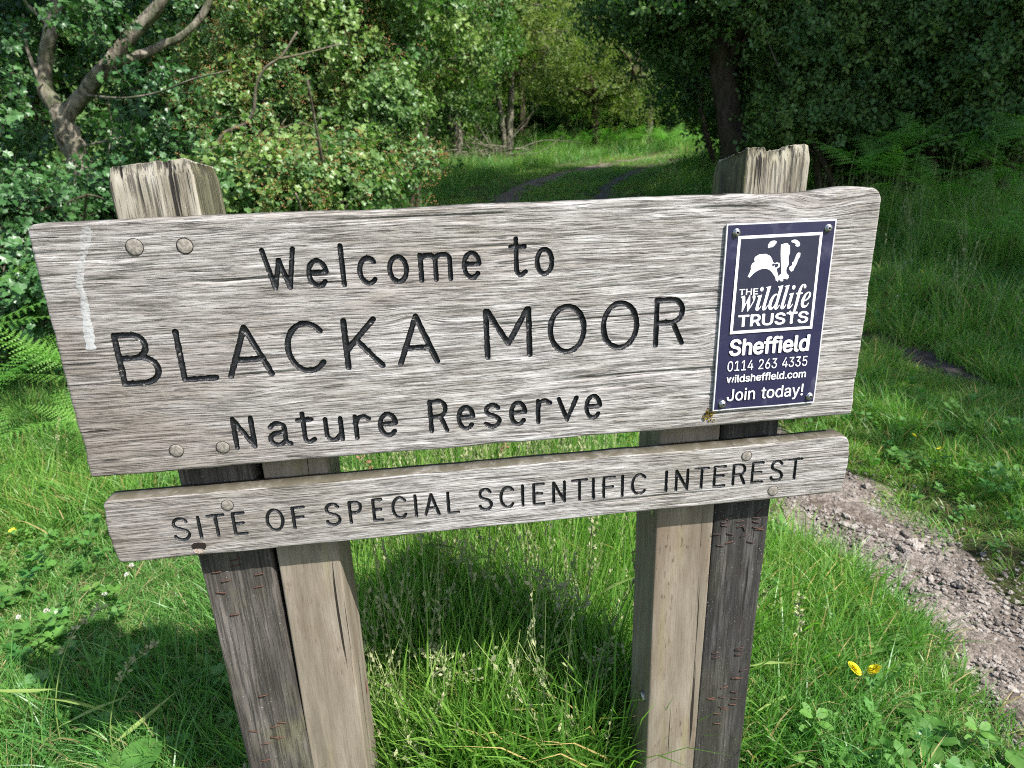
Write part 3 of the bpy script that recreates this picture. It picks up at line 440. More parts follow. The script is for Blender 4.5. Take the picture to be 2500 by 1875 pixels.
SERIF = {
    'w': [420, [[[54, -10, 48, -10, 48, 2], [48, 13, 48, 25, 48, 77], [47, 120, 45, 154, 44, 188], [41, 212, 38, 228, 32, 260], [21, 275, 5, 274, 3, 274], [1, 274, -1, 273, -2, 279], [-2, 285, -2, 291, 31, 297], [64, 303, 97, 310, 110, 310], [119, 250, 124, 132, 159, 191], [194, 250, 229, 310, 235, 310], [240, 310, 246, 310, 253, 235], [260, 161, 267, 87, 281, 102], [293, 117, 303, 130, 313, 144], [321, 156, 327, 167, 333, 179], [338, 188, 341, 196, 344, 204], [346, 210, 346, 214, 346, 222], [341, 231, 330, 240, 320, 250], [314, 260, 314, 271, 314, 283], [318, 292, 325, 300, 332, 307], [342, 311, 353, 311, 366, 311], [376, 307, 383, 298, 390, 290], [394, 278, 394, 264, 394, 216], [344, 136, 245, 25, 235, 14], [225, 2, 216, -9, 209, -9], [203, -10, 197, -10, 191, 53], [185, 116, 179, 179, 142, 116], [105, 54, 68, -9, 61, -9]]]],
    'i': [194, [[[144, 371, 132, 371, 119, 371], [109, 376, 100, 384, 92, 393], [87, 403, 87, 416, 87, 428], [92, 439, 100, 447, 109, 456], [119, 460, 132, 460, 144, 460], [154, 456, 163, 447, 172, 439], [176, 428, 176, 416, 176, 403], [172, 393, 163, 384, 154, 376]], [[86, -8, 49, -8, 34, -8], [22, -4, 13, 5, 5, 14], [1, 26, 1, 41, 1, 47], [2, 55, 4, 64, 6, 74], [8, 81, 10, 87, 21, 128], [33, 170, 44, 211, 47, 221], [49, 230, 51, 237, 52, 244], [53, 249, 53, 254, 53, 266], [44, 273, 26, 273, 24, 273], [21, 273, 19, 273, 19, 278], [19, 284, 19, 289, 44, 292], [67, 295, 89, 299, 111, 302], [131, 306, 150, 310, 130, 235], [109, 160, 89, 85, 86, 72], [84, 62, 84, 55, 84, 47], [88, 42, 95, 42, 105, 42], [121, 58, 142, 90, 146, 87], [151, 84, 155, 81, 121, 21]]]],
    'l': [173, [[[59, -9, 40, -9, 24, -9], [12, -5, 3, 3, -6, 12], [-10, 24, -10, 40, -10, 47], [-9, 54, -8, 61, -6, 69], [-4, 77, -2, 85, 24, 180], [51, 276, 77, 371, 84, 394], [87, 409, 87, 414, 87, 427], [77, 433, 58, 433, 56, 433], [54, 433, 52, 433, 52, 439], [52, 444, 52, 450, 101, 456], [145, 463, 183, 470, 148, 342], [114, 214, 79, 86, 78, 81], [76, 75, 75, 69, 73, 62], [73, 57, 73, 54, 73, 45], [76, 41, 83, 41, 94, 41], [110, 57, 131, 89, 135, 85], [140, 82, 144, 79, 126, 49], [109, 26, 93, 12, 77, -2]]]],
    'd': [334, [[[77, -9, 55, -9, 33, -9], [16, -2, 3, 14, -9, 30], [-15, 52, -15, 82, -15, 103], [-12, 125, -4, 148, 4, 171], [15, 193, 29, 215, 43, 236], [59, 255, 78, 272, 107, 297], [135, 310, 164, 310, 182, 310], [199, 304, 213, 294, 221, 323], [229, 352, 238, 381, 240, 388], [241, 394, 242, 399, 243, 404], [243, 409, 243, 412, 243, 420], [240, 426, 234, 428, 228, 431], [218, 433, 205, 433, 205, 439], [205, 445, 205, 451, 226, 453], [248, 456, 271, 459, 294, 462], [318, 466, 343, 470, 307, 341], [272, 212, 237, 83, 235, 74], [233, 66, 232, 60, 230, 55], [230, 50, 230, 48, 230, 43], [232, 41, 238, 41, 243, 41], [248, 45, 255, 52, 262, 60], [271, 72, 281, 89, 287, 85], [292, 81, 297, 78, 278, 49], [261, 28, 246, 13, 231, -2], [215, -9, 198, -9, 171, -9], [157, 5, 157, 35, 157, 47], [159, 61, 164, 76, 147, 47], [130, 26, 113, 12, 96, -2]], [[87, 42, 96, 42, 106, 42], [117, 47, 127, 58, 137, 69], [147, 82, 156, 99, 165, 116], [173, 134, 180, 153, 187, 172], [192, 191, 196, 208, 200, 225], [201, 238, 201, 249, 201, 272], [193, 283, 177, 283, 169, 283], [160, 279, 149, 269, 139, 259], [130, 247, 120, 231, 110, 216], [101, 199, 93, 181, 85, 162], [79, 144, 74, 126, 69, 108], [66, 92, 66, 79, 66, 67], [69, 58, 75, 51, 80, 45]]]],
    'f': [193, [[[-35, -139, -66, -139, -83, -139], [-97, -134, -108, -124, -119, -113], [-125, -100, -125, -85, -125, -74], [-122, -65, -116, -58, -109, -51], [-101, -48, -91, -48, -82, -48], [-74, -50, -69, -56, -63, -62], [-60, -69, -60, -79, -60, -86], [-61, -93, -65, -97, -69, -102], [-71, -105, -71, -107, -71, -113], [-67, -117, -59, -117, -50, -117], [-41, -112, -34, -102, -27, -93], [-20, -80, -15, -65, -9, -48], [-2, -26, 4, 3, 11, 31], [18, 65, 26, 104, 37, 161], [48, 218, 60, 275, 44, 275], [29, 275, 13, 275, 15, 285], [17, 294, 19, 303, 34, 303], [50, 303, 66, 303, 80, 359], [100, 401, 126, 428, 151, 456], [180, 470, 212, 470, 234, 470], [251, 465, 264, 456, 276, 446], [282, 433, 282, 418, 282, 394], [270, 381, 247, 381, 238, 381], [230, 385, 224, 391, 217, 397], [214, 405, 214, 413, 214, 419], [216, 425, 220, 430, 223, 435], [225, 439, 225, 442, 225, 447], [221, 449, 214, 449, 201, 449], [189, 438, 178, 415, 167, 391], [156, 354, 144, 303, 163, 303], [182, 303, 201, 303, 200, 294], [199, 285, 197, 275, 178, 275], [159, 275, 140, 275, 129, 221], [117, 167, 105, 113, 93, 56], [80, 9, 65, -29, 50, -66], [32, -94, 11, -112, -10, -130]]]],
    'e': [269, [[[140, -9, 87, -9, 58, -9], [34, 0, 16, 19, -2, 38], [-11, 64, -11, 98, -11, 122], [-5, 147, 6, 172, 17, 196], [31, 219, 49, 240, 67, 261], [88, 278, 109, 290, 131, 303], [154, 310, 176, 310, 199, 310], [217, 304, 230, 293, 243, 282], [249, 267, 249, 248, 249, 221], [235, 197, 207, 174, 178, 151], [135, 134, 79, 124, 76, 112], [75, 100, 75, 88, 75, 72], [79, 59, 87, 50, 95, 40], [107, 36, 122, 36, 147, 36], [171, 56, 195, 95, 202, 91], [208, 87, 214, 83, 182, 21]], [[95, 193, 84, 146, 105, 151], [124, 160, 140, 171, 157, 183], [170, 197, 179, 212, 189, 228], [193, 244, 193, 260, 193, 269], [191, 276, 187, 280, 183, 285], [178, 287, 171, 287, 156, 287], [142, 275, 126, 252, 109, 228]]]],
}
GLYPHS = {'sans': SANS, 'serif': SERIF}
BADGER = {
    'cheek': [[0.32626, 1.02004], [0.32883, 1.02593], [0.3298, 1.02931], [0.32921, 1.03191], [0.33064, 1.0361], [0.33404, 1.03848], [0.33305, 1.04142], [0.33386, 1.04443], [0.33901, 1.04722], [0.34802, 1.04746], [0.35371, 1.0448], [0.35684, 1.04073], [0.35773, 1.03728], [0.36068, 1.03508], [0.36141, 1.03333], [0.3609, 1.03112], [0.36295, 1.02895], [0.36534, 1.02883], [0.36423, 1.02716], [0.36529, 1.024], [0.36675, 1.02047], [0.36605, 1.01842], [0.36813, 1.01431], [0.36769, 1.01137], [0.36455, 1.01329], [0.36342, 1.01718], [0.35856, 1.0235], [0.35455, 1.02715], [0.34981, 1.02895], [0.34436, 1.02889], [0.33907, 1.02711], [0.33391, 1.02394], [0.32892, 1.01869]],
    'eyel': [[0.36068, 1.03508], [0.36368, 1.03612], [0.36707, 1.03509], [0.36816, 1.0316], [0.36729, 1.02942], [0.36497, 1.02885], [0.36293, 1.02913], [0.36516, 1.03056], [0.3662, 1.03291], [0.36455, 1.03471], [0.36204, 1.03432]],
    'stripe': [[0.36685, 1.05802], [0.37126, 1.05916], [0.37578, 1.05928], [0.37691, 1.05721], [0.3788, 1.05661], [0.37991, 1.0481], [0.37846, 1.04136], [0.37911, 1.03705], [0.37985, 1.0353], [0.37949, 1.03188], [0.37765, 1.02853], [0.37729, 1.0251], [0.37798, 1.02212], [0.3811, 1.01883], [0.38194, 1.01618], [0.37981, 1.01368], [0.37693, 1.01471], [0.37189, 1.01359], [0.3685, 1.01429], [0.36629, 1.01789], [0.36901, 1.02], [0.37073, 1.02112], [0.37046, 1.02718], [0.36936, 1.03412], [0.36809, 1.04273], [0.36738, 1.04956]],
    'nose': [[0.3697, 1.01336], [0.37241, 1.01391], [0.37493, 1.01272], [0.37357, 1.01158], [0.37077, 1.0119]],
    'cheekr': [[0.39081, 1.04705], [0.39398, 1.04656], [0.3941, 1.04229], [0.39183, 1.03812], [0.39057, 1.03303], [0.38828, 1.02884], [0.38692, 1.02459], [0.38429, 1.02335], [0.38224, 1.02518], [0.38065, 1.02803], [0.38227, 1.03002], [0.38433, 1.03129], [0.38484, 1.03333], [0.38387, 1.03544], [0.38572, 1.03534], [0.38648, 1.03668], [0.38785, 1.04089], [0.3892, 1.04509]],
    'earl': [[0.35458, 1.0633], [0.35762, 1.06349], [0.36062, 1.06235], [0.36032, 1.06001], [0.35791, 1.0571], [0.3559, 1.05552], [0.35267, 1.05533], [0.34986, 1.05446], [0.3498, 1.05883], [0.352, 1.06208]],
    'earr': [[0.38019, 1.0621], [0.38349, 1.06346], [0.38718, 1.06295], [0.39054, 1.06061], [0.39233, 1.05766], [0.39171, 1.05515], [0.38907, 1.05427], [0.38617, 1.05576], [0.38684, 1.05792], [0.38299, 1.05979], [0.38074, 1.0604]],
}
STAPLES_L = [[-0.379, 0.635], [-0.389, 0.617], [-0.334, 0.64], [-0.338, 0.62], [-0.376, 0.579], [-0.36, 0.433], [-0.341, 0.379], [-0.351, 0.373], [-0.383, 0.37], [-0.354, 0.353], [-0.347, 0.35], [-0.369, 0.343], [-0.362, 0.666], [-0.363, 0.657], [-0.374, 0.311], [-0.389, 0.65]]
STAPLES_R = [[0.339, 0.647], [0.339, 0.641], [0.363, 0.646], [0.365, 0.637], [0.388, 0.649], [0.389, 0.642], [0.39, 0.632], [0.349, 0.626], [0.372, 0.621], [0.383, 0.608], [0.328, 0.628], [0.335, 0.607], [0.342, 0.407], [0.343, 0.398], [0.381, 0.407], [0.382, 0.397], [0.362, 0.334], [0.36, 0.314], [0.38, 0.322], [0.383, 0.308], [0.339, 0.315], [0.362, 0.293], [0.366, 0.288], [0.355, 0.259]]


# ================================================================== THE SETTING
def ground_sheet():
    def axis(a, b, fine0, fine1, step, grow):
        xs = list(np.arange(fine0, fine1 + 1e-6, step)); s = step
        x = fine1
        while x < b: s *= grow; x += s; xs.append(x)
        s = step; x = fine0; pre = []
        while x > a: s *= grow; x -= s; pre.append(x)
        return np.array(pre[::-1] + xs)
    xs = axis(-120, 120, -3.2, 5.0, 0.05, 1.12); ys = axis(-60, 160, -1.6, 7.0, 0.05, 1.12)
    X, Y = np.meshgrid(xs, ys, indexing='ij')
    Z = hgt(X, Y)
    d1 = dist_line(X, Y, TR1).reshape(X.shape); d2 = dist_line(X, Y, TR2).reshape(X.shape)
    Z = Z - 0.012 * np.exp(-(d1 / 0.3) ** 2) - 0.012 * np.exp(-(d2 / 0.25) ** 2)
    V = np.stack([X, Y, Z], -1).reshape(-1, 3)
    nx, ny = X.shape
    i, j = np.meshgrid(np.arange(nx - 1), np.arange(ny - 1), indexing='ij')
    a = (i * ny + j).ravel()
    F = np.stack([a, a + ny, a + ny + 1, a + 1], 1)
    s = NT('soil_and_thatch'); co = s.obj()
    f, _ = s.noise(co, 14, 6, 0.65); g, _ = s.noise(co, 90, 4, 0.65); k, _ = s.noise(co, 1.2, 3, 0.6)
    c = s.ramp(f, [(0.35, (0.030, 0.024, 0.014)), (0.5, (0.05, 0.055, 0.02)), (0.65, (0.09, 0.085, 0.04))])
    c = s.mix(s.ramp(k, [(0.4, 0.0), (0.65, 0.6)]), c, (0.045, 0.08, 0.02))
    s.done(c, 0.95, s.bump(s.math('ADD', f, g), 0.6, 0.02), 0.15)
    me = np_mesh('ground', V, F, mats=[s.m])
    return setprops(link('ground', me), kind='structure')
ground = ground_sheet()

def gz(x, y):
    """height of the ground sheet itself, with the ruts pressed in"""
    x = np.asarray(x, float); y = np.asarray(y, float)
    d1 = dist_line(x, y, TR1).reshape(x.shape); d2 = dist_line(x, y, TR2).reshape(x.shape)
    return hgt(x, y) - 0.012 * np.exp(-(d1 / 0.3) ** 2) - 0.012 * np.exp(-(d2 / 0.25) ** 2)

# wheel tracks -----------------------------------------------------------
def track(name, L, half, mat, seed, dz=0.006, amp=0.05):
    # dense cross-sections near the sign, sparser further off
    segs = [L[0]]
    for a, b in zip(L[:-1], L[1:]):
        dd = np.linalg.norm(b - a); st = 0.03 if a[1] < 2.5 else (0.08 if a[1] < 6 else 0.2)
        n = max(1, int(dd / st))
        for t in range(1, n + 1): segs.append(a + (b - a) * t / n)
    P = np.array(segs); T = np.gradient(P, axis=0); T /= np.linalg.norm(T, axis=1)[:, None]
    Nn = np.stack([T[:, 1], -T[:, 0]], 1)
    sarr = np.concatenate([[0], np.cumsum(np.linalg.norm(np.diff(P, axis=0), axis=1))])
    K = 18
    half = half(P[:, 1]) if callable(half) else half
    wl_ = np.maximum(.004, half + amp * fbm(sarr * 4, sarr * 0, seed, 3) * 2)
    wr_ = np.maximum(.004, half + amp * fbm(sarr * 4, sarr * 0 + 7.3, seed + 3, 3) * 2)
    V = []
    for i in range(K + 1):
        u = i / K * 2 - 1
        off = np.where(u < 0, u * wl_, u * wr_)
        q = P + Nn * off[:, None]
        z = gz(q[:, 0], q[:, 1]) + dz * (1 - abs(u) ** 3) * 1.0 + 0.002 - 0.008 * (abs(u) > 0.98)
        z = z + 0.016 * fbm(q[:, 0] * 14, q[:, 1] * 14, seed + 9, 4) * (1 - abs(u) ** 4)
        V.append(np.stack([q[:, 0], q[:, 1], z], 1))
    V = np.stack(V, 1).reshape(-1, 3)
    n = len(P); i, j = np.meshgrid(np.arange(n - 1), np.arange(K), indexing='ij'); a = (i * (K + 1) + j).ravel()
    F = np.stack([a, a + 1, a + K + 2, a + K + 1], 1)
    return setprops(link(name, np_mesh(name, V, F, mats=[mat])), kind='structure')

def gravel_mat():
    s = NT('stony_dirt'); co = s.obj()
    wv = s.vadd(co, s.vmul(s.vsub(s.noise(co, 40, 3, .6)[1], (.5, .5, .5)), (.02, .02, .02)))
    v = s.new('ShaderNodeTexVoronoi'); s.link(wv, v.inputs['Vector']); v.inputs['Scale'].default_value = 75
    v2 = s.new('ShaderNodeTexVoronoi'); s.link(wv, v2.inputs['Vector']); v2.inputs['Scale'].default_value = 190
    f, _ = s.noise(co, 7, 6, 0.7); g, _ = s.noise(co, 260, 3, 0.7); k, _ = s.noise(co, 45, 4, 0.7)
    c = s.ramp(f, [(0.34, (0.105, 0.083, 0.065)), (0.48, (0.175, 0.146, 0.122)), (0.64, (0.255, 0.220, 0.190))])
    bw = s.new('ShaderNodeRGBToBW'); s.link(v.outputs['Color'], bw.inputs[0]); bw2 = s.new('ShaderNodeRGBToBW'); s.link(v2.outputs['Color'], bw2.inputs[0])
    c = s.mix(1.0, c, s.ramp(bw.outputs[0], [(0.2, 0.75), (0.8, 1.25)]), 'MULTIPLY')
    c = s.mix(1.0, c, s.ramp(bw2.outputs[0], [(0.2, 0.75), (0.8, 1.2)]), 'MULTIPLY')
    c = s.mix(s.ramp(k, [(0.33, 0.85), (0.46, 0.0)]), c, (0.045, 0.034, 0.026))
    c = s.mix(s.ramp(g, [(0.35, 0.6), (0.48, 0.0)]), c, (0.05, 0.038, 0.03))
    nb = s.bump(s.math('MULTIPLY', v.outputs['Distance'], -1.0), 0.6, 0.006); nb = s.bump(s.math('MULTIPLY', v2.outputs['Distance'], -1.0), 0.6, 0.003, nb); nb = s.bump(s.math('ADD', g, k), 0.5, 0.004, nb)
    sy = s.new('ShaderNodeSeparateXYZ'); s.link(co, sy.inputs[0])
    c = s.mix(s.ramp(s.math('DIVIDE', sy.outputs[1], 12.0), [(0.35, 0.0), (0.7, 0.8)]), c, (0.13, 0.10, 0.08))     # earth tone further up, darkened to paint in the tree shade there
    return s.done(c, 0.9, nb, 0.2)
def mud_mat():
    s = NT('dark_mud'); co = s.obj()
    f, _ = s.noise(co, 12, 5, 0.65)
    c = s.ramp(f, [(0.35, (0.03, 0.024, 0.022)), (0.65, (0.085, 0.068, 0.062))])
    return s.done(c, 0.75, s.bump(f, 0.7, 0.03), 0.4)
M['gravel'] = gravel_mat(); M['mud'] = mud_mat()
def half1(y): return 0.235 + 0.02 * np.clip((y - 6) / 5, 0, 1)
def half2(y): return -0.10 + 0.22 * np.exp(-((y - 2.15) / .45) ** 2) + 0.24 * np.clip((y - 6.5) / 3, 0, 1)
path = track('gravel_path', TR1, half1, M['gravel'], 41, amp=0.10)
path2 = track('muddy_wheel_rut', TR2, half2, M['mud'], 61, amp=0.13)

# stones of the path ------------------------------------------------------
def rock_mesh(name, seed, mat):
    r = np.random.default_rng(seed)
    bm = bmesh.new(); bmesh.ops.create_icosphere(bm, subdivisions=1, radius=1.0)
    for v in bm.verts:
        v.co *= r.uniform(0.72, 1.18); v.co.z *= 0.62
    # knock flats into it
    for k in range(3):
        n = Vector(r.normal(size=3)).normalized(); d = r.uniform(0.5, 0.75)
        for v in bm.verts:
            e = v.co.dot(n) - d
            if e > 0: v.co -= n * e
    me = bpy.data.meshes.new(name); bm.to_mesh(me); bm.free(); me.materials.append(mat)
    return me
def stone_mat(name, a, b):
    s = NT(name); oi = s.new('ShaderNodeObjectInfo'); f, _ = s.noise(s.obj(), 1.5, 4, 0.7)
    c = s.mix(oi.outputs['Random'], a, b); c = s.mix(s.ramp(f, [(0.4, 0.2), (0.6, 0.0)]), c, (0.09, 0.07, 0.06))
    return s.done(c, 0.85, s.bump(f, 0.5, 0.15), 0.25)
SM = stone_mat('grit_stone', (0.14, 0.115, 0.098), (0.42, 0.375, 0.335))
rocks = [rock_mesh('stone', 100 + i, SM) for i in range(9)]
def on_track(y, u, L, half):
    i = int(np.argmin(np.abs(L[:, 1] - y))); i = min(max(i, 1), len(L) - 2)
    a, b = (L[i], L[i + 1]) if L[i][1] <= y else (L[i - 1], L[i])
    t = (y - a[1]) / (b[1] - a[1] + 1e-9)
    return a[0] + (b[0] - a[0]) * t + u * half
count = 0
r_ = np.random.default_rng(5)
while count < 300:
    y = r_.uniform(-0.15, 1.6); u = r_.normal(0, 0.5)
    if abs(u) > 1.05: continue
    x = on_track(y, u, TR1, 0.235)
    sz = 0.0065 + 0.015 * r_.random() ** 2.6 + (0.010 if r_.random() < 0.03 else 0)
    z = float(gz(x, y)) + 0.010 * (1 - min(1, abs(u)) ** 3)
    o = link('stone', rocks[count % 9], path, (x, y, z + sz * 0.05), (r_.uniform(-.4, .4), r_.uniform(-.4, .4), r_.uniform(0, 6.28)), (sz * r_.uniform(.8, 1.5), sz, sz * r_.uniform(.6, 1)))
    count += 1

# ---- geometry-nodes instancer: points with per-point kind, turn, size and tint
_ng = {}
def inst_group(coll):
    if coll.name in _ng: return _ng[coll.name]
    ng = bpy.data.node_groups.new('scatter_' + coll.name, 'GeometryNodeTree')
    ng.interface.new_socket('Geometry', in_out='INPUT', socket_type='NodeSocketGeometry')
    ng.interface.new_socket('Geometry', in_out='OUTPUT', socket_type='NodeSocketGeometry')
    n = ng.nodes; l = ng.links
    gi = n.new('NodeGroupInput'); go = n.new('NodeGroupOutput')
    iop = n.new('GeometryNodeInstanceOnPoints'); ci = n.new('GeometryNodeCollectionInfo')
    ci.inputs['Collection'].default_value = coll; ci.inputs['Separate Children'].default_value = True; ci.inputs['Reset Children'].default_value = True
    def attr(nm, ty):
        a = n.new('GeometryNodeInputNamedAttribute'); a.data_type = ty; a.inputs['Name'].default_value = nm; return a.outputs['Attribute']
    l.new(gi.outputs[0], iop.inputs['Points']); l.new(ci.outputs[0], iop.inputs['Instance'])
    iop.inputs['Pick Instance'].default_value = True
    l.new(attr('idx', 'INT'), iop.inputs['Instance Index'])
    e2r = n.new('FunctionNodeEulerToRotation'); l.new(attr('rot', 'FLOAT_VECTOR'), e2r.inputs[0]); l.new(e2r.outputs[0], iop.inputs['Rotation'])
    l.new(attr('scl', 'FLOAT_VECTOR'), iop.inputs['Scale'])
    l.new(iop.outputs[0], go.inputs[0])
    _ng[coll.name] = ng
    return ng

def scatter(name, P, rot, scl, idx, tint, coll, parent=None):
    P = np.asarray(P, np.float32); n = len(P)
    me = bpy.data.meshes.new(name); me.vertices.add(n); me.vertices.foreach_set('co', P.ravel())
    scl = np.asarray(scl, np.float32)
    if scl.ndim == 1: scl = np.repeat(scl[:, None], 3, 1)
    a = me.attributes.new('rot', 'FLOAT_VECTOR', 'POINT'); a.data.foreach_set('vector', np.asarray(rot, np.float32).ravel())
    a = me.attributes.new('scl', 'FLOAT_VECTOR', 'POINT'); a.data.foreach_set('vector', scl.ravel())
    a = me.attributes.new('idx', 'INT', 'POINT'); a.data.foreach_set('value', np.asarray(idx, np.int32))
    a = me.attributes.new('tint', 'FLOAT', 'POINT'); a.data.foreach_set('value', np.asarray(tint, np.float32))
    me.update()
    o = link(name, me, parent)
    md = o.modifiers.new('scatter', 'NODES'); md.node_group = inst_group(coll)
    return o

def source(name, meshes):
    """a collection kept out of the scene that only holds what the scatters copy"""
    c = bpy.data.collections.new(name)
    for i, me in enumerate(meshes):
        o = bpy.data.objects.new('%s_%02d' % (name, i), me); c.objects.link(o)
    return c

# ------------------------------------------------------------------ leaves and sprigs
def leaf_outline(kind, r):
    if kind == 'haw':      # lobed hawthorn leaf
        return [(0, 0), (.16, .18), (.42, .22), (.34, .42), (.52, .60), (.26, .66), (.22, .92), (0, 1.0), (-.22, .92), (-.26, .66), (-.52, .60), (-.34, .42), (-.42, .22), (-.16, .18)]
    if kind == 'oval':
        return [(0, 0), (.22, .2), (.33, .5), (.22, .8), (0, 1.0), (-.22, .8), (-.33, .5), (-.22, .2)]
    if kind == 'blade': return [(0, 0), (.035, .3), (.03, .6), (0, 1.0), (-.03, .6), (-.035, .3)]
    return [(0, 0), (.30, .45), (0, 1.0), (-.30, .45)]
def add_leaf(mb, p, d, nrm, L, kind, m=0, fold=0.25, r=None):
    d = np.asarray(d, float); d /= np.linalg.norm(d) + 1e-9
    n = np.asarray(nrm, float); s = np.cross(d, n); s /= np.linalg.norm(s) + 1e-9; n = np.cross(s, d)
    O = leaf_outline(kind, r)
    V = [p + L * (d * 0.5 * 1.0)]
    for x, y in O: V.append(p + L * (d * y + s * x * 0.95 + n * (abs(x) * fold - 0.15 * y * y)))
    k = len(O)
    if kind == 'dia':
        mb.add(V[1:], [[0, 1, 2], [0, 2, 3]], m)
    else:
        mb.add(V, [[0, 1 + i, 1 + (i + 1) % k] for i in range(k)], m)
def sprig(seed, kind='haw', nleaf=9, L=0.034, length=0.13, spread=1.0, berries=0, mats=None, twigs=True):
    r = np.random.default_rng(seed); mb = MB()
    bend = r.normal(0, 0.25, 3)
    stem = np.array([[0, 0, 0], np.array([0, 0, .5]) * length + bend * .1 * length, np.array([0, 0, 1.0]) * length + bend * .35 * length])
    S = smooth_path(stem, 4)
    if twigs: tube(mb, S, np.linspace(0.0018, 0.0007, len(S)), 3, m=1, cap=False)
    for i in range(nleaf):
        t = (i + .6) / nleaf; p = S[int(t * (len(S) - 1))]
        a = i * 2.4 + r.uniform(-.5, .5)
        d = np.array([math.cos(a), math.sin(a), r.uniform(0.0, .9)]) * spread
        n = np.array([0, 0, 1.0]) + r.normal(0, .45, 3)
        p = p + d * r.uniform(.2, .5) * L * 0.6
        add_leaf(mb, p, d, n, L * r.uniform(.65, 1.25), kind, 0, r.uniform(.1, .4), r)
    for b in range(berries):
        p = S[-1] + r.normal(0, 0.016, 3); q = r.uniform(0.0022, 0.004)
        V = p + q * np.array([[1, 0, 0], [-1, 0, 0], [0, 1, 0], [0, -1, 0], [0, 0, 1], [0, 0, -1]])
        mb.add(V, [[0, 2, 4], [2, 1, 4], [1, 3, 4], [3, 0, 4], [2, 0, 5], [1, 2, 5], [3, 1, 5], [0, 3, 5]], 2)
    return mb.mesh('leaf_sprig', mats, smooth=False)

M['twig'] = simple('twig', (0.09, 0.07, 0.055), 0.9, 0.2)
M['orange'] = simple('faded_blossom', (0.30, 0.17, 0.07), 0.85, 0.2)
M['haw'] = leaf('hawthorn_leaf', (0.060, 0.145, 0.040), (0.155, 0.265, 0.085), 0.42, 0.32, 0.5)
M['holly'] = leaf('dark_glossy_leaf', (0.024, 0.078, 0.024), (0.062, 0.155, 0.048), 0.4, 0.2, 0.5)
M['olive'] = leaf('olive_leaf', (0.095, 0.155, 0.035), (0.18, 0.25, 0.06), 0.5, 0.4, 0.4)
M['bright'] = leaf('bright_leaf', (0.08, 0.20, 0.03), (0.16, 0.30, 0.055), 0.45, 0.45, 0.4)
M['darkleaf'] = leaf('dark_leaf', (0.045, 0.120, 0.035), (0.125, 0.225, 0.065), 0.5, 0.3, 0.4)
haw = source('hawthorn', [sprig(1 + i, 'haw', 9, 0.036, 0.13, berries=0, mats=[M['haw'], M['twig'], M['orange']]) for i in range(5)]
             + [sprig(20 + i, 'haw', 8, 0.034, 0.12, berries=12, mats=[M['haw'], M['twig'], M['orange']]) for i in range(3)])
glossy = source('glossy', [sprig(40 + i, 'haw', 9, 0.038, 0.12, mats=[M['holly'], M['twig'], M['orange']]) for i in range(5)])
olive = source('olive', [sprig(60 + i, 'dia', 26, 0.055, 0.42, 1.0, mats=[M['olive'], M['twig'], M['orange']]) for i in range(5)])
brightc = source('bright', [sprig(80 + i, 'dia', 26, 0.065, 0.42, 1.0, mats=[M['bright'], M['twig'], M['orange']]) for i in range(5)])
dark = source('dark', [sprig(100 + i, 'oval', 11, 0.048, 0.20, mats=[M['darkleaf'], M['twig'], M['orange']]) for i in range(6)])
darkfar = source('darkfar', [sprig(120 + i, 'dia', 26, 0.085, 0.5, mats=[M['darkleaf'], M['twig'], M['orange']]) for i in range(5)])

M['bark_pale'] = bark('pale_bark', (0.05, 0.042, 0.032), (0.25, 0.225, 0.175), (0.055, 0.075, 0.03), 0.75, 1.6)
M['bark_dark'] = bark('dark_bark', (0.035, 0.026, 0.02), (0.095, 0.07, 0.052), (0.05, 0.055, 0.02), 0.4)
M['bark_mid'] = bark('grey_bark', (0.075, 0.06, 0.045), (0.20, 0.17, 0.13), (0.09, 0.10, 0.035), 0.5)

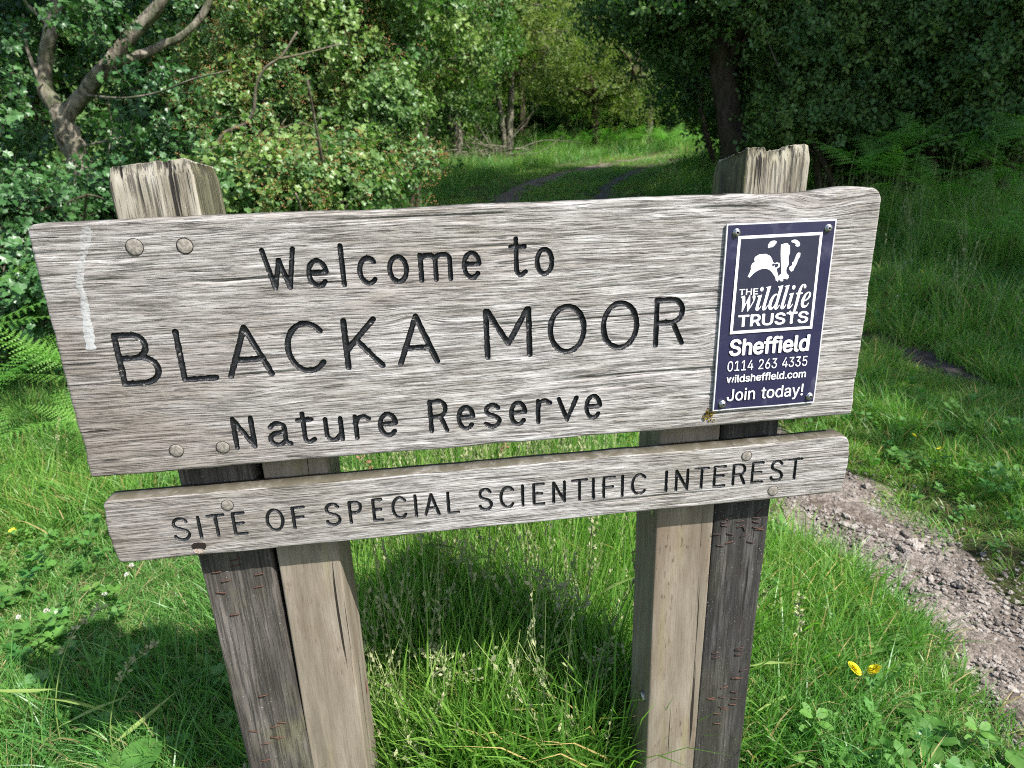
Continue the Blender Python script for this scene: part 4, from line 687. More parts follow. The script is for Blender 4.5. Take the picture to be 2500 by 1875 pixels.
def crown(name, parent, ells, nclump, per, coll, cr=0.28, scl=(0.8, 1.3), seed=0, nvar=5, tintamp=0.6, anchors=None, bark_m=None, twig_r=0.02, special=None, shell=0.55, flat=0.75, limb=True):
    """clumps of sprigs through a set of ellipsoids; each clump hangs on a limb grown from the nearest anchor"""
    r = np.random.default_rng(seed)
    P = []; R = []; S = []; I = []; T = []
    mb = MB(); anyl = False
    vols = np.array([e[3] * e[4] * e[5] for e in ells]) ** 0.7; vols /= vols.sum()
    for c in range(nclump):
        e = ells[r.choice(len(ells), p=vols)]
        d = r.normal(size=3); d /= np.linalg.norm(d)
        rad = r.uniform(shell, 1.0) if r.random() < 0.75 else r.uniform(0.1, shell)
        ctr = np.array(e[:3]) + d * rad * np.array(e[3:6])
        g = float(hgt(ctr[0], ctr[1]))
        if ctr[2] < g + 0.05: ctr[2] = g + r.uniform(0.05, 0.3)
        k = max(3, int(per * r.uniform(.5, 1.5)))
        rr = cr * r.uniform(.6, 1.4)
        off = r.normal(size=(k, 3)) * rr * np.array([1, 1, flat]) * 0.55
        pts = ctr + off
        gg = hgt(pts[:, 0], pts[:, 1]); pts[:, 2] = np.maximum(pts[:, 2], gg + 0.03)
        P.append(pts)
        # sprigs point outwards and up
        out = off / (np.linalg.norm(off, axis=1)[:, None] + 1e-6) * 0.8 + d * 0.6 + np.array([0, 0, .35]) + r.normal(size=(k, 3)) * .45
        out /= np.linalg.norm(out, axis=1)[:, None]
        tilt = np.arccos(np.clip(out[:, 2], -1, 1)); az = np.arctan2(out[:, 1], out[:, 0])
        # euler XYZ: rotate about Y by tilt then Z by azimuth
        R.append(np.stack([r.uniform(-.3, .3, k), tilt, az], 1))
        S.append(r.uniform(*scl, k))
        t = np.clip(r.uniform(-.25, 1) * tintamp + r.normal(0, .12, k), 0, 1)
        if special is not None and r.random() < special[0]:
            I.append(r.choice(special[1], k))
        else: I.append(r.integers(0, nvar, k))
        T.append(t)
        if anchors is not None and limb and r.random() < 0.8:
            A = np.asarray(anchors); j = int(np.argmin(np.linalg.norm(A - ctr, axis=1) + r.uniform(0, .4, len(A))))
            a = A[j]; L = np.linalg.norm(ctr - a)
            mid = (a + ctr) / 2 + r.normal(0, .10, 3) * L + np.array([0, 0, .06 * L])
            tube(mb, smooth_path([a, mid, ctr], 6), [twig_r * min(1.6, .5 + L), min(0.004, twig_r)], 5, cap=False); anyl = True
    P = np.concatenate(P)
    o = scatter('foliage', P, np.concatenate(R), np.concatenate(S), np.concatenate(I), np.concatenate(T), coll, parent)
    o['kind'] = 'stuff'
    if anyl: link('branches', mb.mesh('branches', bark_m or M['bark_mid']), parent)['kind'] = 'stuff'
    return o

def trunk(parent, polys, mat, sides=12, rough=0.12):
    """polys: list of (points, r0, r1); one mesh"""
    mb = MB()
    for i, (p, r0, r1) in enumerate(polys):
        S = smooth_path(p, 26)
        tube(mb, S, np.linspace(r0, r1, len(S)), sides, rough=rough, seed=i + len(polys))
    return link('trunk', mb.mesh('trunk', mat), parent)

def ell(px, py, Y, rx, ry, rz): p = at(px, py, Y); return (p[0], p[1], p[2], rx, ry, rz)

def base_of(p): return (float(p[0]), float(p[1]), float(gz(p[0], p[1])))
# ================================================================== THE SIGN
def arc(cx, cy, rx, ry, a0, a1, n=22):
    a = np.radians(np.linspace(a0, a1, n)); return [(cx + rx * math.cos(t), cy + ry * math.sin(t)) for t in a]
def glyph(ch, h=0.67):
    S = []
    if ch == 'W': S = [[(0, 1), (.27, 0), (.5, .72), (.76, 0), (1, 1)]]
    elif ch == 'B': S = [[(0, 0), (0, 1), (.42, 1)] + arc(.42, .765, .36, .235, 90, -90, 14) + [(0, .53)], [(.42, .53)] + arc(.55, .265, .45, .265, 90, -90, 16) + [(0, 0)]]
    elif ch == 'L': S = [[(0, 1), (0, 0), (1, 0)]]
    elif ch == 'A': S = [[(0, 0), (.5, 1), (1, 0)], [(.17, .33), (.83, .33)]]
    elif ch == 'C': S = [arc(.56, .5, .56, .5, 42, 318, 34)]
    elif ch == 'K': S = [[(0, 1), (0, 0)], [(.86, 1), (.02, .38)], [(.30, .59), (1, 0)]]
    elif ch == 'M': S = [[(0, 0), (0, 1), (.04, 1), (.5, .27), (.96, 1), (1, 1), (1, 0)]]
    elif ch == 'O': S = [arc(.5, .5, .5, .5, 0, 360, 44)]
    elif ch == 'R': S = [[(0, 0), (0, 1), (.55, 1)] + arc(.55, .745, .42, .255, 90, -90, 14) + [(0, .49)], [(.62, .49), (1, 0)]]
    elif ch == 'N': S = [[(0, 0), (0, 1), (1, 0), (1, 1)]]
    elif ch == 'S': S = [[tuple(p) for p in smooth_path([(.93, .84), (.72, .98), (.38, 1.0), (.06, .86), (.08, .64), (.40, .53), (.80, .42), (1.0, .22), (.80, .03), (.42, -.01), (.10, .07), (0, .18)], 44)]]
    elif ch == 'I': S = [[(0, 0), (0, 1)]]
    elif ch == 'T': S = [[(0, 1), (1, 1)], [(.5, 1), (.5, 0)]]
    elif ch == 'E': S = [[(1, 1), (0, 1), (0, 0), (1, 0)], [(0, .52), (.85, .52)]]
    elif ch == 'F': S = [[(1, 1), (0, 1), (0, 0)], [(0, .52), (.85, .52)]]
    elif ch == 'P': S = [[(0, 0), (0, 1), (.5, 1)] + arc(.5, .74, .48, .26, 90, -90, 14) + [(0, .48)]]
    elif ch == 'e': S = [[(.03, .54 * h)] + [(.95, .54 * h)] + arc(.5, .5 * h, .5, .5 * h, 6, 318, 34)]
    elif ch == 'l': S = [[(0, 0), (0, 1.02)]]
    elif ch == 'c': S = [arc(.54, .5 * h, .54, .5 * h, 44, 316, 30)]
    elif ch == 'o': S = [arc(.5, .5 * h, .5, .5 * h, 0, 360, 36)]
    elif ch == 'm': S = [[(0, 0), (0, h)], [(0, .78 * h)] + arc(.25, .80 * h, .25, .20 * h, 180, 0, 12) + [(.5, 0)], [(.5, .78 * h)] + arc(.75, .80 * h, .25, .20 * h, 180, 0, 12) + [(1, 0)]]
    elif ch == 't': S = [[(.36, .97), (.36, .18)] + arc(.64, .16, .28, .16, 180, 300, 8) + [(1, .08)], [(0, .76), (.95, .76)]]
    elif ch == 'N': pass
    elif ch == 'a': S = [[(.06, .84 * h)] + arc(.42, .74 * h, .36, .27 * h, 140, 0, 12) + [(.78, .12 * h), (1, 0)], [(.78, .60 * h), (.42, .56 * h)] + arc(.40, .28 * h, .40, .28 * h, 100, 290, 16) + [(.78, .16 * h)]]
    elif ch == 'u': S = [[(0, h), (0, .32 * h)] + arc(.42, .30 * h, .42, .30 * h, 180, 330, 12) + [(1, .28 * h)], [(1, h), (1, 0)]]
    elif ch == 'r': S = [[(0, h), (0, 0)], [(0, .66 * h)] + arc(.52, .62 * h, .5, .37 * h, 160, 45, 12) + [(1, .86 * h)]]
    elif ch == 's': S = [[tuple(p) for p in smooth_path([(.92, .84 * h), (.66, .99 * h), (.30, .97 * h), (.06, .78 * h), (.28, .57 * h), (.72, .46 * h), (1.0, .26 * h), (.80, .04 * h), (.40, -.01 * h), (0, .14 * h)], 36)]]
    elif ch == 'v': S = [[(0, h), (.46, 0), (1, h)]]
    return S

def carved_board(name, parent, x0, x1, z0, z1, thick, res, letters, mat, round_r, topfun, botfun, corner, seed, label=None, dip=0.0032):
    nx = int(round((x1 - x0) / res)) + 1; nz = int(round((z1 - z0) / res)) + 1
    xs = np.linspace(x0, x1, nx); zs = np.linspace(z0, z1, nz)
    X, Z = np.meshgrid(xs, zs, indexing='ij')
    sd = np.full(X.shape, 1.0); own = np.full(X.shape, -1, int); hw = np.full(X.shape, .003)
    for li, (ch, strokes, w) in enumerate(letters):
        for S in strokes:
            S = np.asarray(S, float)
            for a, b in zip(S[:-1], S[1:]):
                m = w + 2.5 * res
                i0 = max(0, int((min(a[0], b[0]) - m - x0) / res)); i1 = min(nx, int((max(a[0], b[0]) + m - x0) / res) + 2)
                j0 = max(0, int((min(a[1], b[1]) - m - z0) / res)); j1 = min(nz, int((max(a[1], b[1]) + m - z0) / res) + 2)
                if i0 >= i1 or j0 >= j1: continue
                gx = X[i0:i1, j0:j1]; gzz = Z[i0:i1, j0:j1]
                ab = b - a; l2 = ab @ ab + 1e-14
                t = np.clip(((gx - a[0]) * ab[0] + (gzz - a[1]) * ab[1]) / l2, 0, 1)
                ww = w * (1 + .24 * vnoise((a[0] + t * ab[0]) * 260, (a[1] + t * ab[1]) * 260, 77))
                d = np.hypot(gx - a[0] - t * ab[0], gzz - a[1] - t * ab[1]) - ww / 2
                cur = sd[i0:i1, j0:j1]; k = d < cur
                cur[k] = d[k]; own[i0:i1, j0:j1][k] = li; hw[i0:i1, j0:j1][k] = w / 2
    gX, gZ = np.gradient(sd, res)
    gl = gX ** 2 + gZ ** 2 + 1e-9
    snap = (np.abs(sd) < 0.6 * res) & (gl > .3) & (gl < 2.5)
    PX = X - np.where(snap, sd * gX / gl, 0); PZ = Z - np.where(snap, sd * gZ / gl, 0)
    sds = np.where(snap, 0, sd)
    u = np.clip(1 + sds / hw, 0, 1)
    depth = np.where(sds < 0, dip * np.sqrt(np.clip(1 - u ** 2.6, 0, 1)) + 0.0004, 0)
    # weathered relief: grain stands proud of the softer wood between
    wz = PZ + 0.010 * fbm(PX * 2.2, PZ * 9, seed, 2)
    rel = 0.00040 * fbm(PX * 18, wz * 420, seed + 3, 2) + 0.0004 * fbm(PX * 5, wz * 50, seed + 6, 2)
    ck = vnoise(PX * 7, wz * 130, seed + 9); rel = rel + 0.0016 * np.clip(-ck - 0.36, 0, .1) / .1
    ed = np.minimum.reduce([X - x0, x1 - X, Z - z0, z1 - Z])
    rr = round_r * (1 + .5 * vnoise(X * 25, Z * 25, seed + 2))
    edge = rr * (1 - np.sqrt(np.clip(1 - (1 - np.clip(ed / rr, 0, 1)) ** 2, 0, 1)))
    YY = depth + rel * (sds > 0) + rel * .4 * (sds <= 0) + edge
    # outline: rounded corners and a wavering edge
    for (cx, cz, r) in corner:
        sx = 1 if cx == x1 else -1; sz = 1 if cz == z1 else -1
        a = np.clip(1 - (cx - X) * sx / r, 0, 1); b = np.clip(1 - (cz - Z) * sz / r, 0, 1)
        m = (a > 0) & (b > 0); f = np.where(m, np.maximum(a, b) / (np.hypot(a, b) + 1e-9), 1)
        PX = np.where(m, cx - sx * r * (1 - a * f), PX); PZ = np.where(m, cz - sz * r * (1 - b * f), PZ)
    PZ = PZ + topfun(X) * np.exp(-(z1 - Z) / .016) + botfun(X) * np.exp(-(Z - z0) / .014)
    PX = PX + 0.0014 * (fbm(Z * 40, Z * 0, seed + 20, 3)) * (np.exp(-(X - x0) / .008) - np.exp(-(x1 - X) / .008)) * 2
    V = np.stack([PX, YY, PZ], -1).reshape(-1, 3)
    i, j = np.meshgrid(np.arange(nx - 1), np.arange(nz - 1), indexing='ij')
    A = (i * nz + j)
    sc = (sds[:-1, :-1] + sds[1:, :-1] + sds[1:, 1:] + sds[:-1, 1:]) / 4
    inside = sc < -1e-7
    F = np.stack([A, A + nz, A + nz + 1, A + 1], -1)
    Fb = F[~inside]
    # sides and back
    loop = [k * nz for k in range(nx)] + [(nx - 1) * nz + k for k in range(1, nz)] + [k * nz + nz - 1 for k in range(nx - 2, -1, -1)] + [k for k in range(nz - 2, 0, -1)]
    loop = np.array(loop); nb = len(loop); n0 = len(V)
    B = V[loop].copy(); B[:, 1] = thick
    k = np.arange(nb)
    side = np.stack([loop, n0 + k, n0 + (k + 1) % nb, loop[(k + 1) % nb]], 1)
    VB = np.vstack([V, B])
    cidx = len(VB); VB = np.vstack([VB, [[(x0 + x1) / 2, thick, (z0 + z1) / 2]]])
    back = np.stack([n0 + k, np.full(nb, cidx), np.full(nb, cidx), n0 + (k + 1) % nb], 1)
    quads = np.vstack([Fb, side]); faces_back = [[int(n0 + q), cidx, int(n0 + (q + 1) % nb)] for q in range(nb)]
    tot = np.concatenate([np.full(len(quads), 4), np.full(nb, 3)])
    me = bpy.data.meshes.new(name)
    flat = np.concatenate([quads.ravel(), np.array(faces_back).ravel()]).astype(np.int32)
    used = np.unique(flat); rm = np.full(len(VB), -1); rm[used] = np.arange(len(used)); flat = rm[flat].astype(np.int32); VB = VB[used]
    me.vertices.add(len(VB)); me.vertices.foreach_set('co', VB.astype(np.float32).ravel())
    me.loops.add(len(flat)); me.loops.foreach_set('vertex_index', flat)
    me.polygons.add(len(tot)); st = np.zeros(len(tot), np.int32); st[1:] = np.cumsum(tot)[:-1]
    me.polygons.foreach_set('loop_start', st); me.polygons.foreach_set('loop_total', tot.astype(np.int32))
    me.polygons.foreach_set('use_smooth', np.ones(len(tot), bool)); me.materials.append(mat)
    me.update(calc_edges=True)
    o = link(name, me, parent)
    fo = np.where(inside, own[:-1, :-1], -1)
    for li, (ch, strokes, w) in enumerate(letters):
        m = inside & ((own[:-1, :-1] == li) | (own[1:, 1:] == li) & (own[:-1, :-1] < 0))
        f = F[m]
        if len(f) == 0: continue
        used = np.unique(f); rm = np.full(len(V), -1); rm[used] = np.arange(len(used))
        l = link('letter', np_mesh('letter', V[used], rm[f], mats=[M['paint']]), o)
        l['label'] = 'carved black letter ' + ch
    return o

def row_letters(row, w, h=None):
    out = []; b = LETTERS[row]
    for ch, xl, xr in b['l']:
        xm = (xl + xr) / 2
        zb = b['pb'][0] * xm + b['pb'][1]; zc = b['pc'][0] * xm + b['pc'][1]
        hh = (b['xh'] - zb) / (zc - zb) if b['xh'] else .67
        if row == 'r3': hh = .72
        Ss = [[(xl + p[0] * (xr - xl), zb + p[1] * (zc - zb)) for p in S] for S in glyph(ch, hh)]
        out.append((ch, Ss, w))
    return out

sign = empty('nature_reserve_sign', (0, 0.08, 0), label='weathered wooden sign on two double posts reading Welcome to BLACKA MOOR Nature Reserve', cat='sign')
ZT, ZB = 1.12, 1.12 - 0.3037
def top_main(X): return 0.0035 * np.exp(-((X - .455) / .032) ** 2) - 0.0015 * np.exp(-((X - .37) / .04) ** 2) + 0.0016 * fbm(X * 14, X * 0, 201, 3)
def bot_main(X): return 0.0015 * fbm(X * 16, X * 0, 211, 3)
main = carved_board('main_board', sign, -0.5, 0.5, ZB, ZT, 0.028, 0.001,
    row_letters('r1', .0060) + row_letters('r2', .0072) + row_letters('r3', .0062), M['board'], .0045, top_main, bot_main,
    [(-0.5, ZT, .010), (0.5, ZT, .016), (-0.5, ZB, .004), (0.5, ZB, .004)], 300)
zt2, zb2 = 1.12 - 0.3355, 1.12 - 0.4257
lower = carved_board('lower_board', sign, -0.496, 0.5045, zb2, zt2, 0.026, 0.0008, row_letters('r4', .0044), M['lowboard'], .0030,
    lambda X: 0.0012 * fbm(X * 18, X * 0, 221, 3), lambda X: 0.0010 * fbm(X * 15, X * 0, 231, 3),
    [(-0.496, zt2, .009), (0.5045, zt2, .016), (-0.496, zb2, .009), (0.5045, zb2, .004)], 340, dip=0.0022)
lower['label'] = 'narrow lower board reading SITE OF SPECIAL SCIENTIFIC INTEREST'

# oak plugs over the bolts
def plug(x, z, r, y, par, mat=None, seed=0):
    mb = MB(); n = 28; rr = np.random.default_rng(seed); tilt = rr.uniform(-.06, .06, 2)
    rings = [(1.0, .0015), (1.0, -.0001), (.95, -.0004), (.5, -.0005), (0.02, -.0005)]
    V = []
    for f, dy in rings:
        for k in range(n):
            a = 2 * math.pi * k / n; px = r * f * math.cos(a) * (1 + .03 * math.sin(3 * a + seed)); pz = r * f * math.sin(a)
            V.append((x + px, y + dy + tilt[0] * px + tilt[1] * pz, z + pz))
    F = []
    for i in range(len(rings) - 1):
        for k in range(n):
            F.append([i * n + k, i * n + (k + 1) % n, (i + 1) * n + (k + 1) % n, (i + 1) * n + k])
    mb.add(V, F); link('wooden_plug', mb.mesh('wooden_plug', mat or M['plug']), par)
    mb = MB(); V = []
    for f in (1.0, 1.10):
        for k in range(n): a = 2 * math.pi * k / n; V.append((x + r * f * math.cos(a), y - .00025, z + r * f * math.sin(a)))
    mb.add(V, [[k, (k + 1) % n, n + (k + 1) % n, n + k] for k in range(n)]); link('dark_rim', mb.mesh('dark_rim', M['plugdark']), par)
for k, (x, z, r) in enumerate([(-.3932, 1.091, .0088), (-.3404, 1.0898, .0083), (-.3953, .8444, .0079), (-.3405, .844, .0076)]): plug(x, z, r, -0.0003, main, seed=k)
for k, (x, z, r) in enumerate([(-.3484, .764, .0072), (.3493, .7673, .0070), (.3941, .7083, .0072)]): plug(x, z, r, -0.0003, lower, seed=9 + k)
# the empty plug hole
mb = MB(); hp = [(-.0095, .0025), (-.006, .0058), (0, .0062), (.006, .005), (.0082, .0042), (.0088, -.001), (.0060, -.0050), (.001, -.0028), (-.004, -.002), (-.0085, -.003)]
mb.add([(-.3925 + a, -.0006, .7085 + b) for a, b in hp], [list(range(len(hp)))]); link('empty_plug_hole', mb.mesh('empty_plug_hole', M['plugdark'], smooth=False), lower)
mb = MB(); hp = [(-.008, -.004), (-.004, -.003), (.001, -.004), (.006, -.0062), (.004, -.0092), (-.001, -.0105), (-.007, -.008)]
M['rawwood'] = simple('broken_wood', (0.30, 0.22, 0.17), 0.9, 0.2, nscale=400, nstr=.8, col2=(0.42, 0.36, 0.32))
mb.add([(-.3930 + a, -.0008, .7085 + b) for a, b in hp], [list(range(len(hp)))]); link('broken_edge', mb.mesh('broken_edge', M['rawwood'], smooth=False), lower)
# bird-lime streak
def streak():
    P = np.array([[-.4365, 1.117], [-.444, 1.095], [-.453, 1.073], [-.4595, 1.05], [-.4575, 1.042], [-.4600, 1.018], [-.4635, .978]])
    zz = np.linspace(1.1155, .978, 140); xc = np.interp(zz, P[::-1, 1], P[::-1, 0])
    w = np.interp(zz, [.978, 1.0, 1.035, 1.05, 1.08, 1.115], [.0050, .0050, .0038, .0034, .0038, .0060]) * (1 + .5 * fbm(zz * 300, zz * 0, 88, 2))
    V = []; N_ = 7
    for k in range(N_):
        u = k / (N_ - 1) * 2 - 1; V.append(np.stack([xc + u * w, np.full_like(zz, -.0011 + .0006 * u * u), zz], 1))
    V = np.stack(V, 1).reshape(-1, 3); F = [[i * N_ + j, i * N_ + j + 1, (i + 1) * N_ + j + 1, (i + 1) * N_ + j] for i in range(139) for j in range(N_ - 1)]
    s = NT('lime_streak'); co = s.obj(); f, _ = s.noise(s.mapping(co, (70, 1, 460)), 1.0, 4, 0.65)
    g, _ = s.noise(s.mapping(co, (260, 1, 300)), 1.0, 2, 0.6)
    sx = s.new('ShaderNodeSeparateXYZ'); s.link(co, sx.inputs[0])
    low = s.math('MULTIPLY', s.math('SUBTRACT', 1.07, sx.outputs[2]), 1.3)
    al = s.ramp(s.math('ADD', s.math('ADD', s.math('MULTIPLY', f, .62), s.math('MULTIPLY', g, .38)), low), [(0.38, 0.0), (0.62, 0.55)])
    s.done((0.62, 0.64, 0.64), 0.85, None, 0.2); s.link(al, s.b.inputs['Alpha'])
    link('white_streak', np_mesh('white_streak', V, F, mats=[s.m]), main)
streak()
# little tuft of lichen under the plate's corner
mb = MB(); r_ = np.random.default_rng(3)
for k in range(40):
    p = np.array([.2885 + r_.normal(0, .0032), -.001, .8355 + r_.normal(0, .003)]); d = r_.normal(size=3) * [1, .35, 1]; d[1] = -abs(d[1])
    add_leaf(mb, p, d, r_.normal(size=3), .005, 'dia')
link('lichen_tuft', mb.mesh('lichen_tuft', M['moss'], smooth=False), main)

# ---- posts
def post(name, x0, x1, y0, y1, zbot, ztop, mat, seed, relief=0.001, rad=0.005, lean=0.0, dz=0.008, topmat=None, label=None, chip=0):
    per = []
    def edge(a, b, n):
        L = np.hypot(b[0] - a[0], b[1] - a[1]); k = max(2, int(L / .0022))
        for t in range(k): f = t / k; per.append((a[0] + (b[0] - a[0]) * f, a[1] + (b[1] - a[1]) * f, n[0], n[1]))
    def cor(cx, cy, a0):
        for t in range(4): a = math.radians(a0 + 90 * t / 4); per.append((cx + rad * math.cos(a), cy + rad * math.sin(a), math.cos(a), math.sin(a)))
    edge((x0 + rad, y0), (x1 - rad, y0), (0, -1)); cor(x1 - rad, y0 + rad, -90)
    edge((x1, y0 + rad), (x1, y1 - rad), (1, 0)); cor(x1 - rad, y1 - rad, 0)
    edge((x1 - rad, y1), (x0 + rad, y1), (0, 1)); cor(x0 + rad, y1 - rad, 90)
    edge((x0, y1 - rad), (x0, y0 + rad), (-1, 0)); cor(x0 + rad, y0 + rad, 180)
    per = np.array(per); n = len(per); s = np.arange(n) * .0022
    nl = int((ztop - zbot) / dz) if not callable(ztop) else int((1.175 - zbot) / dz)
    zt = ztop(per[:, 0], per[:, 1]) if callable(ztop) else np.full(n, ztop)
    V = []
    for k in range(nl + 1):
        z = zbot + (zt - zbot) * k / nl
        g = fbm(s * 150, z * 5, seed, 2) * relief * 1.2 - np.clip(-vnoise(s * 95 + z * 1.5, z * 2.5, seed + 5) - .3, 0, .2) * relief * 12
        g = g + 0.0012 * fbm(s * 8, z * 6, seed + 8, 2)
        rnd = -0.004 * max(0, 1 - (nl - k) / 2.0)
        V.append(np.stack([per[:, 0] + per[:, 2] * (g + rnd) + lean * (z - 1.12), per[:, 1] + per[:, 3] * (g + rnd), z], 1))
    cx, cy = (x0 + x1) / 2, (y0 + y1) / 2
    for f in (.92, .78, .55, .28, .02):
        px = cx + (per[:, 0] - cx) * f; py = cy + (per[:, 1] - cy) * f
        z = (ztop(px, py) if callable(ztop) else np.full(n, ztop)) + 0.003 * (1 - f) ** .5 + 0.0015 * vnoise(px * 300, py * 300, seed)
        V.append(np.stack([px + lean * (z - 1.12), py, z], 1))
    V = np.concatenate(V); rows = nl + 6
    i, j = np.meshgrid(np.arange(rows - 1), np.arange(n), indexing='ij'); k2 = (j + 1) % n
    F = np.stack([i * n + j, i * n + k2, (i + 1) * n + k2, (i + 1) * n + j], -1).reshape(-1, 4)
    zc = V[F].mean(1)[:, 2]
    mi = (zc > 1.09).astype(int) if topmat else np.zeros(len(F), int)
    if topmat: mi = np.where((mi == 1) & (np.abs(per[j.ravel(), 2]) > .7) & (i.ravel() < nl), 2, mi)
    me = np_mesh(name, V, F, mats=[mat] + ([topmat, M['mossy_side']] if topmat else []), mat_idx=mi)
    o = link(name, me, sign)
    if label: o['label'] = label
    return o
def ztL(x, y):
    u = (x + .42) / .094; v = (y - .03) / .1
    return 1.1755 + .006 * np.clip(u, 0, 1) - .010 * np.clip(v, 0, 1) - .007 * np.clip(.12 - u, 0, 1) / .12 * .8 - .007 * np.clip(u - .93, 0, 1) * 4 + .0025 * vnoise(x * 160, y * 60, 401)
def ztR(x, y):
    u = (x - .328) / .086; v = (y - .03) / .1
    st = np.where((u > .30) & (u < .62), -.0042, 0.0) + np.where(u > .64, .0012, 0)
    return 1.1735 + st * (v < .5) - .019 * np.clip(v, 0, 1) + .003 * vnoise(x * 420, y * 90, 411) + .0015 * vnoise(x * 900, y * 300, 412)
pL = post('tall_post', -.4186, -.3245, .0285, .126, -.25, ztL, M['dark_post'], 500, relief=.0011, rad=.005, lean=-.021, topmat=M['pale_post'], label='left tall post, dark grey below the boards and pale cracked above them')
pR = post('tall_post', .3275, .4138, .0285, .124, -.25, ztR, M['black_post'], 520, relief=.0012, rad=.004, lean=.010, topmat=M['pale_post'], label='right tall post, blackened and full of staples, with a pale split top')
qL = post('short_post', -.3075, -.2245, .0300, .136, -.25, 1.07, M['soft'], 540, relief=.00025, rad=.003, label='left newer post with fawn sawn face')
qR = post('short_post', .2335, .3225, .0300, .122, -.25, 1.07, M['soft'], 560, relief=.00025, rad=.003, label='right newer post with hairline cracks')

# staples left by old notices
def staple_mesh(mat, w=.0118, t=.0008):
    mb = MB()
    tube(mb, [(-w / 2, .0012, 0), (-w / 2, -.0009, 0), (-w / 2 + .0012, -.0014, 0), (w / 2 - .0012, -.0014, 0), (w / 2, -.0009, 0), (w / 2, .0012, 0)], t, 5)
    return mb.mesh('staple', mat)
stR = staple_mesh(M['rust']); stD = staple_mesh(M['rustdark'])
r_ = np.random.default_rng(12)
for (x, z) in STAPLES_L: link('staple', stR, pL, (x, .0283, z), (0, r_.uniform(-.25, .25), 0))
for (x, z) in STAPLES_R: link('staple', stD if z > .35 or r_.random() < .4 else stR, pR, (x, .0283, z), (0, r_.uniform(-.35, .35), 0))
for k in range(14): link('staple', stR if k % 3 else stD, pR, (r_.uniform(.335, .40), .0283, r_.uniform(.24, .42) if k % 2 else r_.uniform(.60, .66)), (0, r_.uniform(-1.4, 1.4) if k % 4 == 0 else r_.uniform(-.3, .3), 0))
# bolt head and tag on the side of the right newer post
mb = MB(); tube(mb, [(.2338, .052, .3127), (.2295, .052, .3127), (.2280, .052, .3127)], [.0085, .0085, .0068], 12); link('bolt_head', mb.mesh('bolt_head', M['steel'], smooth=False), qR)
mb = MB(); tube(mb, [(.2340, .046, .667), (.2318, .046, .667)], .0052, 14); link('round_tag', mb.mesh('round_tag', M['steel'], smooth=False), qR)
mb = MB(); mb.add([(-.2240, .108, .335), (-.2240, .122, .333), (-.2240, .123, .350), (-.2240, .118, .358), (-.2240, .109, .356)], [[0, 1, 2, 3, 4]]); link('rust_mark', mb.mesh('rust_mark', simple('rust_mark', (0.22, 0.12, 0.10), .9, .2)), qL)

# ---- the enamelled plate
def flat_poly(name, P, y, mat, par):
    me = np_mesh(name, [(p[0], y, p[1]) for p in P], [list(range(len(P)))], smooth=False, mats=[mat]); return link(name, me, par)
PC = [(.2943, 1.0862), (.4384, 1.0858), (.4386, .8410), (.2928, .8402)]
def lerp2(u, v):
    a = np.array(PC[0]) * (1 - u) + np.array(PC[1]) * u; b = np.array(PC[3]) * (1 - u) + np.array(PC[2]) * u
    return a * (1 - v) + b * v
mb = MB(); n = 20; V = []; F = []; mi = []
def pz(u, v): return -.0036 - .0009 * math.sin(u * 7 + v * 3) * (abs(v - .5) * 2) ** 3 - .0004 * math.sin(v * 9)
ring = [(0, 0)]; e = .011
us = [0, e, .3, .6, 1 - e, 1]; vs = [0, e * .62, .15, .35, .5, .65, .85, 1 - e * .62, 1]
for v in vs:
    for u in us:
        p = lerp2(u, v); V.append((p[0], pz(u, v), p[1]))
nu = len(us)
for a in range(len(vs) - 1):
    for b in range(nu - 1):
        F.append([a * nu + b, a * nu + b + 1, (a + 1) * nu + b + 1, (a + 1) * nu + b][::-1]); mi.append(0 if 0 < a < len(vs) - 2 and 0 < b < nu - 2 else 1)
bl = [b for b in range(nu)] + [a * nu + nu - 1 for a in range(1, len(vs))] + [(len(vs) - 1) * nu + b for b in range(nu - 2, -1, -1)] + [a * nu for a in range(len(vs) - 2, 0, -1)]
n0 = len(V)
for q in bl: V.append((V[q][0], -.0012, V[q][2]))
for k in range(len(bl)): F.append([bl[k], bl[(k + 1) % len(bl)], n0 + (k + 1) % len(bl), n0 + k]); mi.append(1)
mp = NT('scuffed_navy_plate'); co = mp.obj()
f, _ = mp.noise(mp.mapping(co, (40, 1, 500)), 1.0, 3, .6); g, _ = mp.noise(co, 24, 4, .6)
c = mp.mix(mp.ramp(f, [(.55, 0.0), (.8, .35)]), (0.017, 0.017, 0.050), (0.05, 0.05, 0.09)); c = mp.mix(mp.ramp(g, [(.56, 0.0), (.70, .45)]), c, (.10, .10, .15))
mp.done(c, mp.math('ADD', mp.math('MULTIPLY', g, .3), .25), mp.bump(f, .05, .001), .5)
plate = link('plate', np_mesh('plate', V, F, smooth=False, mats=[mp.m, M['edge']], mat_idx=mi), sign)
plate['label'] = 'dark blue metal plate with badger emblem and telephone number'
FO = [(.3098, 1.0710), (.4212, 1.0712), (.4222, .9466), (.3084, .9462)]; FI = [(.3134, 1.0673), (.4178, 1.0675), (.4187, .9502), (.3121, .9502)]
me = np_mesh('white_border', [(p[0], -.0046, p[1]) for p in FO + FI], [[0, 1, 5, 4][::-1], [1, 2, 6, 5][::-1], [2, 3, 7, 6][::-1], [3, 0, 4, 7][::-1]], smooth=False, mats=[M['white']]); link('white_border', me, plate)
flat_poly('dark_panel', FI[::-1], -.0045, M['navydark'], plate)
for k_, P in BADGER.items():
    flat_poly('emblem', P, -.0048, M['white'], plate)
flat_poly('emblem', [(.3593 + .0019 * math.cos(a), 1.0338 - .0004 + .0017 * math.sin(a)) for a in np.linspace(0, 6, 9)], -.0050, M['navydark'], plate)

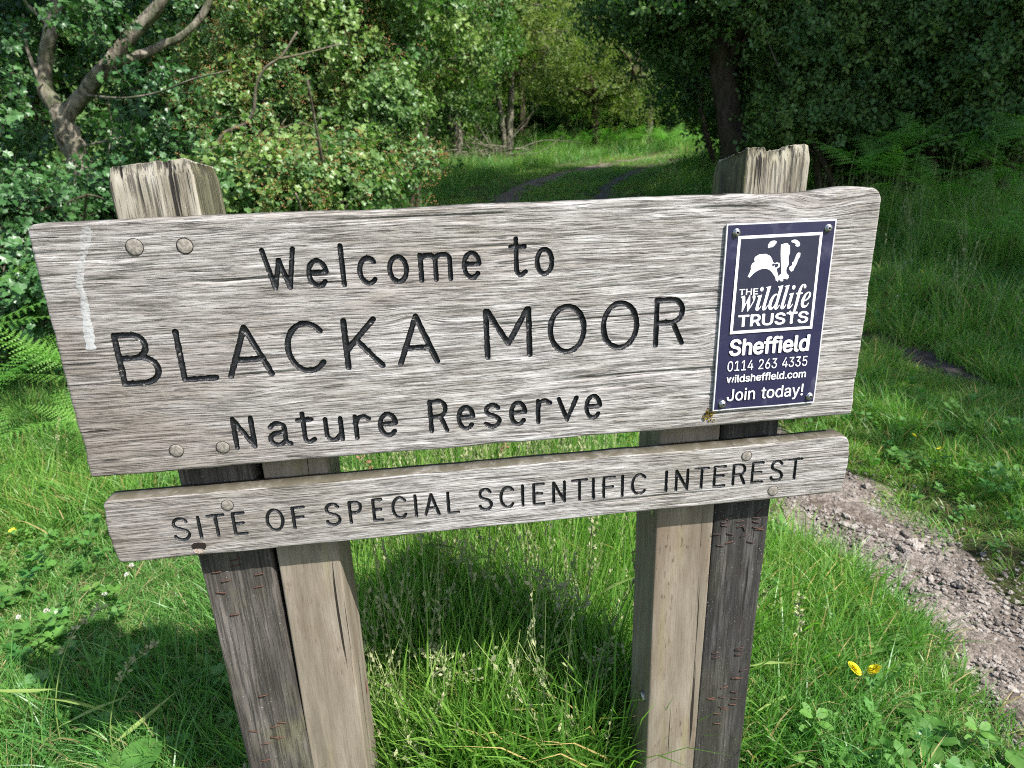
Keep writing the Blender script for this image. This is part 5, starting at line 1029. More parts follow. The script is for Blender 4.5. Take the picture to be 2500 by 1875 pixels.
def text_line(body, font, x0, x1, zb, zc, ref, mat, bold, y=-.0048, shear=0.0, zb2=None):
    G = GLYPHS[font]; x = 0; shapes = []
    def area(s): return sum(a[2] * b[3] - b[2] * a[3] for a, b in zip(s, s[1:] + s[:1])) / 2
    def inside(pt, s):
        c = False
        for a, b in zip(s, s[1:] + s[:1]):
            if (a[3] > pt[1]) != (b[3] > pt[1]) and pt[0] < (b[2] - a[2]) * (pt[1] - a[3]) / (b[3] - a[3]) + a[2]: c = not c
        return c
    for ch in body:
        if ch == ' ': x += 260; continue
        adv, sp = G[ch]
        big = max(sp, key=lambda s: abs(area(s))); sg = area(big) > 0
        outs = [s for s in sp if (area(s) > 0) == sg]; holes = [s for s in sp if (area(s) > 0) != sg]
        for o_ in outs:
            grp = [o_] + [h_ for h_ in holes if inside((h_[0][2], h_[0][3]), o_)]
            shapes.append([[[p[0] + x, p[1], p[2] + x, p[3], p[4] + x, p[5]] for p in s] for s in grp])
        x += adv
    ch = max(p[3] for s in G[ref][1] for p in s)
    allv = []; allf = []; nv = 0
    for si, grp in enumerate(shapes):          # every outline is filled by itself, so strokes that cross do not cut each other out
        cu = bpy.data.curves.new('lettering', 'CURVE'); cu.dimensions = '2D'; cu.fill_mode = 'BOTH'
        for hi_, s in enumerate(grp):
            pts = []
            for a, b in zip(s, s[1:] + s[:1]):
                p0 = np.array(a[2:4], float); p1 = np.array(a[4:6], float); p2 = np.array(b[0:2], float); p3 = np.array(b[2:4], float)
                for t in (0, .25, .5, .75):
                    q = (1 - t) ** 3 * p0 + 3 * (1 - t) ** 2 * t * p1 + 3 * (1 - t) * t * t * p2 + t ** 3 * p3
                    if not pts or np.hypot(*(q - pts[-1])) > 7: pts.append(q)
            while len(pts) > 3 and np.hypot(*(pts[0] - pts[-1])) < 7: pts.pop()
            pts = np.array(pts)
            b = cu.splines.new('POLY'); b.points.add(len(pts) - 1); b.use_cyclic_u = True
            for bp, p in zip(b.points, pts): bp.co = (p[0] / 1000, p[1] / 1000, 0, 1)
        o = bpy.data.objects.new('lettering', cu); COL.objects.link(o); bpy.context.view_layer.update()
        m0 = bpy.data.meshes.new_from_object(o.evaluated_get(bpy.context.evaluated_depsgraph_get()))
        bpy.data.objects.remove(o)
        c0 = np.zeros(len(m0.vertices) * 3, np.float32); m0.vertices.foreach_get('co', c0); c0 = c0.reshape(-1, 3); c0[:, 2] = -.00002 * (si % 3)
        P0 = [list(p.vertices) for p in m0.polygons]; bpy.data.meshes.remove(m0)
        for q in range(9 if bold > .007 else 1):          # heavier strokes: the same outline again, shifted a little each way
            c1 = c0.copy(); c1[:, 2] -= .000008 * q
            if q: c1[:, 0] += bold * math.cos(q * math.pi / 4); c1[:, 1] += bold * .75 * math.sin(q * math.pi / 4)
            allv.append(c1); allf += [[v + nv for v in p] for p in P0]; nv += len(c1)
    co = np.concatenate(allv); yoff = co[:, 2].copy()
    fx = (co[:, 0] - co[:, 0].min()) / (co[:, 0].max() - co[:, 0].min())
    X = x0 + fx * (x1 - x0); Zc = zb + (0 if zb2 is None else (zb2 - zb) * fx) + co[:, 1] / (ch / 1000) * (zc - zb)
    me = np_mesh('lettering', np.stack([X, y + yoff, Zc], 1), allf, smooth=False, mats=[mat])
    l = link('lettering', me, plate); l['label'] = 'white lettering on the plate'
    return l
text_line('THE', 'sans', .3166, .3418, .9969, 1.0044, 'H', M['white'], .012)
text_line('wildlife', 'serif', .3195, .4150, .9757, 1.0066, 'l', M['white'], .004)
text_line('TRUSTS', 'sans', .3178, .4148, .9556, .9703, 'T', M['white'], .022)
text_line('Sheffield', 'sans', .3095, .4208, .9173, .9382, 'l', M['white'], .026)
text_line('0114 263 4335', 'sans', .3087, .4206, .8956, .9093, '3', M['white'], .006)
text_line('wildsheffield.com', 'sans', .3087, .4208, .8796, .8896, 'l', M['white'], .016)
text_line('Join today!', 'sans', .3110, .4196, .8537, .8700, 'J', M['white'], .008)
for k, (x, z) in enumerate([(.3071, 1.0753), (.4282, 1.0753), (.3056, .8498), (.4300, .8510)]):
    mb = MB(); n = 20; V = []
    for f, dy in ((1.25, 0), (1.25, -.0006), (1.0, -.0008), (.93, -.0022), (.75, -.0032), (.42, -.0036), (.34, -.0036), (.28, -.0016), (.02, -.0014)):
        for q in range(n):
            a = 2 * math.pi * q / n
            ff = f if f > .45 else f * (1.15 / max(abs(math.cos(a + .4)), abs(math.sin(a + .4))) * .8)
            V.append((x + .0042 * ff * math.cos(a), -.0042 + dy, z + .0042 * ff * math.sin(a)))
    F = [[i * n + q, i * n + (q + 1) % n, (i + 1) * n + (q + 1) % n, (i + 1) * n + q] for i in range(8) for q in range(n)]
    mi = [1 if i >= 6 else 0 for i in range(8) for q in range(n)]
    link('screw', np_mesh('screw', V, F, mats=[M['steel'], M['steeldark']], mat_idx=mi), plate)

# ================================================================== TREES AND BUSHES
def tree(name, label, cat='tree', base=(0, 0, 0), group=None):
    return empty(name, base, label=label, cat=cat, group=group)

# 1 pale forked tree at the left
b = at(215, 560, 3.5)
t = tree('forked_tree', 'pale barked tree forking low behind the left post, lit on its bark', base=base_of(b))
P = lambda *L: [at(*q) for q in L]
main_l = P((190, 420, 3.5), (170, 350, 3.5), (150, 290, 3.5), (128, 238, 3.5))
root = [np.array([b[0] + .05, b[1], float(gz(b[0], b[1])) - .1])]
trunk(t, [(root + main_l, .075, .058),
          (P((128, 245, 3.5), (98, 190, 3.55), (96, 140, 3.6), (112, 60, 3.6), (130, -30, 3.7), (135, -120, 3.8)), .045, .028),
          (P((128, 258, 3.5), (150, 238, 3.47), (175, 210, 3.45), (210, 165, 3.4), (250, 115, 3.4), (295, 65, 3.4), (345, 8, 3.4), (370, -90, 3.4)), .046, .028),
          (P((232, 140, 3.4), (300, 120, 3.6), (350, 98, 3.7), (400, 72, 3.7), (445, 20, 3.7), (480, -80, 3.7)), .026, .016),
          (P((160, 320, 3.5), (215, 308, 3.4), (262, 296, 3.35)), .008, .004),
          (P((185, 205, 3.4), (260, 212, 3.2), (340, 200, 3.1), (420, 170, 3.0), (500, 152, 2.95)), .007, .003),
          (P((235, 215, 3.5), (240, 280, 3.45), (235, 330, 3.4)), .005, .002),
          (P((90, 180, 3.55), (60, 110, 3.6), (50, 30, 3.6)), .012, .006), (P((112, 60, 3.6), (60, 10, 3.6), (20, -50, 3.6)), .010, .006)], M['bark_pale'], 14, .3)
crown('c', t, [ell(30, 40, 4.3, .7, .5, .5), ell(0, 280, 4.4, .3, .3, .35), ell(280, 60, 4.6, .6, .4, .35), ell(300, 300, 4.0, .25, .25, .2)], 60, 14, glossy, cr=.15, seed=1, tintamp=.25, anchors=P((96, 140, 3.6), (250, 115, 3.4), (350, 98, 3.7), (130, 240, 3.5)), bark_m=M['bark_pale'], twig_r=.006, limb=False)
crown('c', t, [ell(30, 260, 3.2, .14, .1, .15), ell(260, 290, 3.2, .12, .1, .08), ell(190, 60, 3.2, .16, .1, .10), ell(330, 190, 3.3, .25, .2, .15), ell(10, 130, 3.3, .15, .1, .2)], 15, 8, glossy, cr=.10, seed=3, tintamp=.5, scl=(.7, 1.1), limb=False)
crown('c', t, [(-1.35, 3.1, 3.75, .75, .7, .4), (-2.2, 3.3, 3.9, .8, .8, .45), (-2.0, 4.1, 3.6, .8, .6, .4)], 120, 26, glossy, cr=.24, seed=2, tintamp=.25, anchors=P((370, -90, 3.4), (480, -80, 3.7), (135, -120, 3.8)), bark_m=M['bark_pale'], twig_r=.012)

# 2 hawthorns in front of the wood
haws = [
 ('hawthorn_bush', 'large hawthorn with rusty faded blossom above the words Welcome to', [ell(640, 110, 4.2, .75, .55, .6), ell(540, 300, 4.1, .5, .45, .45), ell(740, 290, 4.3, .55, .5, .55), ell(760, 0, 4.6, .9, .6, .5), ell(430, 130, 4.7, .55, .4, .6)], 190, (640, 520, 4.5), 11),
 ('hawthorn_bush', 'hawthorn with grey green leaves left of the leaning dark trunk', [ell(880, 130, 5.3, .75, .5, .8), ell(960, 40, 5.8, .7, .5, .6), ell(900, -60, 5.6, .9, .6, .5)], 110, (860, 380, 5.6), 12),
 ('hawthorn_bush', 'low hawthorn spray with orange tips just above the board, left of centre', [ell(620, 420, 3.1, .55, .3, .22), ell(760, 395, 3.4, .42, .3, .25), ell(520, 460, 3.0, .4, .3, .25)], 62, (640, 560, 3.2), 13),
 ('hawthorn_bush', 'dark glossy bush crowding the left edge beside the board', [ell(20, 500, 2.7, .28, .3, .28), ell(60, 640, 2.4, .20, .2, .28), ell(-60, 640, 2.4, .3, .25, .25), ell(130, 455, 3.2, .33, .3, .16), ell(-60, 520, 2.7, .4, .3, .36)], 66, (-40, 800, 2.9), 14),
 ('hawthorn_bush', 'shaded glossy bush between the forked tree and the left post', [ell(360, 300, 4.7, .45, .35, .4), ell(250, 470, 3.6, .42, .3, .25), ell(430, 430, 3.7, .35, .3, .3)], 62, (300, 560, 4.2), 15)]
for nm, lab, E, nc, bp, sd in haws:
    p = at(*bp); base = base_of(p); t = tree(nm, lab, 'bush', base)
    r = np.random.default_rng(sd); an = []; polys = []
    for e in E:
        c = np.array(e[:3]); s0 = np.array([base[0] + r.normal(0, .08), base[1] + r.normal(0, .08), base[2] - .08])
        mid = (s0 + c) / 2 + r.normal(0, .12, 3); polys.append(([s0, mid, c], .028 if sd != 14 else .018, .008)); an += [mid, c, (mid + c) / 2]
        e2 = c + r.normal(0, .3, 3); polys.append(([mid, (mid + e2) / 2 + r.normal(0, .06, 3), e2], .014, .005)); an.append(e2)
    if sd == 11:
        polys.append((P((455, 330, 3.6), (488, 285, 3.6), (530, 268, 3.58), (548, 235, 3.55), (553, 185, 3.52), (575, 145, 3.5), (610, 120, 3.5), (642, 68, 3.5)), .012, .006))
        polys.append((P((600, 128, 3.5), (660, 115, 3.5), (735, 95, 3.55)), .007, .004))
        polys.append((P((535, 262, 3.58), (545, 275, 3.5), (560, 285, 3.45)), .004, .002))
    trunk(t, polys, M['bark_mid'] if sd in (11, 13) else M['bark_dark'], 8, .3)
    g = glossy if sd in (14, 15) else haw
    crown('c', t, E, nc, 28 if sd in (11, 13) else 26, g, cr=.13, scl=(.75, 1.25), seed=sd, tintamp=.95 if sd in (11, 12, 13) else .25, anchors=an, bark_m=M['bark_mid'], twig_r=.006,
          special=(.5, [5, 6, 7]) if sd in (11, 13) else ((.2, [5, 6, 7]) if sd == 12 else None), shell=.4, flat=.8)
# sapling with a bare reddish stem
p = at(835, 470, 3.9); t = tree('hawthorn_sapling', 'slim hawthorn sapling with bare thorny stem at the edge of the bushes', base=base_of(p))
st = [np.array([p[0], p[1], float(gz(p[0], p[1])) - .05])] + P((836, 420, 3.9), (843, 370, 3.9), (842, 310, 3.9), (850, 260, 3.9), (845, 200, 3.9))
trunk(t, [(st, .012, .005), (P((843, 345, 3.9), (868, 342, 3.85)), .004, .002), (P((842, 350, 3.9), (822, 352, 3.85)), .003, .002), (P((842, 310, 3.9), (875, 280, 3.8)), .005, .003)], M['bark_mid'], 7, .2)
crown('c', t, [ell(850, 265, 3.9, .16, .14, .17), ell(880, 310, 3.8, .10, .1, .09), ell(835, 205, 3.95, .15, .15, .12)], 26, 14, haw, cr=.08, scl=(.7, 1.1), seed=21, tintamp=.5, anchors=P((842, 310, 3.9), (850, 260, 3.9)), twig_r=.003, shell=.2)

# 3 leaning dark trunk and the trees over the bank
p = at(950, 388, 13.0); t = tree('leaning_tree', 'dark leaning trunk at the left end of the lit bank', base=base_of(p))
trunk(t, [([np.array([p[0], p[1], float(gz(p[0], p[1])) - .1])] + P((935, 350, 13), (908, 285, 13), (890, 200, 13), (880, 90, 13)), .14, .09)], M['bark_dark'], 10, .2)
crown('c', t, [ell(860, 60, 13, 1.5, 1.2, 1.6), ell(930, 150, 13.2, 1.0, .8, .8)], 70, 14, darkfar, cr=.5, seed=31, tintamp=.4, anchors=P((890, 200, 13), (880, 90, 13)), bark_m=M['bark_dark'], twig_r=.03)

p = at(988, 352, 17.5); t = tree('slender_tree', 'straight pale trunk on the lit bank, left of the twin stems', base=base_of(p))
trunk(t, [([np.array([p[0], p[1], float(gz(p[0], p[1])) - .1])] + P((988, 300, 17.5), (983, 240, 17.5), (985, 170, 17.5), (978, 60, 17.5)), .15, .09),
          (P((984, 215, 17.5), (955, 200, 17.3), (925, 212, 17.1)), .035, .015), (P((985, 190, 17.5), (1010, 165, 17.3), (1030, 160, 17.2)), .035, .015)], M['bark_pale'], 9, .2)
crown('c', t, [ell(985, 40, 17.5, 1.6, 1.4, 1.7), ell(1010, 130, 17.2, 1.0, .9, .7)], 60, 15, brightc, cr=.5, seed=32, tintamp=.6, anchors=P((983, 150, 17.5), (978, 60, 17.5)), twig_r=.03)

p = at(1097, 335, 19.0); t = tree('twin_stemmed_tree', 'twin stemmed tree with olive leaves at the centre of the bank', base=base_of(p))
g0 = np.array([p[0], p[1], float(gz(p[0], p[1])) - .1])
trunk(t, [([g0] + P((1100, 290, 19), (1103, 220, 19), (1106, 160, 19), (1112, 90, 19), (1122, 10, 19)), .12, .07), ([g0] + P((1086, 280, 19), (1078, 220, 19), (1066, 160, 19), (1050, 90, 19)), .10, .06),
          (P((1108, 150, 19), (1128, 115, 18.9), (1140, 60, 18.8)), .05, .03), (P((1106, 165, 19), (1150, 150, 18.8), (1190, 100, 18.6)), .04, .02)], M['bark_pale'], 9, .2)
crown('c', t, [ell(1100, 40, 19, 2.2, 1.6, 1.8), ell(1180, 110, 18.8, 1.3, 1.1, 1.1), ell(1060, 150, 19.2, 1.0, .9, .8)], 120, 15, olive, cr=.5, seed=33, tintamp=.7, anchors=P((1106, 160, 19), (1112, 90, 19), (1122, 10, 19)), twig_r=.025)
# bare brushwood beside it
p = at(1060, 330, 18.3); t = tree('dead_brushwood', 'tangle of bare dead branches at the foot of the twin stems', 'branches', base_of(p))
mb = MB(); r_ = np.random.default_rng(8)
for k in range(46):
    a = np.array([p[0] + r_.normal(0, .35), p[1] + r_.normal(0, .3), float(gz(p[0], p[1])) + r_.uniform(0, .4)]); d = r_.normal(size=3) * [1.3, .6, .5] + [-.5, 0, .3]; L = r_.uniform(.6, 1.6)
    tube(mb, smooth_path([a, a + d * L * .4 + r_.normal(0, .1, 3), a + d * L * .8], 6), [.022, .006], 4, cap=False)
link('bare_branch', mb.mesh('bare_branch', M['bark_pale']), t)

p = at(1290, 300, 21); t = tree('arching_tree', 'tree with a dark branch arching up to the right over the bank', base=base_of(p))
trunk(t, [([np.array([p[0], p[1], float(gz(p[0], p[1])) - .1])] + P((1285, 260, 21), (1290, 215, 21), (1315, 185, 20.7), (1370, 160, 20.4), (1440, 120, 20.2), (1490, 60, 20)), .12, .05), (P((1290, 215, 21), (1270, 150, 21), (1260, 60, 21)), .09, .05)], M['bark_dark'], 9, .2)
crown('c', t, [ell(1290, 60, 21, 2.3, 1.6, 1.6), ell(1360, 190, 21, 1.8, 1.2, .9), ell(1230, 210, 21.5, 1.3, 1.1, .8)], 125, 15, olive, cr=.55, seed=34, tintamp=.8, anchors=P((1290, 215, 21), (1370, 160, 20.4), (1260, 60, 21)), bark_m=M['bark_dark'], twig_r=.03)
p = at(1400, 300, 24); t = tree('sunlit_tree', 'sunlit yellow green tree where the track bends out of sight', base=base_of(p))
trunk(t, [([np.array([p[0], p[1], float(gz(p[0], p[1])) - .1])] + P((1405, 200, 24), (1400, 60, 24)), .15, .08)], M['bark_mid'], 9, .2)
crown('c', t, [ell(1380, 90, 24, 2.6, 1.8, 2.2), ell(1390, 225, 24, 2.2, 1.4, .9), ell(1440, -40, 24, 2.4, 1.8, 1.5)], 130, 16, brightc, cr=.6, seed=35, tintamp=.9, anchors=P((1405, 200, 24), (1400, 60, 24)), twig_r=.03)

# 4 the shaded trees on the right
p = at(1588, 380, 7.2); t = tree('shaded_oak', 'thick dark trunk standing behind the right post', base=base_of(p))
trunk(t, [([np.array([p[0], p[1], float(gz(p[0], p[1])) - .1])] + P((1585, 330, 7.2), (1575, 250, 7.2), (1562, 160, 7.2), (1550, 70, 7.2), (1545, -60, 7.2)), .165, .12),
          (P((1560, 150, 7.2), (1600, 90, 7.1), (1680, 10, 7.0)), .06, .04), (P((1550, 80, 7.2), (1480, 20, 7.2), (1400, -50, 7.2)), .06, .04)], M['bark_dark'], 14, .25)
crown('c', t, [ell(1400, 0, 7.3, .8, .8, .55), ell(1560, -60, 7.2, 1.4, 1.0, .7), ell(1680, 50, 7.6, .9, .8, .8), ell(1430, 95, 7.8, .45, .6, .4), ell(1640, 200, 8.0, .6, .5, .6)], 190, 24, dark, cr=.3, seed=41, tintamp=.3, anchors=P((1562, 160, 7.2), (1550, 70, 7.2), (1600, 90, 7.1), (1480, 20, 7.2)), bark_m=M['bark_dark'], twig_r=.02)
p = at(1462, 335, 11.5); t = tree('slim_shaded_tree', 'slim dark tree beside the far bend, left of the thick trunk', base=base_of(p))
trunk(t, [([np.array([p[0] + .9, p[1], float(gz(p[0] + .9, p[1])) - .1])] + P((1520, 270, 11.5), (1510, 180, 11.5), (1490, 60, 11.5)), .06, .04)], M['bark_dark'], 8, .2)
crown('c', t, [ell(1500, 60, 11.8, .9, .9, 1.2), ell(1490, 180, 12, .5, .6, .6)], 75, 18, dark, cr=.35, seed=42, tintamp=.4, anchors=P((1510, 180, 11.5), (1490, 60, 11.5)), bark_m=M['bark_dark'], twig_r=.02, scl=(1.0, 1.6))
thick = [
 ('dark_thorn_tree', 'dense shaded thorn tree right behind the right post top', [ell(1780, 120, 6.4, .75, .6, .8), ell(1730, 260, 6.2, .5, .45, .4), ell(1850, 230, 6.3, .5, .5, .5)], 150, (1800, 420, 6.6), 51),
 ('dark_thorn_tree', 'dense shaded thorn tree over the bracken, second from the right', [ell(1960, 80, 6.2, .8, .6, .8), ell(1980, 230, 6.1, .6, .5, .4), ell(1880, 20, 6.6, .8, .6, .6)], 150, (1970, 430, 6.4), 52),
 ('dark_thorn_tree', 'shaded thorn tree with paler twigs at the right edge', [ell(2160, 100, 5.4, .65, .6, .7), ell(2190, 240, 5.2, .45, .45, .4), ell(2080, 20, 5.8, .6, .5, .5), ell(2290, 120, 5.4, .7, .6, .8)], 170, (2170, 430, 5.6), 53),
 ('dark_thicket', 'black undergrowth below the shaded thorn trees', [ell(1900, 340, 6.9, 1.4, .5, .35), ell(2150, 320, 6.4, 1.0, .5, .35), ell(1700, 330, 7.6, .5, .4, .3)], 90, (1950, 420, 7.0), 54)]
for nm, lab, E, nc, bp, sd in thick:
    q = at(*bp); base = base_of(q); t = tree(nm, lab, 'tree' if sd != 54 else 'bush', base)
    r = np.random.default_rng(sd); an = []; polys = []
    for e in E:
        c = np.array(e[:3]); s0 = np.array([base[0] + r.normal(0, .15), base[1] + r.normal(0, .1), base[2] - .1])
        mid = (s0 + c) / 2 + r.normal(0, .15, 3); polys.append(([s0, mid, c], .06 if sd != 54 else .03, .015)); an += [mid, c, (mid + c) / 2]
    trunk(t, polys, M['bark_mid'] if sd == 53 else M['bark_dark'], 8, .25)
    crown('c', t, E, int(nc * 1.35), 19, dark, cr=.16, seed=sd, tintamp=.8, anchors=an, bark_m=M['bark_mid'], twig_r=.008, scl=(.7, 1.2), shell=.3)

# 5 the wood behind: one tree after another, closing the view
labs = ['at the far left', 'left of the forked tree', 'behind the forked tree', 'behind the left post', 'behind the large hawthorn', 'right of the large hawthorn', 'behind the leaning trunk',
        'behind the pale bank trunk', 'behind the twin stems', 'behind the arching tree', 'over the far bend', 'right of the far bend', 'behind the thick dark trunk', 'behind the right post', 'behind the bracken', 'at the far right', 'beyond the right edge']
kinds = ['tall dark woodland tree', 'broad woodland tree', 'dense woodland tree']
bx = [(-300, 8.5), (-60, 9.5), (150, 8.0), (330, 9.0), (520, 8.5), (700, 10.5), (860, 17), (990, 23), (1130, 25.5), (1290, 27.5), (1440, 30), (1540, 26), (1660, 12), (1760, 11), (1930, 10), (2120, 9.5), (2350, 9)]
for k, (px, Y) in enumerate(bx):
    p = at(px, 340, Y); base = base_of(p); sc = Y / 10
    t = tree('woodland_tree', kinds[k % 3] + ' ' + labs[k], base=base, group='woodland trees closing the background')
    r = np.random.default_rng(700 + k); H = (1.6 + .30 * Y) * r.uniform(.95, 1.15)
    far = Y > 14; rx = (1.25 if not far else 1.9) * max(1, sc ** .55)
    b0 = np.array([base[0], base[1], base[2] - .1]); top = b0 + [r.normal(0, .2), r.normal(0, .2), H * .8]; mid = (b0 + top) / 2 + r.normal(0, .12, 3)
    b1 = mid + [r.normal(0, .8), r.normal(0, .5), H * .35]
    trunk(t, [([b0, mid, top], .10 * sc ** .5, .04), ([mid, (mid + b1) / 2 + [.1, 0, .1], b1], .05, .02)], M['bark_mid'] if k % 2 else M['bark_dark'], 8, .2)
    E = [(base[0], base[1], base[2] + H * .62, rx, rx * .7, H * .36), (base[0] + r.normal(0, .5), base[1], base[2] + H * .9, rx * .8, rx * .6, H * .25)]
    if True: E.append((base[0], base[1] + .5, base[2] + H * .22, rx * .9, rx * .5, H * .2))
    cl = olive if k in (8, 9) else (brightc if k in (7, 10) else darkfar)
    crown('c', t, E, 105, 16, cl, cr=.42 * sc ** .5, seed=800 + k, tintamp=.4 if cl is darkfar else .8, anchors=[mid, top, b1, (mid + top) / 2], bark_m=M['bark_dark'], twig_r=.02, scl=(.8 * sc ** .4, 1.4 * sc ** .4), shell=.35)
for k, (px, Y, lab) in enumerate([(960, 24.5, 'left of the slender pale trunk'), (1070, 26, 'behind the twin stems'), (1190, 26.5, 'right of the twin stems'), (1310, 28, 'under the arching branch'), (1430, 30, 'where the track bends away')]):
    p = at(px, 320, Y); base = base_of(p); t = tree('undergrowth', 'dark undergrowth on the bank ' + lab, 'bush', base)
    trunk(t, [([np.array([base[0] + q, base[1], base[2] - .1]), np.array([base[0] + q * 1.3, base[1], base[2] + 1.0]), np.array([base[0] + q * 2, base[1], base[2] + 1.9])], .05, .02) for q in (-.8, -.2, .4, 1.0)], M['bark_mid'], 6, .2)
    crown('c', t, [(base[0], base[1] + .6, base[2] + 1.1, 1.7, .6, 1.2)], 70, 15, darkfar, cr=.45, seed=850 + k, tintamp=.2, shell=.1)
# a last dark belt of wood beyond them, too dense to count
r = np.random.default_rng(99); PP = []
for k in range(11000):
    a = math.radians(r.uniform(-50, 58)); d = r.uniform(33, 40); x = CAM[0] + d * math.sin(a); y = CAM[1] + d * math.cos(a)
    PP.append((x, y, float(hgt(x, y)) + r.uniform(0, 1) ** 1.25 * (9.5 + 2.5 * vnoise(a * 20, 0, 9))))
PP = np.array(PP); n = len(PP)
setprops(scatter('distant_wood', PP, r.uniform(-1.2, 1.2, (n, 3)), r.uniform(2.8, 4.4, n), r.integers(0, 5, n), r.uniform(0, .2, n), darkfar), kind='stuff', label='dark mass of wood far behind the trees')

# 6 trees to the right of the viewer whose shade lies over the track
shade = [('ash_tree', 'leafy tree standing right of the track beside the viewer', (7.6, -1.4, 5.3), (2.6, 2.6, 1.9), 230), ('ash_tree', 'leafy tree right of the track, next one along', (7.8, 2.0, 6.4), (3.0, 2.6, 2.2), 250),
         ('ash_tree', 'tall leafy tree right of the track at the shaded bracken', (10.6, 5.5, 7.6), (3.2, 3.0, 2.6), 250), ('ash_tree', 'leafy tree farthest right behind the bracken', (13.5, 9.5, 8.2), (3.2, 3.2, 2.8), 180),
         ('ash_tree', 'tall leafy tree rising out of the thorn trees, its crown over the track', (6.2, 8.2, 7.0), (2.8, 2.6, 1.5), 190), ('ash_tree', 'slimmer tree in front of it among the thorn trees', (4.4, 6.4, 6.2), (1.9, 1.7, 1.0), 90)]
for k, (nm, lab, c, rr, nc) in enumerate(shade):
    bxx = c[0] + (.4 if k < 4 else 1.3); base = (bxx, c[1], float(gz(bxx, c[1]))); t = tree(nm, lab, base=base, group='trees shading the track')
    b0 = np.array([base[0], base[1], base[2] - .1]); top = np.array(c) + [0, 0, rr[2] * .5]; mid = (b0 + top) / 2 + [.1, .1, 0]
    trunk(t, [([b0, mid, top], .17, .05), ([mid, np.array(c) + [-1.0, .2, 0], np.array(c) + [-1.7, .4, .4]], .07, .03), ([mid, np.array(c) + [1.0, -.2, .1], np.array(c) + [1.7, .4, .6]], .07, .03)], M['bark_mid'], 10, .15)
    crown('c', t, [(c[0], c[1], c[2], *rr), (c[0], c[1], c[2] + .5, rr[0] * .6, rr[1] * .6, rr[2] * .7)], nc, 17, brightc if False else darkfar, cr=.55, seed=900 + k, anchors=[mid, top, np.array(c)], twig_r=.03, scl=(.9, 1.5), shell=.3)

# ================================================================== BRACKEN
M['fern'] = leaf('bracken_frond', (0.10, 0.27, 0.040), (0.18, 0.35, 0.070), .5, .4, .3, inst=False)
def frond_mesh(seed, L=1.0, pairs=15):
    r = np.random.default_rng(seed); mb = MB()
    t = np.linspace(0, 1, 14); droop = r.uniform(.25, .4)
    R = np.stack([t * L, .02 * np.sin(t * 5 + seed), .22 * t * L - droop * t ** 2 * L], 1)
    tube(mb, R, np.linspace(.004, .001, 14), 4, cap=False)
    for i in range(pairs):
        u = (i + .7) / pairs; p = np.array([np.interp(u, t, R[:, q]) for q in range(3)])
        dirx = np.array([1, 0, .22 - 2 * droop * u]); dirx /= np.linalg.norm(dirx)
        W = .27 * (1 - u) ** .85 * min(1, (u + .08) * 5) + .02; W *= r.uniform(.85, 1.1)
        for sgn in (-1, 1):
            d = np.array([.38, sgn, -.18 + r.normal(0, .08)]); d /= np.linalg.norm(d)
            up = np.array([0, 0, 1.0]); n_ = max(4, int(11 * W / .3))
            for k in range(n_):
                v = (k + .5) / n_; q = p + d * W * v + np.array([0, 0, -.10 * v * v * W])
                l = .030 * (1 - v) ** .8 * (W / .3) ** .35 + .004
                for s2 in (-1, 1):
                    e = dirx * s2 + d * .45; e /= np.linalg.norm(e); wd = W / n_ * .34
                    mb.add([q - d * wd, q + d * wd, q + e * l + d * wd * .35 + np.array([0, 0, -.12 * l]), q + e * l - d * wd * .25 + np.array([0, 0, -.12 * l])], [[0, 1, 2, 3]])
            mb.add([p, p + d * W * .5 + [.002, 0, 0], p + d * W, p + d * W * .5 - [.002, 0, 0]], [[0, 1, 2, 3]])
    return mb.mesh('frond', M['fern'], smooth=False)
fronds = [frond_mesh(s, pairs=16) for s in (1, 2, 3)]
mb = MB(); tube(mb, smooth_path([(0, 0, -.05), (.01, 0, .3), (0, .02, .7), (.02, 0, 1.0)], 8), np.linspace(.006, .003, 9), 5); stipe = mb.mesh('stem', simple('fern_stem', (.10, .16, .03), .6))
def bracken(x, y, h, size, n, label, group, seed, az0=None):
    r = np.random.default_rng(seed); z = float(gz(x, y)); e = empty('bracken', (x, y, z), (0, 0, 0), label=label, cat='fern', group=group)
    link('stem', stipe, e, (0, 0, 0), (r.normal(0, .1), r.normal(0, .1), 0), (1, 1, h))
    for k in range(n):
        a = (r.uniform(0, 6.28) if az0 is None else az0 + r.normal(0, .5)) + k * 2.3; s = size * r.uniform(.7, 1.1)
        link('frond', fronds[(k + seed) % 3], e, (0, 0, h * r.uniform(.75, 1.0)), (r.normal(0, .2), -r.uniform(.05, .6), a), (s, s, s))
    return e
rb = np.random.default_rng(77)
near = [(1830, 470, 4.3, .95, .62), (1905, 520, 4.0, .95, .66), (1990, 520, 4.0, .85, .62), (2080, 560, 3.7, .85, .60), (2170, 560, 3.5, .82, .62), (2230, 600, 3.3, .8, .58), (1960, 440, 4.8, 1.0, .65), (2060, 450, 4.6, 1.0, .62), (2160, 450, 4.3, 1.05, .66), (2250, 470, 4.1, 1.0, .6), (2330, 520, 3.9, .9, .6), (1880, 430, 5.2, .95, .6), (2120, 620, 3.2, .6, .5), (2215, 700, 2.9, .55, .5)]
wh = ['first in the row from the right post', 'second from the right post', 'with arching fronds above the long grass', 'over the brown bramble patch', 'near the right edge', 'cut by the right edge', 'in the back row behind the first', 'in the back row, middle', 'in the back row near the right edge', 'in the back row at the edge', 'just outside the right edge', 'farthest back by the thorn trees', 'low in the long grass', 'low at the right edge above the shadow line']
for k, (px, py, Y, h, s) in enumerate(near):
    p = at(px, py, Y); bracken(p[0], p[1], h * rb.uniform(.80, 1.02), s * .85, 6, 'shaded bracken ' + wh[k], 'bracken plants under the shaded trees', 200 + k)
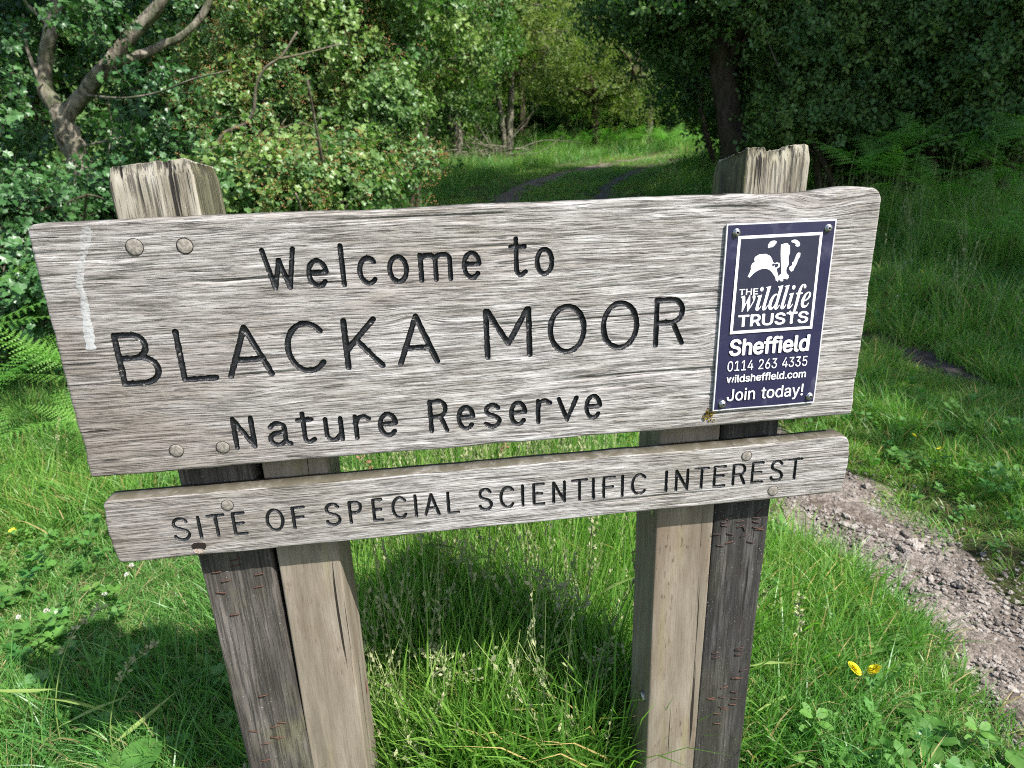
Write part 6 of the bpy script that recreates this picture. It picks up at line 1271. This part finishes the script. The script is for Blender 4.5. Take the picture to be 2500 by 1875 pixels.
lf = [(-1.72, 1.72, .42, .46), (-1.55, 1.95, .40, .42), (-1.95, 2.0, .55, .48), (-1.42, 1.75, .22, .34), (-1.98, 1.6, .42, .46), (-1.62, 1.45, .20, .36)]
wl2 = ['at the left edge beside the board', 'behind the left end of the board', 'under the dark bush at the left edge', 'nearest the board end', 'cut by the left edge', 'low in front of the others']
for k, (x, y, h, s) in enumerate(lf): bracken(x, y, h, s, 6, 'bright sunlit bracken ' + wl2[k], 'bracken plants left of the sign', 300 + k)
for k in range(26):
    px = 1130 + k * 15 + rb.uniform(-8, 8); Y = 22.5 - (k / 26) * 2.2 + rb.uniform(-1.2, 1.0); p = at(px, 310, Y)
    bracken(p[0], p[1], .45, 1.0, 5, 'bracken on the lit bank beyond the bend of the track', 'bracken plants on the far bank', 400 + k)

# ================================================================== GRASS
M['grass'] = leaf('grass_blade', (0.075, 0.215, 0.038), (0.155, 0.320, 0.075), .42, .40, .5)
M['grassdk'] = leaf('broad_grass_blade', (0.048, 0.165, 0.035), (0.105, 0.255, 0.062), .40, .36, .5)
M['straw'] = leaf('straw_blade', (0.26, 0.22, 0.10), (0.36, 0.32, 0.17), .7, .3, .2)
M['weed'] = leaf('weed_leaf', (0.060, 0.165, 0.035), (0.10, 0.24, 0.055), .55, .35, .25)
M['brownleaf'] = leaf('bramble_leaf', (0.07, 0.055, 0.03), (0.12, 0.085, 0.045), .6, .25, .3)
def tuft(seed, n, R, h0, h1, w, lean, straw=.06, mat=0):
    r = np.random.default_rng(seed)
    rad = R * np.sqrt(r.random(n)); a = r.uniform(0, 6.283, n); bx_ = rad * np.cos(a); by_ = rad * np.sin(a)
    H = r.uniform(h0, h1, n); W = w * r.uniform(.6, 1.4, n); az = a + r.normal(0, 1.0, n); ln = lean * r.uniform(.3, 1.7, n)
    wa = r.uniform(0, 6.283, n); wx = np.cos(wa); wy = np.sin(wa)
    lv = [0, .4, .75, 1.0]; V = []
    for k, t in enumerate(lv):
        f = ln * t ** 1.9 * H; zx = bx_ + np.cos(az) * f; zy = by_ + np.sin(az) * f
        z = H * t * (1 - .35 * ln * t) - .01; ww = W * (1, .85, .55, 0)[k] / 2
        if k < 3: V += [np.stack([zx - wx * ww, zy - wy * ww, z], 1), np.stack([zx + wx * ww, zy + wy * ww, z], 1)]
        else: V.append(np.stack([zx, zy, z], 1))
    V = np.stack(V, 1).reshape(-1, 3); F = []; mi = []
    mt = np.where(r.random(n) < straw, 1, 0)
    for i in range(n):
        b = i * 7; F += [[b, b + 1, b + 3, b + 2], [b + 2, b + 3, b + 5, b + 4], [b + 4, b + 5, b + 6]]; mi += [int(mt[i])] * 3
    return np_mesh('grass_tuft', V, F, smooth=True, mats=[M['grass'] if mat == 0 else M['grassdk'], M['straw']], mat_idx=mi)
def stems(seed, n, R, h0, h1):
    r = np.random.default_rng(seed); mb = MB()
    for k in range(n):
        a = r.uniform(0, 6.28); p = np.array([math.cos(a), math.sin(a), 0]) * R * r.random() ** .5; H = r.uniform(h0, h1); l = r.normal(0, .16, 2) * H
        S = smooth_path([p, p + [l[0] * .2, l[1] * .2, H * .5], p + [l[0], l[1], H]], 6); tube(mb, S, [.0011, .0005], 3, cap=False)
        for q in range(12):
            t = r.uniform(.68, 1); c = S[int(t * (len(S) - 1))] + (S[-1] - S[-2]) * r.uniform(-.5, .3); add_leaf(mb, c, [r.normal(0, .4), r.normal(0, .4), 1], r.normal(size=3), r.uniform(.006, .012), 'dia', 1, .1)
    return mb.mesh('grass_stems', [M['stalk'], M['seed']], smooth=False)
M['seed'] = simple('ripening_seed', (0.20, 0.23, 0.10), .8, .2, nscale=90, nstr=.2, col2=(0.34, 0.34, 0.20)); M['stalk'] = simple('grass_stalk', (0.20, 0.26, 0.09), .6, .3)
def rosette(seed, n, L, m, kind='oval', up=.5):
    r = np.random.default_rng(seed); mb = MB()
    for k in range(n):
        a = k * 2.4 + r.uniform(-.4, .4); d = np.array([math.cos(a), math.sin(a), r.uniform(.1, up)]); p = np.array([0, 0, .005]) + d * r.uniform(0, .25) * L + [0, 0, r.uniform(0, .04)]
        add_leaf(mb, p, d, [r.normal(0, .3), r.normal(0, .3), 1], L * r.uniform(.6, 1.2), kind, 0, .15, r)
    return mb.mesh('weed_rosette', m, smooth=False)
grassc = source('grass', [tuft(1 + i, 42, .055, .025, .065, .0026, .8, .16) for i in range(3)]
                + [tuft(11 + i, 40, .055, .06, .15, .0034, .55, .07, i % 2) for i in range(4)]
                + [tuft(21 + i, 34, .055, .14, .29, .0042, .36, .03, i % 2) for i in range(3)] + [stems(31, 5, .05, .28, .42), stems(32, 4, .06, .22, .36)])
weedc = source('weeds', [rosette(1, 9, .022, M['weed']), rosette(2, 7, .032, M['weed'], 'oval', .9), rosette(3, 14, .013, M['weed']), rosette(4, 8, .030, M['grassdk'], 'haw', .7), rosette(5, 9, .04, M['brownleaf'], 'oval', .9)])
def spread(n, rmin, rmax, seed, a0=-64, a1=70):
    r = np.random.default_rng(seed); a = np.radians(r.uniform(a0, a1, n)); d = np.sqrt(r.uniform(rmin ** 2, rmax ** 2, n))
    return CAM[0] + d * np.sin(a), CAM[1] + d * np.cos(a), d, r
parts = []
for (n, r0, r1, sc, sd) in ((9000, .35, 2.0, 1.0, 1), (13000, 2.0, 4.2, 1.0, 2), (12000, 4.2, 8.5, 1.35, 3), (11000, 8.5, 17, 2.0, 4), (9000, 17, 30, 2.6, 5)):
    x, y, d, r = spread(n, r0, r1, sd); parts.append((x, y, d, np.full(n, sc), r.random(n), r.random(n), r.random((n, 3))))
r = np.random.default_rng(66); n = 1300; xx = r.uniform(-.36, .42, n); yy = r.uniform(.13, 1.5, n)      # the uncut stand between the posts
parts.append((xx, yy, np.hypot(xx - CAM[0], yy - CAM[1]), np.full(n, .95), np.full(n, .99) * (1 - .25 * r.random(n)), r.random(n), r.random((n, 3))))
x, y, d, sc, q1, q2, q3 = [np.concatenate([p[k] for p in parts]) for k in range(7)]
d1 = dist_line(x, y, TR1); d2 = dist_line(x, y, TR2)
n1 = fbm(x * 5, y * 5, 51, 3); n2 = fbm(x * 1.3, y * 1.3, 55, 2)
keep = (d1 > half1(y) - .05 + .22 * n1 + .05 * q1) & (d2 > np.maximum(half2(y), 0) + .02 + .12 * n1)
bare = (np.exp(-((x - 1.55 - .1 * n1) / .12) ** 2) * (y < 1.5) * (n1 > -.15) * .75)       # scuffed soil along the right side of the stones
keep &= q2 > bare
inpost = ((x > -.44) & (x < -.2) & (y > .02) & (y < .15)) | ((x > .21) & (x < .43) & (y > .02) & (y < .15)); keep &= ~inpost
h = np.full(x.shape, 1.0)          # 0 short, 1 medium, 2 tall
tallness = .9 + n2 * 1.2
tallness += 1.1 * np.exp(-((x - .05) / .42) ** 2 - ((y - .55) / .45) ** 2)              # uncut grass round the posts
tallness -= 1.6 * ((y < .12) & (np.abs(x) < .6))
tallness += .8 * np.clip((-x - 1.7), 0, 1) + .8 * np.clip((x - 3.2 - .2 * (y - 2)), 0, 1) * (y > 1.5)
tallness -= 1.0 * np.exp(-((x + 1.15) / .42) ** 2 - ((y - 1.0) / .40) ** 2)             # trodden patch left of the sign
tallness -= .75 * np.exp(-((d1 - .3) / .22) ** 2) + .5 * (d2 < .45)
tallness -= .8 * ((x > 1.4) & (x < 2.6) & (y < 3)) 
tallness += .9 * (d > 9) * ((d1 > 1.0) & (d2 > 1.0)) * (.6 + n2)
tallness -= 1.2 * (y > 6) * ((d1 < 1.0) | (d2 < .9) | ((x > np.interp(y, TR1[:, 1], TR1[:, 0])) & (x < np.interp(y, TR2[:, 1], TR2[:, 0]))))
tallness[-1300:] = 2.0
kind = np.clip(np.floor(tallness + q1 * .9), 0, 2).astype(int)
idx = np.where(kind == 0, (q2 * 3).astype(int), np.where(kind == 1, 3 + (q2 * 4).astype(int), 7 + (q2 * 3).astype(int)))
idx = np.where((kind == 2) & (q1 > .94), 10 + (q2 * 2).astype(int), idx)
ms = sc * (.8 + .5 * q3[:, 0]); ms = np.where((d > 8.5) & (kind == 2), ms * .75, ms)
z = gz(x, y)
S3 = np.stack([ms, ms, ms * (.8 + .5 * q3[:, 1])], 1)
R3 = np.stack([(q3[:, 0] - .5) * .3, (q3[:, 2] - .5) * .3, q3[:, 1] * 6.283], 1)
tint = np.clip(.45 + n2 * 1.2 + (q3[:, 1] - .5) * .5, 0, 1)
P3 = np.stack([x, y, z], 1)[keep]
setprops(scatter('grass', P3, R3[keep], S3[keep], idx[keep], tint[keep], grassc), kind='stuff', label='green grass growing over the verge and round the posts')
# weeds among it
x, y, d, r = spread(17000, .4, 6.5, 61); n = len(x); d1 = dist_line(x, y, TR1); d2 = dist_line(x, y, TR2); n1 = fbm(x * 2.5, y * 2.5, 71, 3)
k = (d1 > .24 + .1 * r.random(n)) & (d2 > .16) & (n1 + r.normal(0, .18, n) > .02 - .12 * (x > .4))
k &= ~(((x > -.44) & (x < -.2) & (y > .02) & (y < .15)) | ((x > .21) & (x < .43) & (y > .02) & (y < .15)))
br = np.exp(-((x - 3.1) / .4) ** 2 - ((y - 2.9) / .35) ** 2) > .25 + r.random(n) * 2.0
idx = np.where(br, 4, r.integers(0, 4, n)); s = r.uniform(.5, 1.05, n) * np.where(br, 1.3, 1); zz = gz(x, y) + r.uniform(.005, .06, n) + .1 * br * r.random(n)
setprops(scatter('ground_cover', np.stack([x, y, zz], 1)[k], np.stack([r.normal(0, .25, n), r.normal(0, .25, n), r.uniform(0, 6.28, n)], 1)[k], s[k], idx[k], r.uniform(0, .8, n)[k], weedc), kind='stuff', label='clover, plantain and other low leaves among the grass')
# loose grit beside and between the stones, too fine to pick apart
x = []; y = []
r = np.random.default_rng(81)
for k in range(14000):
    yy = r.uniform(-.25, 3.2); u = r.normal(0, .62); x.append(on_track(yy, np.clip(u, -1.5, 1.6), TR1, .235)); y.append(yy)
x = np.array(x); y = np.array(y); n = len(x)
gritc = source('grit', rocks)
s = .0024 + .0070 * r.random(n) ** 2.6
setprops(scatter('loose_grit', np.stack([x, y, gz(x, y) + .009], 1), r.uniform(-.5, .5, (n, 3)) + np.array([0, 0, 3.1]), s, r.integers(0, 9, n), r.random(n), gritc), kind='stuff', label='loose grit scattered over the stony track')

# ================================================================== SEED HEADS, FLOWERS AND LARGE LEAVES
M['seed'] = simple('ripening_seed', (0.20, 0.23, 0.10), .8, .2, nscale=90, nstr=.2, col2=(0.34, 0.34, 0.20)); M['stalk'] = simple('grass_stalk', (0.16, 0.23, 0.06), .6, .3)
M['redseed'] = simple('reddish_seed', (0.22, 0.12, 0.07), .8, .2)
def seeding_grass(x, y, H, lean, label, kind, seed):
    r = np.random.default_rng(seed); z = float(gz(x, y)); e = empty('seeding_grass', (x, y, z), label=label, cat='grass stem', group='grasses gone to seed round the sign')
    a = lean; L = H * .45
    pts = smooth_path([(0, 0, 0), (math.cos(a) * L * .12, math.sin(a) * L * .12, H * .5), (math.cos(a) * L * .5, math.sin(a) * L * .5, H * .88), (math.cos(a) * L, math.sin(a) * L, H)], 15)
    mb = MB(); tube(mb, pts, np.linspace(.0016, .0007, len(pts)), 4, cap=False)
    for q in range(2):
        i = 3 + q * 3; d = r.normal(size=3); d[2] = .6; add_leaf(mb, pts[i], d, r.normal(size=3), .14, 'blade', 0, .05)
    o = link('stem', mb.mesh('stem', M['stalk']), None); o.parent = e; o.location = (0, 0, 0)
    mb = MB(); n0 = int(len(pts) * .62)
    for i in range(n0, len(pts)):
        f = (len(pts) - i) / (len(pts) - n0)
        for k in range(5 if kind == 'open' else 4):
            d = r.normal(size=3); d /= np.linalg.norm(d); d[2] = abs(d[2]) * .6 + .2
            Lb = (.045 * f + .008) if kind == 'open' else .008
            tip = pts[i] + d * Lb
            if kind == 'open': tube(mb, [pts[i], (pts[i] + tip) / 2, tip], .0004, 3, cap=False)
            for s_ in range(4 if kind == 'open' else 2):
                q = pts[i] + d * Lb * (.4 + .2 * s_); add_leaf(mb, q, d + r.normal(0, .4, 3), r.normal(size=3), .0095 if kind == 'open' else .011, 'dia', 0, .1)
    o = link('seed_head', mb.mesh('seed_head', M['redseed'] if kind == 'red' else M['seed'], smooth=False), None); o.parent = e; o.location = (0, 0, 0)
seeds = [(.17, .22, .34, 2.0, 'open', 'tall open seed head left of the right posts'), (.13, .14, .26, .6, 'open', 'pale open seed head low beside the right newer post'), (.20, .32, .44, 1.2, 'tight', 'narrow upright seed head close to the right posts'), (-.02, .75, .42, 1.5, 'tight', 'tall pale seed head midway between the posts'),
         (-.12, .60, .46, 2.4, 'red', 'dark slanting seed head right of the left posts'), (-.06, .55, .42, 2.6, 'red', 'thin dark stem with reddish head between the posts'), (.05, .9, .35, 1.0, 'red', 'reddish seed head high between the posts'), (.10, .62, .36, .4, 'tight', 'straw coloured head right of the middle'),
         (-.28, .0, .20, 1.7, 'open', 'pale open head at the foot of the left posts'), (-.46, -.02, .22, 1.2, 'tight', 'greenish head left of the left tall post'), (-.88, .35, .30, .8, 'tight', 'yellowish head in the shadow at the lower left'), (-.76, .30, .26, .5, 'tight', 'yellowish head right of the one in the shadow'),
         (-1.02, .28, .24, 1.9, 'tight', 'short head at the lower left corner'), (.55, .30, .22, 2.2, 'tight', 'head right of the right posts at the bottom'), (.62, .22, .24, 1.1, 'tight', 'slanting pale head among the leaves right of the posts'), (-.15, .28, .30, .9, 'tight', 'head beside the left newer post'), (-.02, .2, .26, 2.7, 'open', 'open head low between the posts'), (2.9, 2.5, .5, 1.0, 'tight', 'tall thin head in front of the bracken')]
for k, (x, y, H, a, kd, lab) in enumerate(seeds): seeding_grass(x, y, H, a, lab, kd, 600 + k)

def rays(n, R, r0, cup, w, z=0):
    V = []; F = []
    for k in range(n):
        a = 2 * math.pi * k / n; b = w
        c, s_ = math.cos(a), math.sin(a); px, py = -s_, c; i = len(V)
        V += [(c * r0 - px * b * .5, s_ * r0 - py * b * .5, z), (c * r0 + px * b * .5, s_ * r0 + py * b * .5, z), (c * R + px * b, s_ * R + py * b, z + cup), (c * R - px * b, s_ * R - py * b, z + cup)]; F.append([i, i + 1, i + 2, i + 3])
    return V, F
M['yellow'] = simple('yellow_petal', (0.85, 0.70, 0.02), .6, .3); M['whitepetal'] = simple('white_petal', (0.55, 0.53, 0.48), .7, .2, nscale=300, nstr=.2)
def flower(name, x, y, H, kind, label, group=None, seed=0, tilt=(0, 0)):
    r = np.random.default_rng(seed); z = float(gz(x, y)); e = empty(name, (x, y, z), label=label, cat='flower', group=group)
    mb = MB(); top = np.array([tilt[0] * .03, tilt[1] * .03, H]); S = smooth_path([(0, 0, 0), (r.normal(0, .008), r.normal(0, .008), H * .6), top], 6); tube(mb, S, .0013, 5); o = link('stem', mb.mesh('stem', M['stalk'])); o.parent = e
    mb = MB()
    if kind == 'dandelion':
        for R, c, w, z0 in ((.0165, .003, .0014, 0), (.0135, .005, .0013, .001), (.0095, .006, .0012, .002), (.005, .006, .001, .003)): V, F = rays(22, R, .001, c, w, z0); mb.add(V, F)
        m_ = M['yellow']
    elif kind == 'buttercup':
        V, F = rays(5, .010, .001, .004, .0048); mb.add(V, F); m_ = M['yellow']
    else:
        for k in range(46):
            d = r.normal(size=3); d /= np.linalg.norm(d); d[2] = abs(d[2]) * 1.0 - .15; add_leaf(mb, d * .002, d, r.normal(size=3), .0055, 'dia', 0, .3)
        m_ = M['whitepetal']
    o = link('flower_head', mb.mesh('flower_head', m_, smooth=False)); o.parent = e; o.location = tuple(top); o.rotation_euler = (tilt[1] * .6 + .35, -tilt[0] * .6, r.uniform(0, 6))
fl = [('hawkbit', 'dandelion', .790, .246, .085, 'large yellow flower right of the right posts, left one of the pair'), ('hawkbit', 'dandelion', .811, .235, .085, 'large yellow flower right of the right posts, right one of the pair'),
      ('buttercup', 'buttercup', -1.44, 1.22, .07, 'small yellow flower at the left edge under the boards'), ('buttercup', 'buttercup', 1.76, 1.33, .07, 'small yellow flower beyond the stones, right of the board ends'), ('buttercup', 'buttercup', 1.80, 1.23, .06, 'small yellow flower beyond the stones, nearer one'),
      ('buttercup', 'buttercup', 2.95, 2.9, .30, 'small yellow flower in the shaded long grass'), ('buttercup', 'buttercup', -1.25, 1.55, .10, 'small yellow flower left of the boards, higher up')]
for k, (nm, kd, x, y, H, lab) in enumerate(fl): flower(nm, x, y, H, kd, lab, seed=20 + k, tilt=((-.4, .3, .2, -.2)[k % 4], .3))
wf = [(-.985, .945, 'upper one of two left of the left post'), (-1.01, .862, 'lower one of two left of the left post'), (-1.135, .815, 'left one of the close pair above the shadow'), (-1.120, .812, 'right one of the close pair above the shadow'), (-1.195, .80, 'alone near the left edge above the shadow'), (-1.235, .70, 'lowest, at the left edge by the shadow'), (-.99, .99, 'highest of those left of the left post')]
for k, (x, y, lab) in enumerate(wf): flower('clover_flower', x, y, .055, 'clover', 'white clover head ' + lab, 'white clover heads on the left verge', seed=40 + k)
r = np.random.default_rng(91)
for k in range(14):
    p = at(r.uniform(1900, 2010), r.uniform(560, 700), 3.2 + r.normal(0, .25)); x, y = p[0], p[1]
    flower('stitchwort', x, y, r.uniform(.14, .26), 'buttercupwhite', 'tiny white flower in the shaded grass right of the board', 'tiny white flowers in the shaded grass', seed=60 + k)

# large single leaves
def broad_plant(name, x, y, L, n, label, seed, up=.7, mat=None, cat='plant', z0=0.0, rot0=0):
    r = np.random.default_rng(seed); e = empty(name, (x, y, float(gz(x, y)) + z0), label=label, cat=cat)
    for k in range(n):
        mb = MB(); a = rot0 + k * 2.4 + r.uniform(-.4, .4); l = L * r.uniform(.75, 1.1); w = l * .23; K = 8; V = []; F = []
        u_ = up * r.uniform(.7, 1.3)
        for i in range(K + 1):
            t = i / K; wd = w * math.sin(math.pi * min(1, t * .93 + .05)) ** .8
            cx = t * l * .8; cz = .02 + l * (u_ * t - .75 * u_ * t * t)
            for j, s_ in enumerate((-1, -.5, 0, .5, 1)): V.append((cx, s_ * wd + .006 * math.sin(t * 9 + k) * s_, cz + abs(s_) * wd * .32 + .0025 * math.sin(t * 26) * abs(s_)))
        for i in range(K):
            for j in range(4): F.append([i * 5 + j, i * 5 + j + 1, (i + 1) * 5 + j + 1, (i + 1) * 5 + j])
        mb.add(V, F); o = link('leaf', mb.mesh('leaf', mat or M['weedleaf'])); o.parent = e; o.rotation_euler = (0, 0, a); o.location = (0, 0, 0)
M['weedleaf'] = leaf('large_leaf', (0.065, 0.17, 0.03), (0.11, 0.22, 0.05), .55, .3, .25, inst=False)
pl = [(-.70, .20, .15, 4, 'dock with upright leaves at the bottom edge left of the left posts'), (-.10, .16, .13, 4, 'dock at the bottom edge right of the left posts'), (.86, .12, .10, 5, 'broad leaved weed by the muddy edge at the lower right'), (.98, -.02, .11, 5, 'broad leaved weed in the lower right corner'),
      (.70, .60, .09, 6, 'plantain between the right posts and the stones'), (.66, .42, .08, 6, 'plantain below the first one beside the right posts'), (.80, .55, .08, 6, 'low rosette close to the stones'), (1.95, 1.45, .10, 5, 'rosette on the sunlit verge below the shadow line'), (1.66, 1.25, .09, 5, 'rosette above the pale stone past the boards'), (-1.30, .95, .09, 5, 'rosette on the trodden patch at the left'),
      (.16, .5, .11, 5, 'blue green leafed weed left of the right posts'), (.14, .2, .10, 5, 'shiny leaved weed at the foot of the right posts'), (-1.05, 1.25, .09, 5, 'round leaved weed below the board end at the left'), (.75, .28, .09, 6, 'toothed rosette left of the yellow flowers'), (.95, .38, .08, 5, 'small rosette right of the yellow flowers')]
for k, (x, y, L, n, lab) in enumerate(pl): broad_plant('dock' if k < 2 else 'leafy_weed', x, y, L, n, lab, 950 + k, up=1.1 if k < 2 else .55, rot0=k)
# one fallen brown leaf and one larger pale stone past the board ends
p = (1.42, 1.12); o = link('stone', rocks[4], path, (p[0], p[1], float(gz(*p)) + .012), (1.1, .3, .4), (.03, .016, .02)); o['label'] = 'larger pale stone set on edge'
for k, (x, y, s_) in enumerate([(1.30, .33, .02), (1.38, .25, .024), (1.27, .62, .018), (1.13, .50, .016), (1.33, .50, .017), (1.2, .82, .016), (1.28, .80, .015)]):
    link('stone', rocks[(k * 2 + 1) % 9], path, (x, y, float(gz(x, y)) + .008), (k, .2, k * 2), (s_ * 1.3, s_, s_ * .7))
print('objects', len(bpy.data.objects), 'tris', sum(len(m.loops) - 2 * len(m.polygons) for m in bpy.data.meshes))
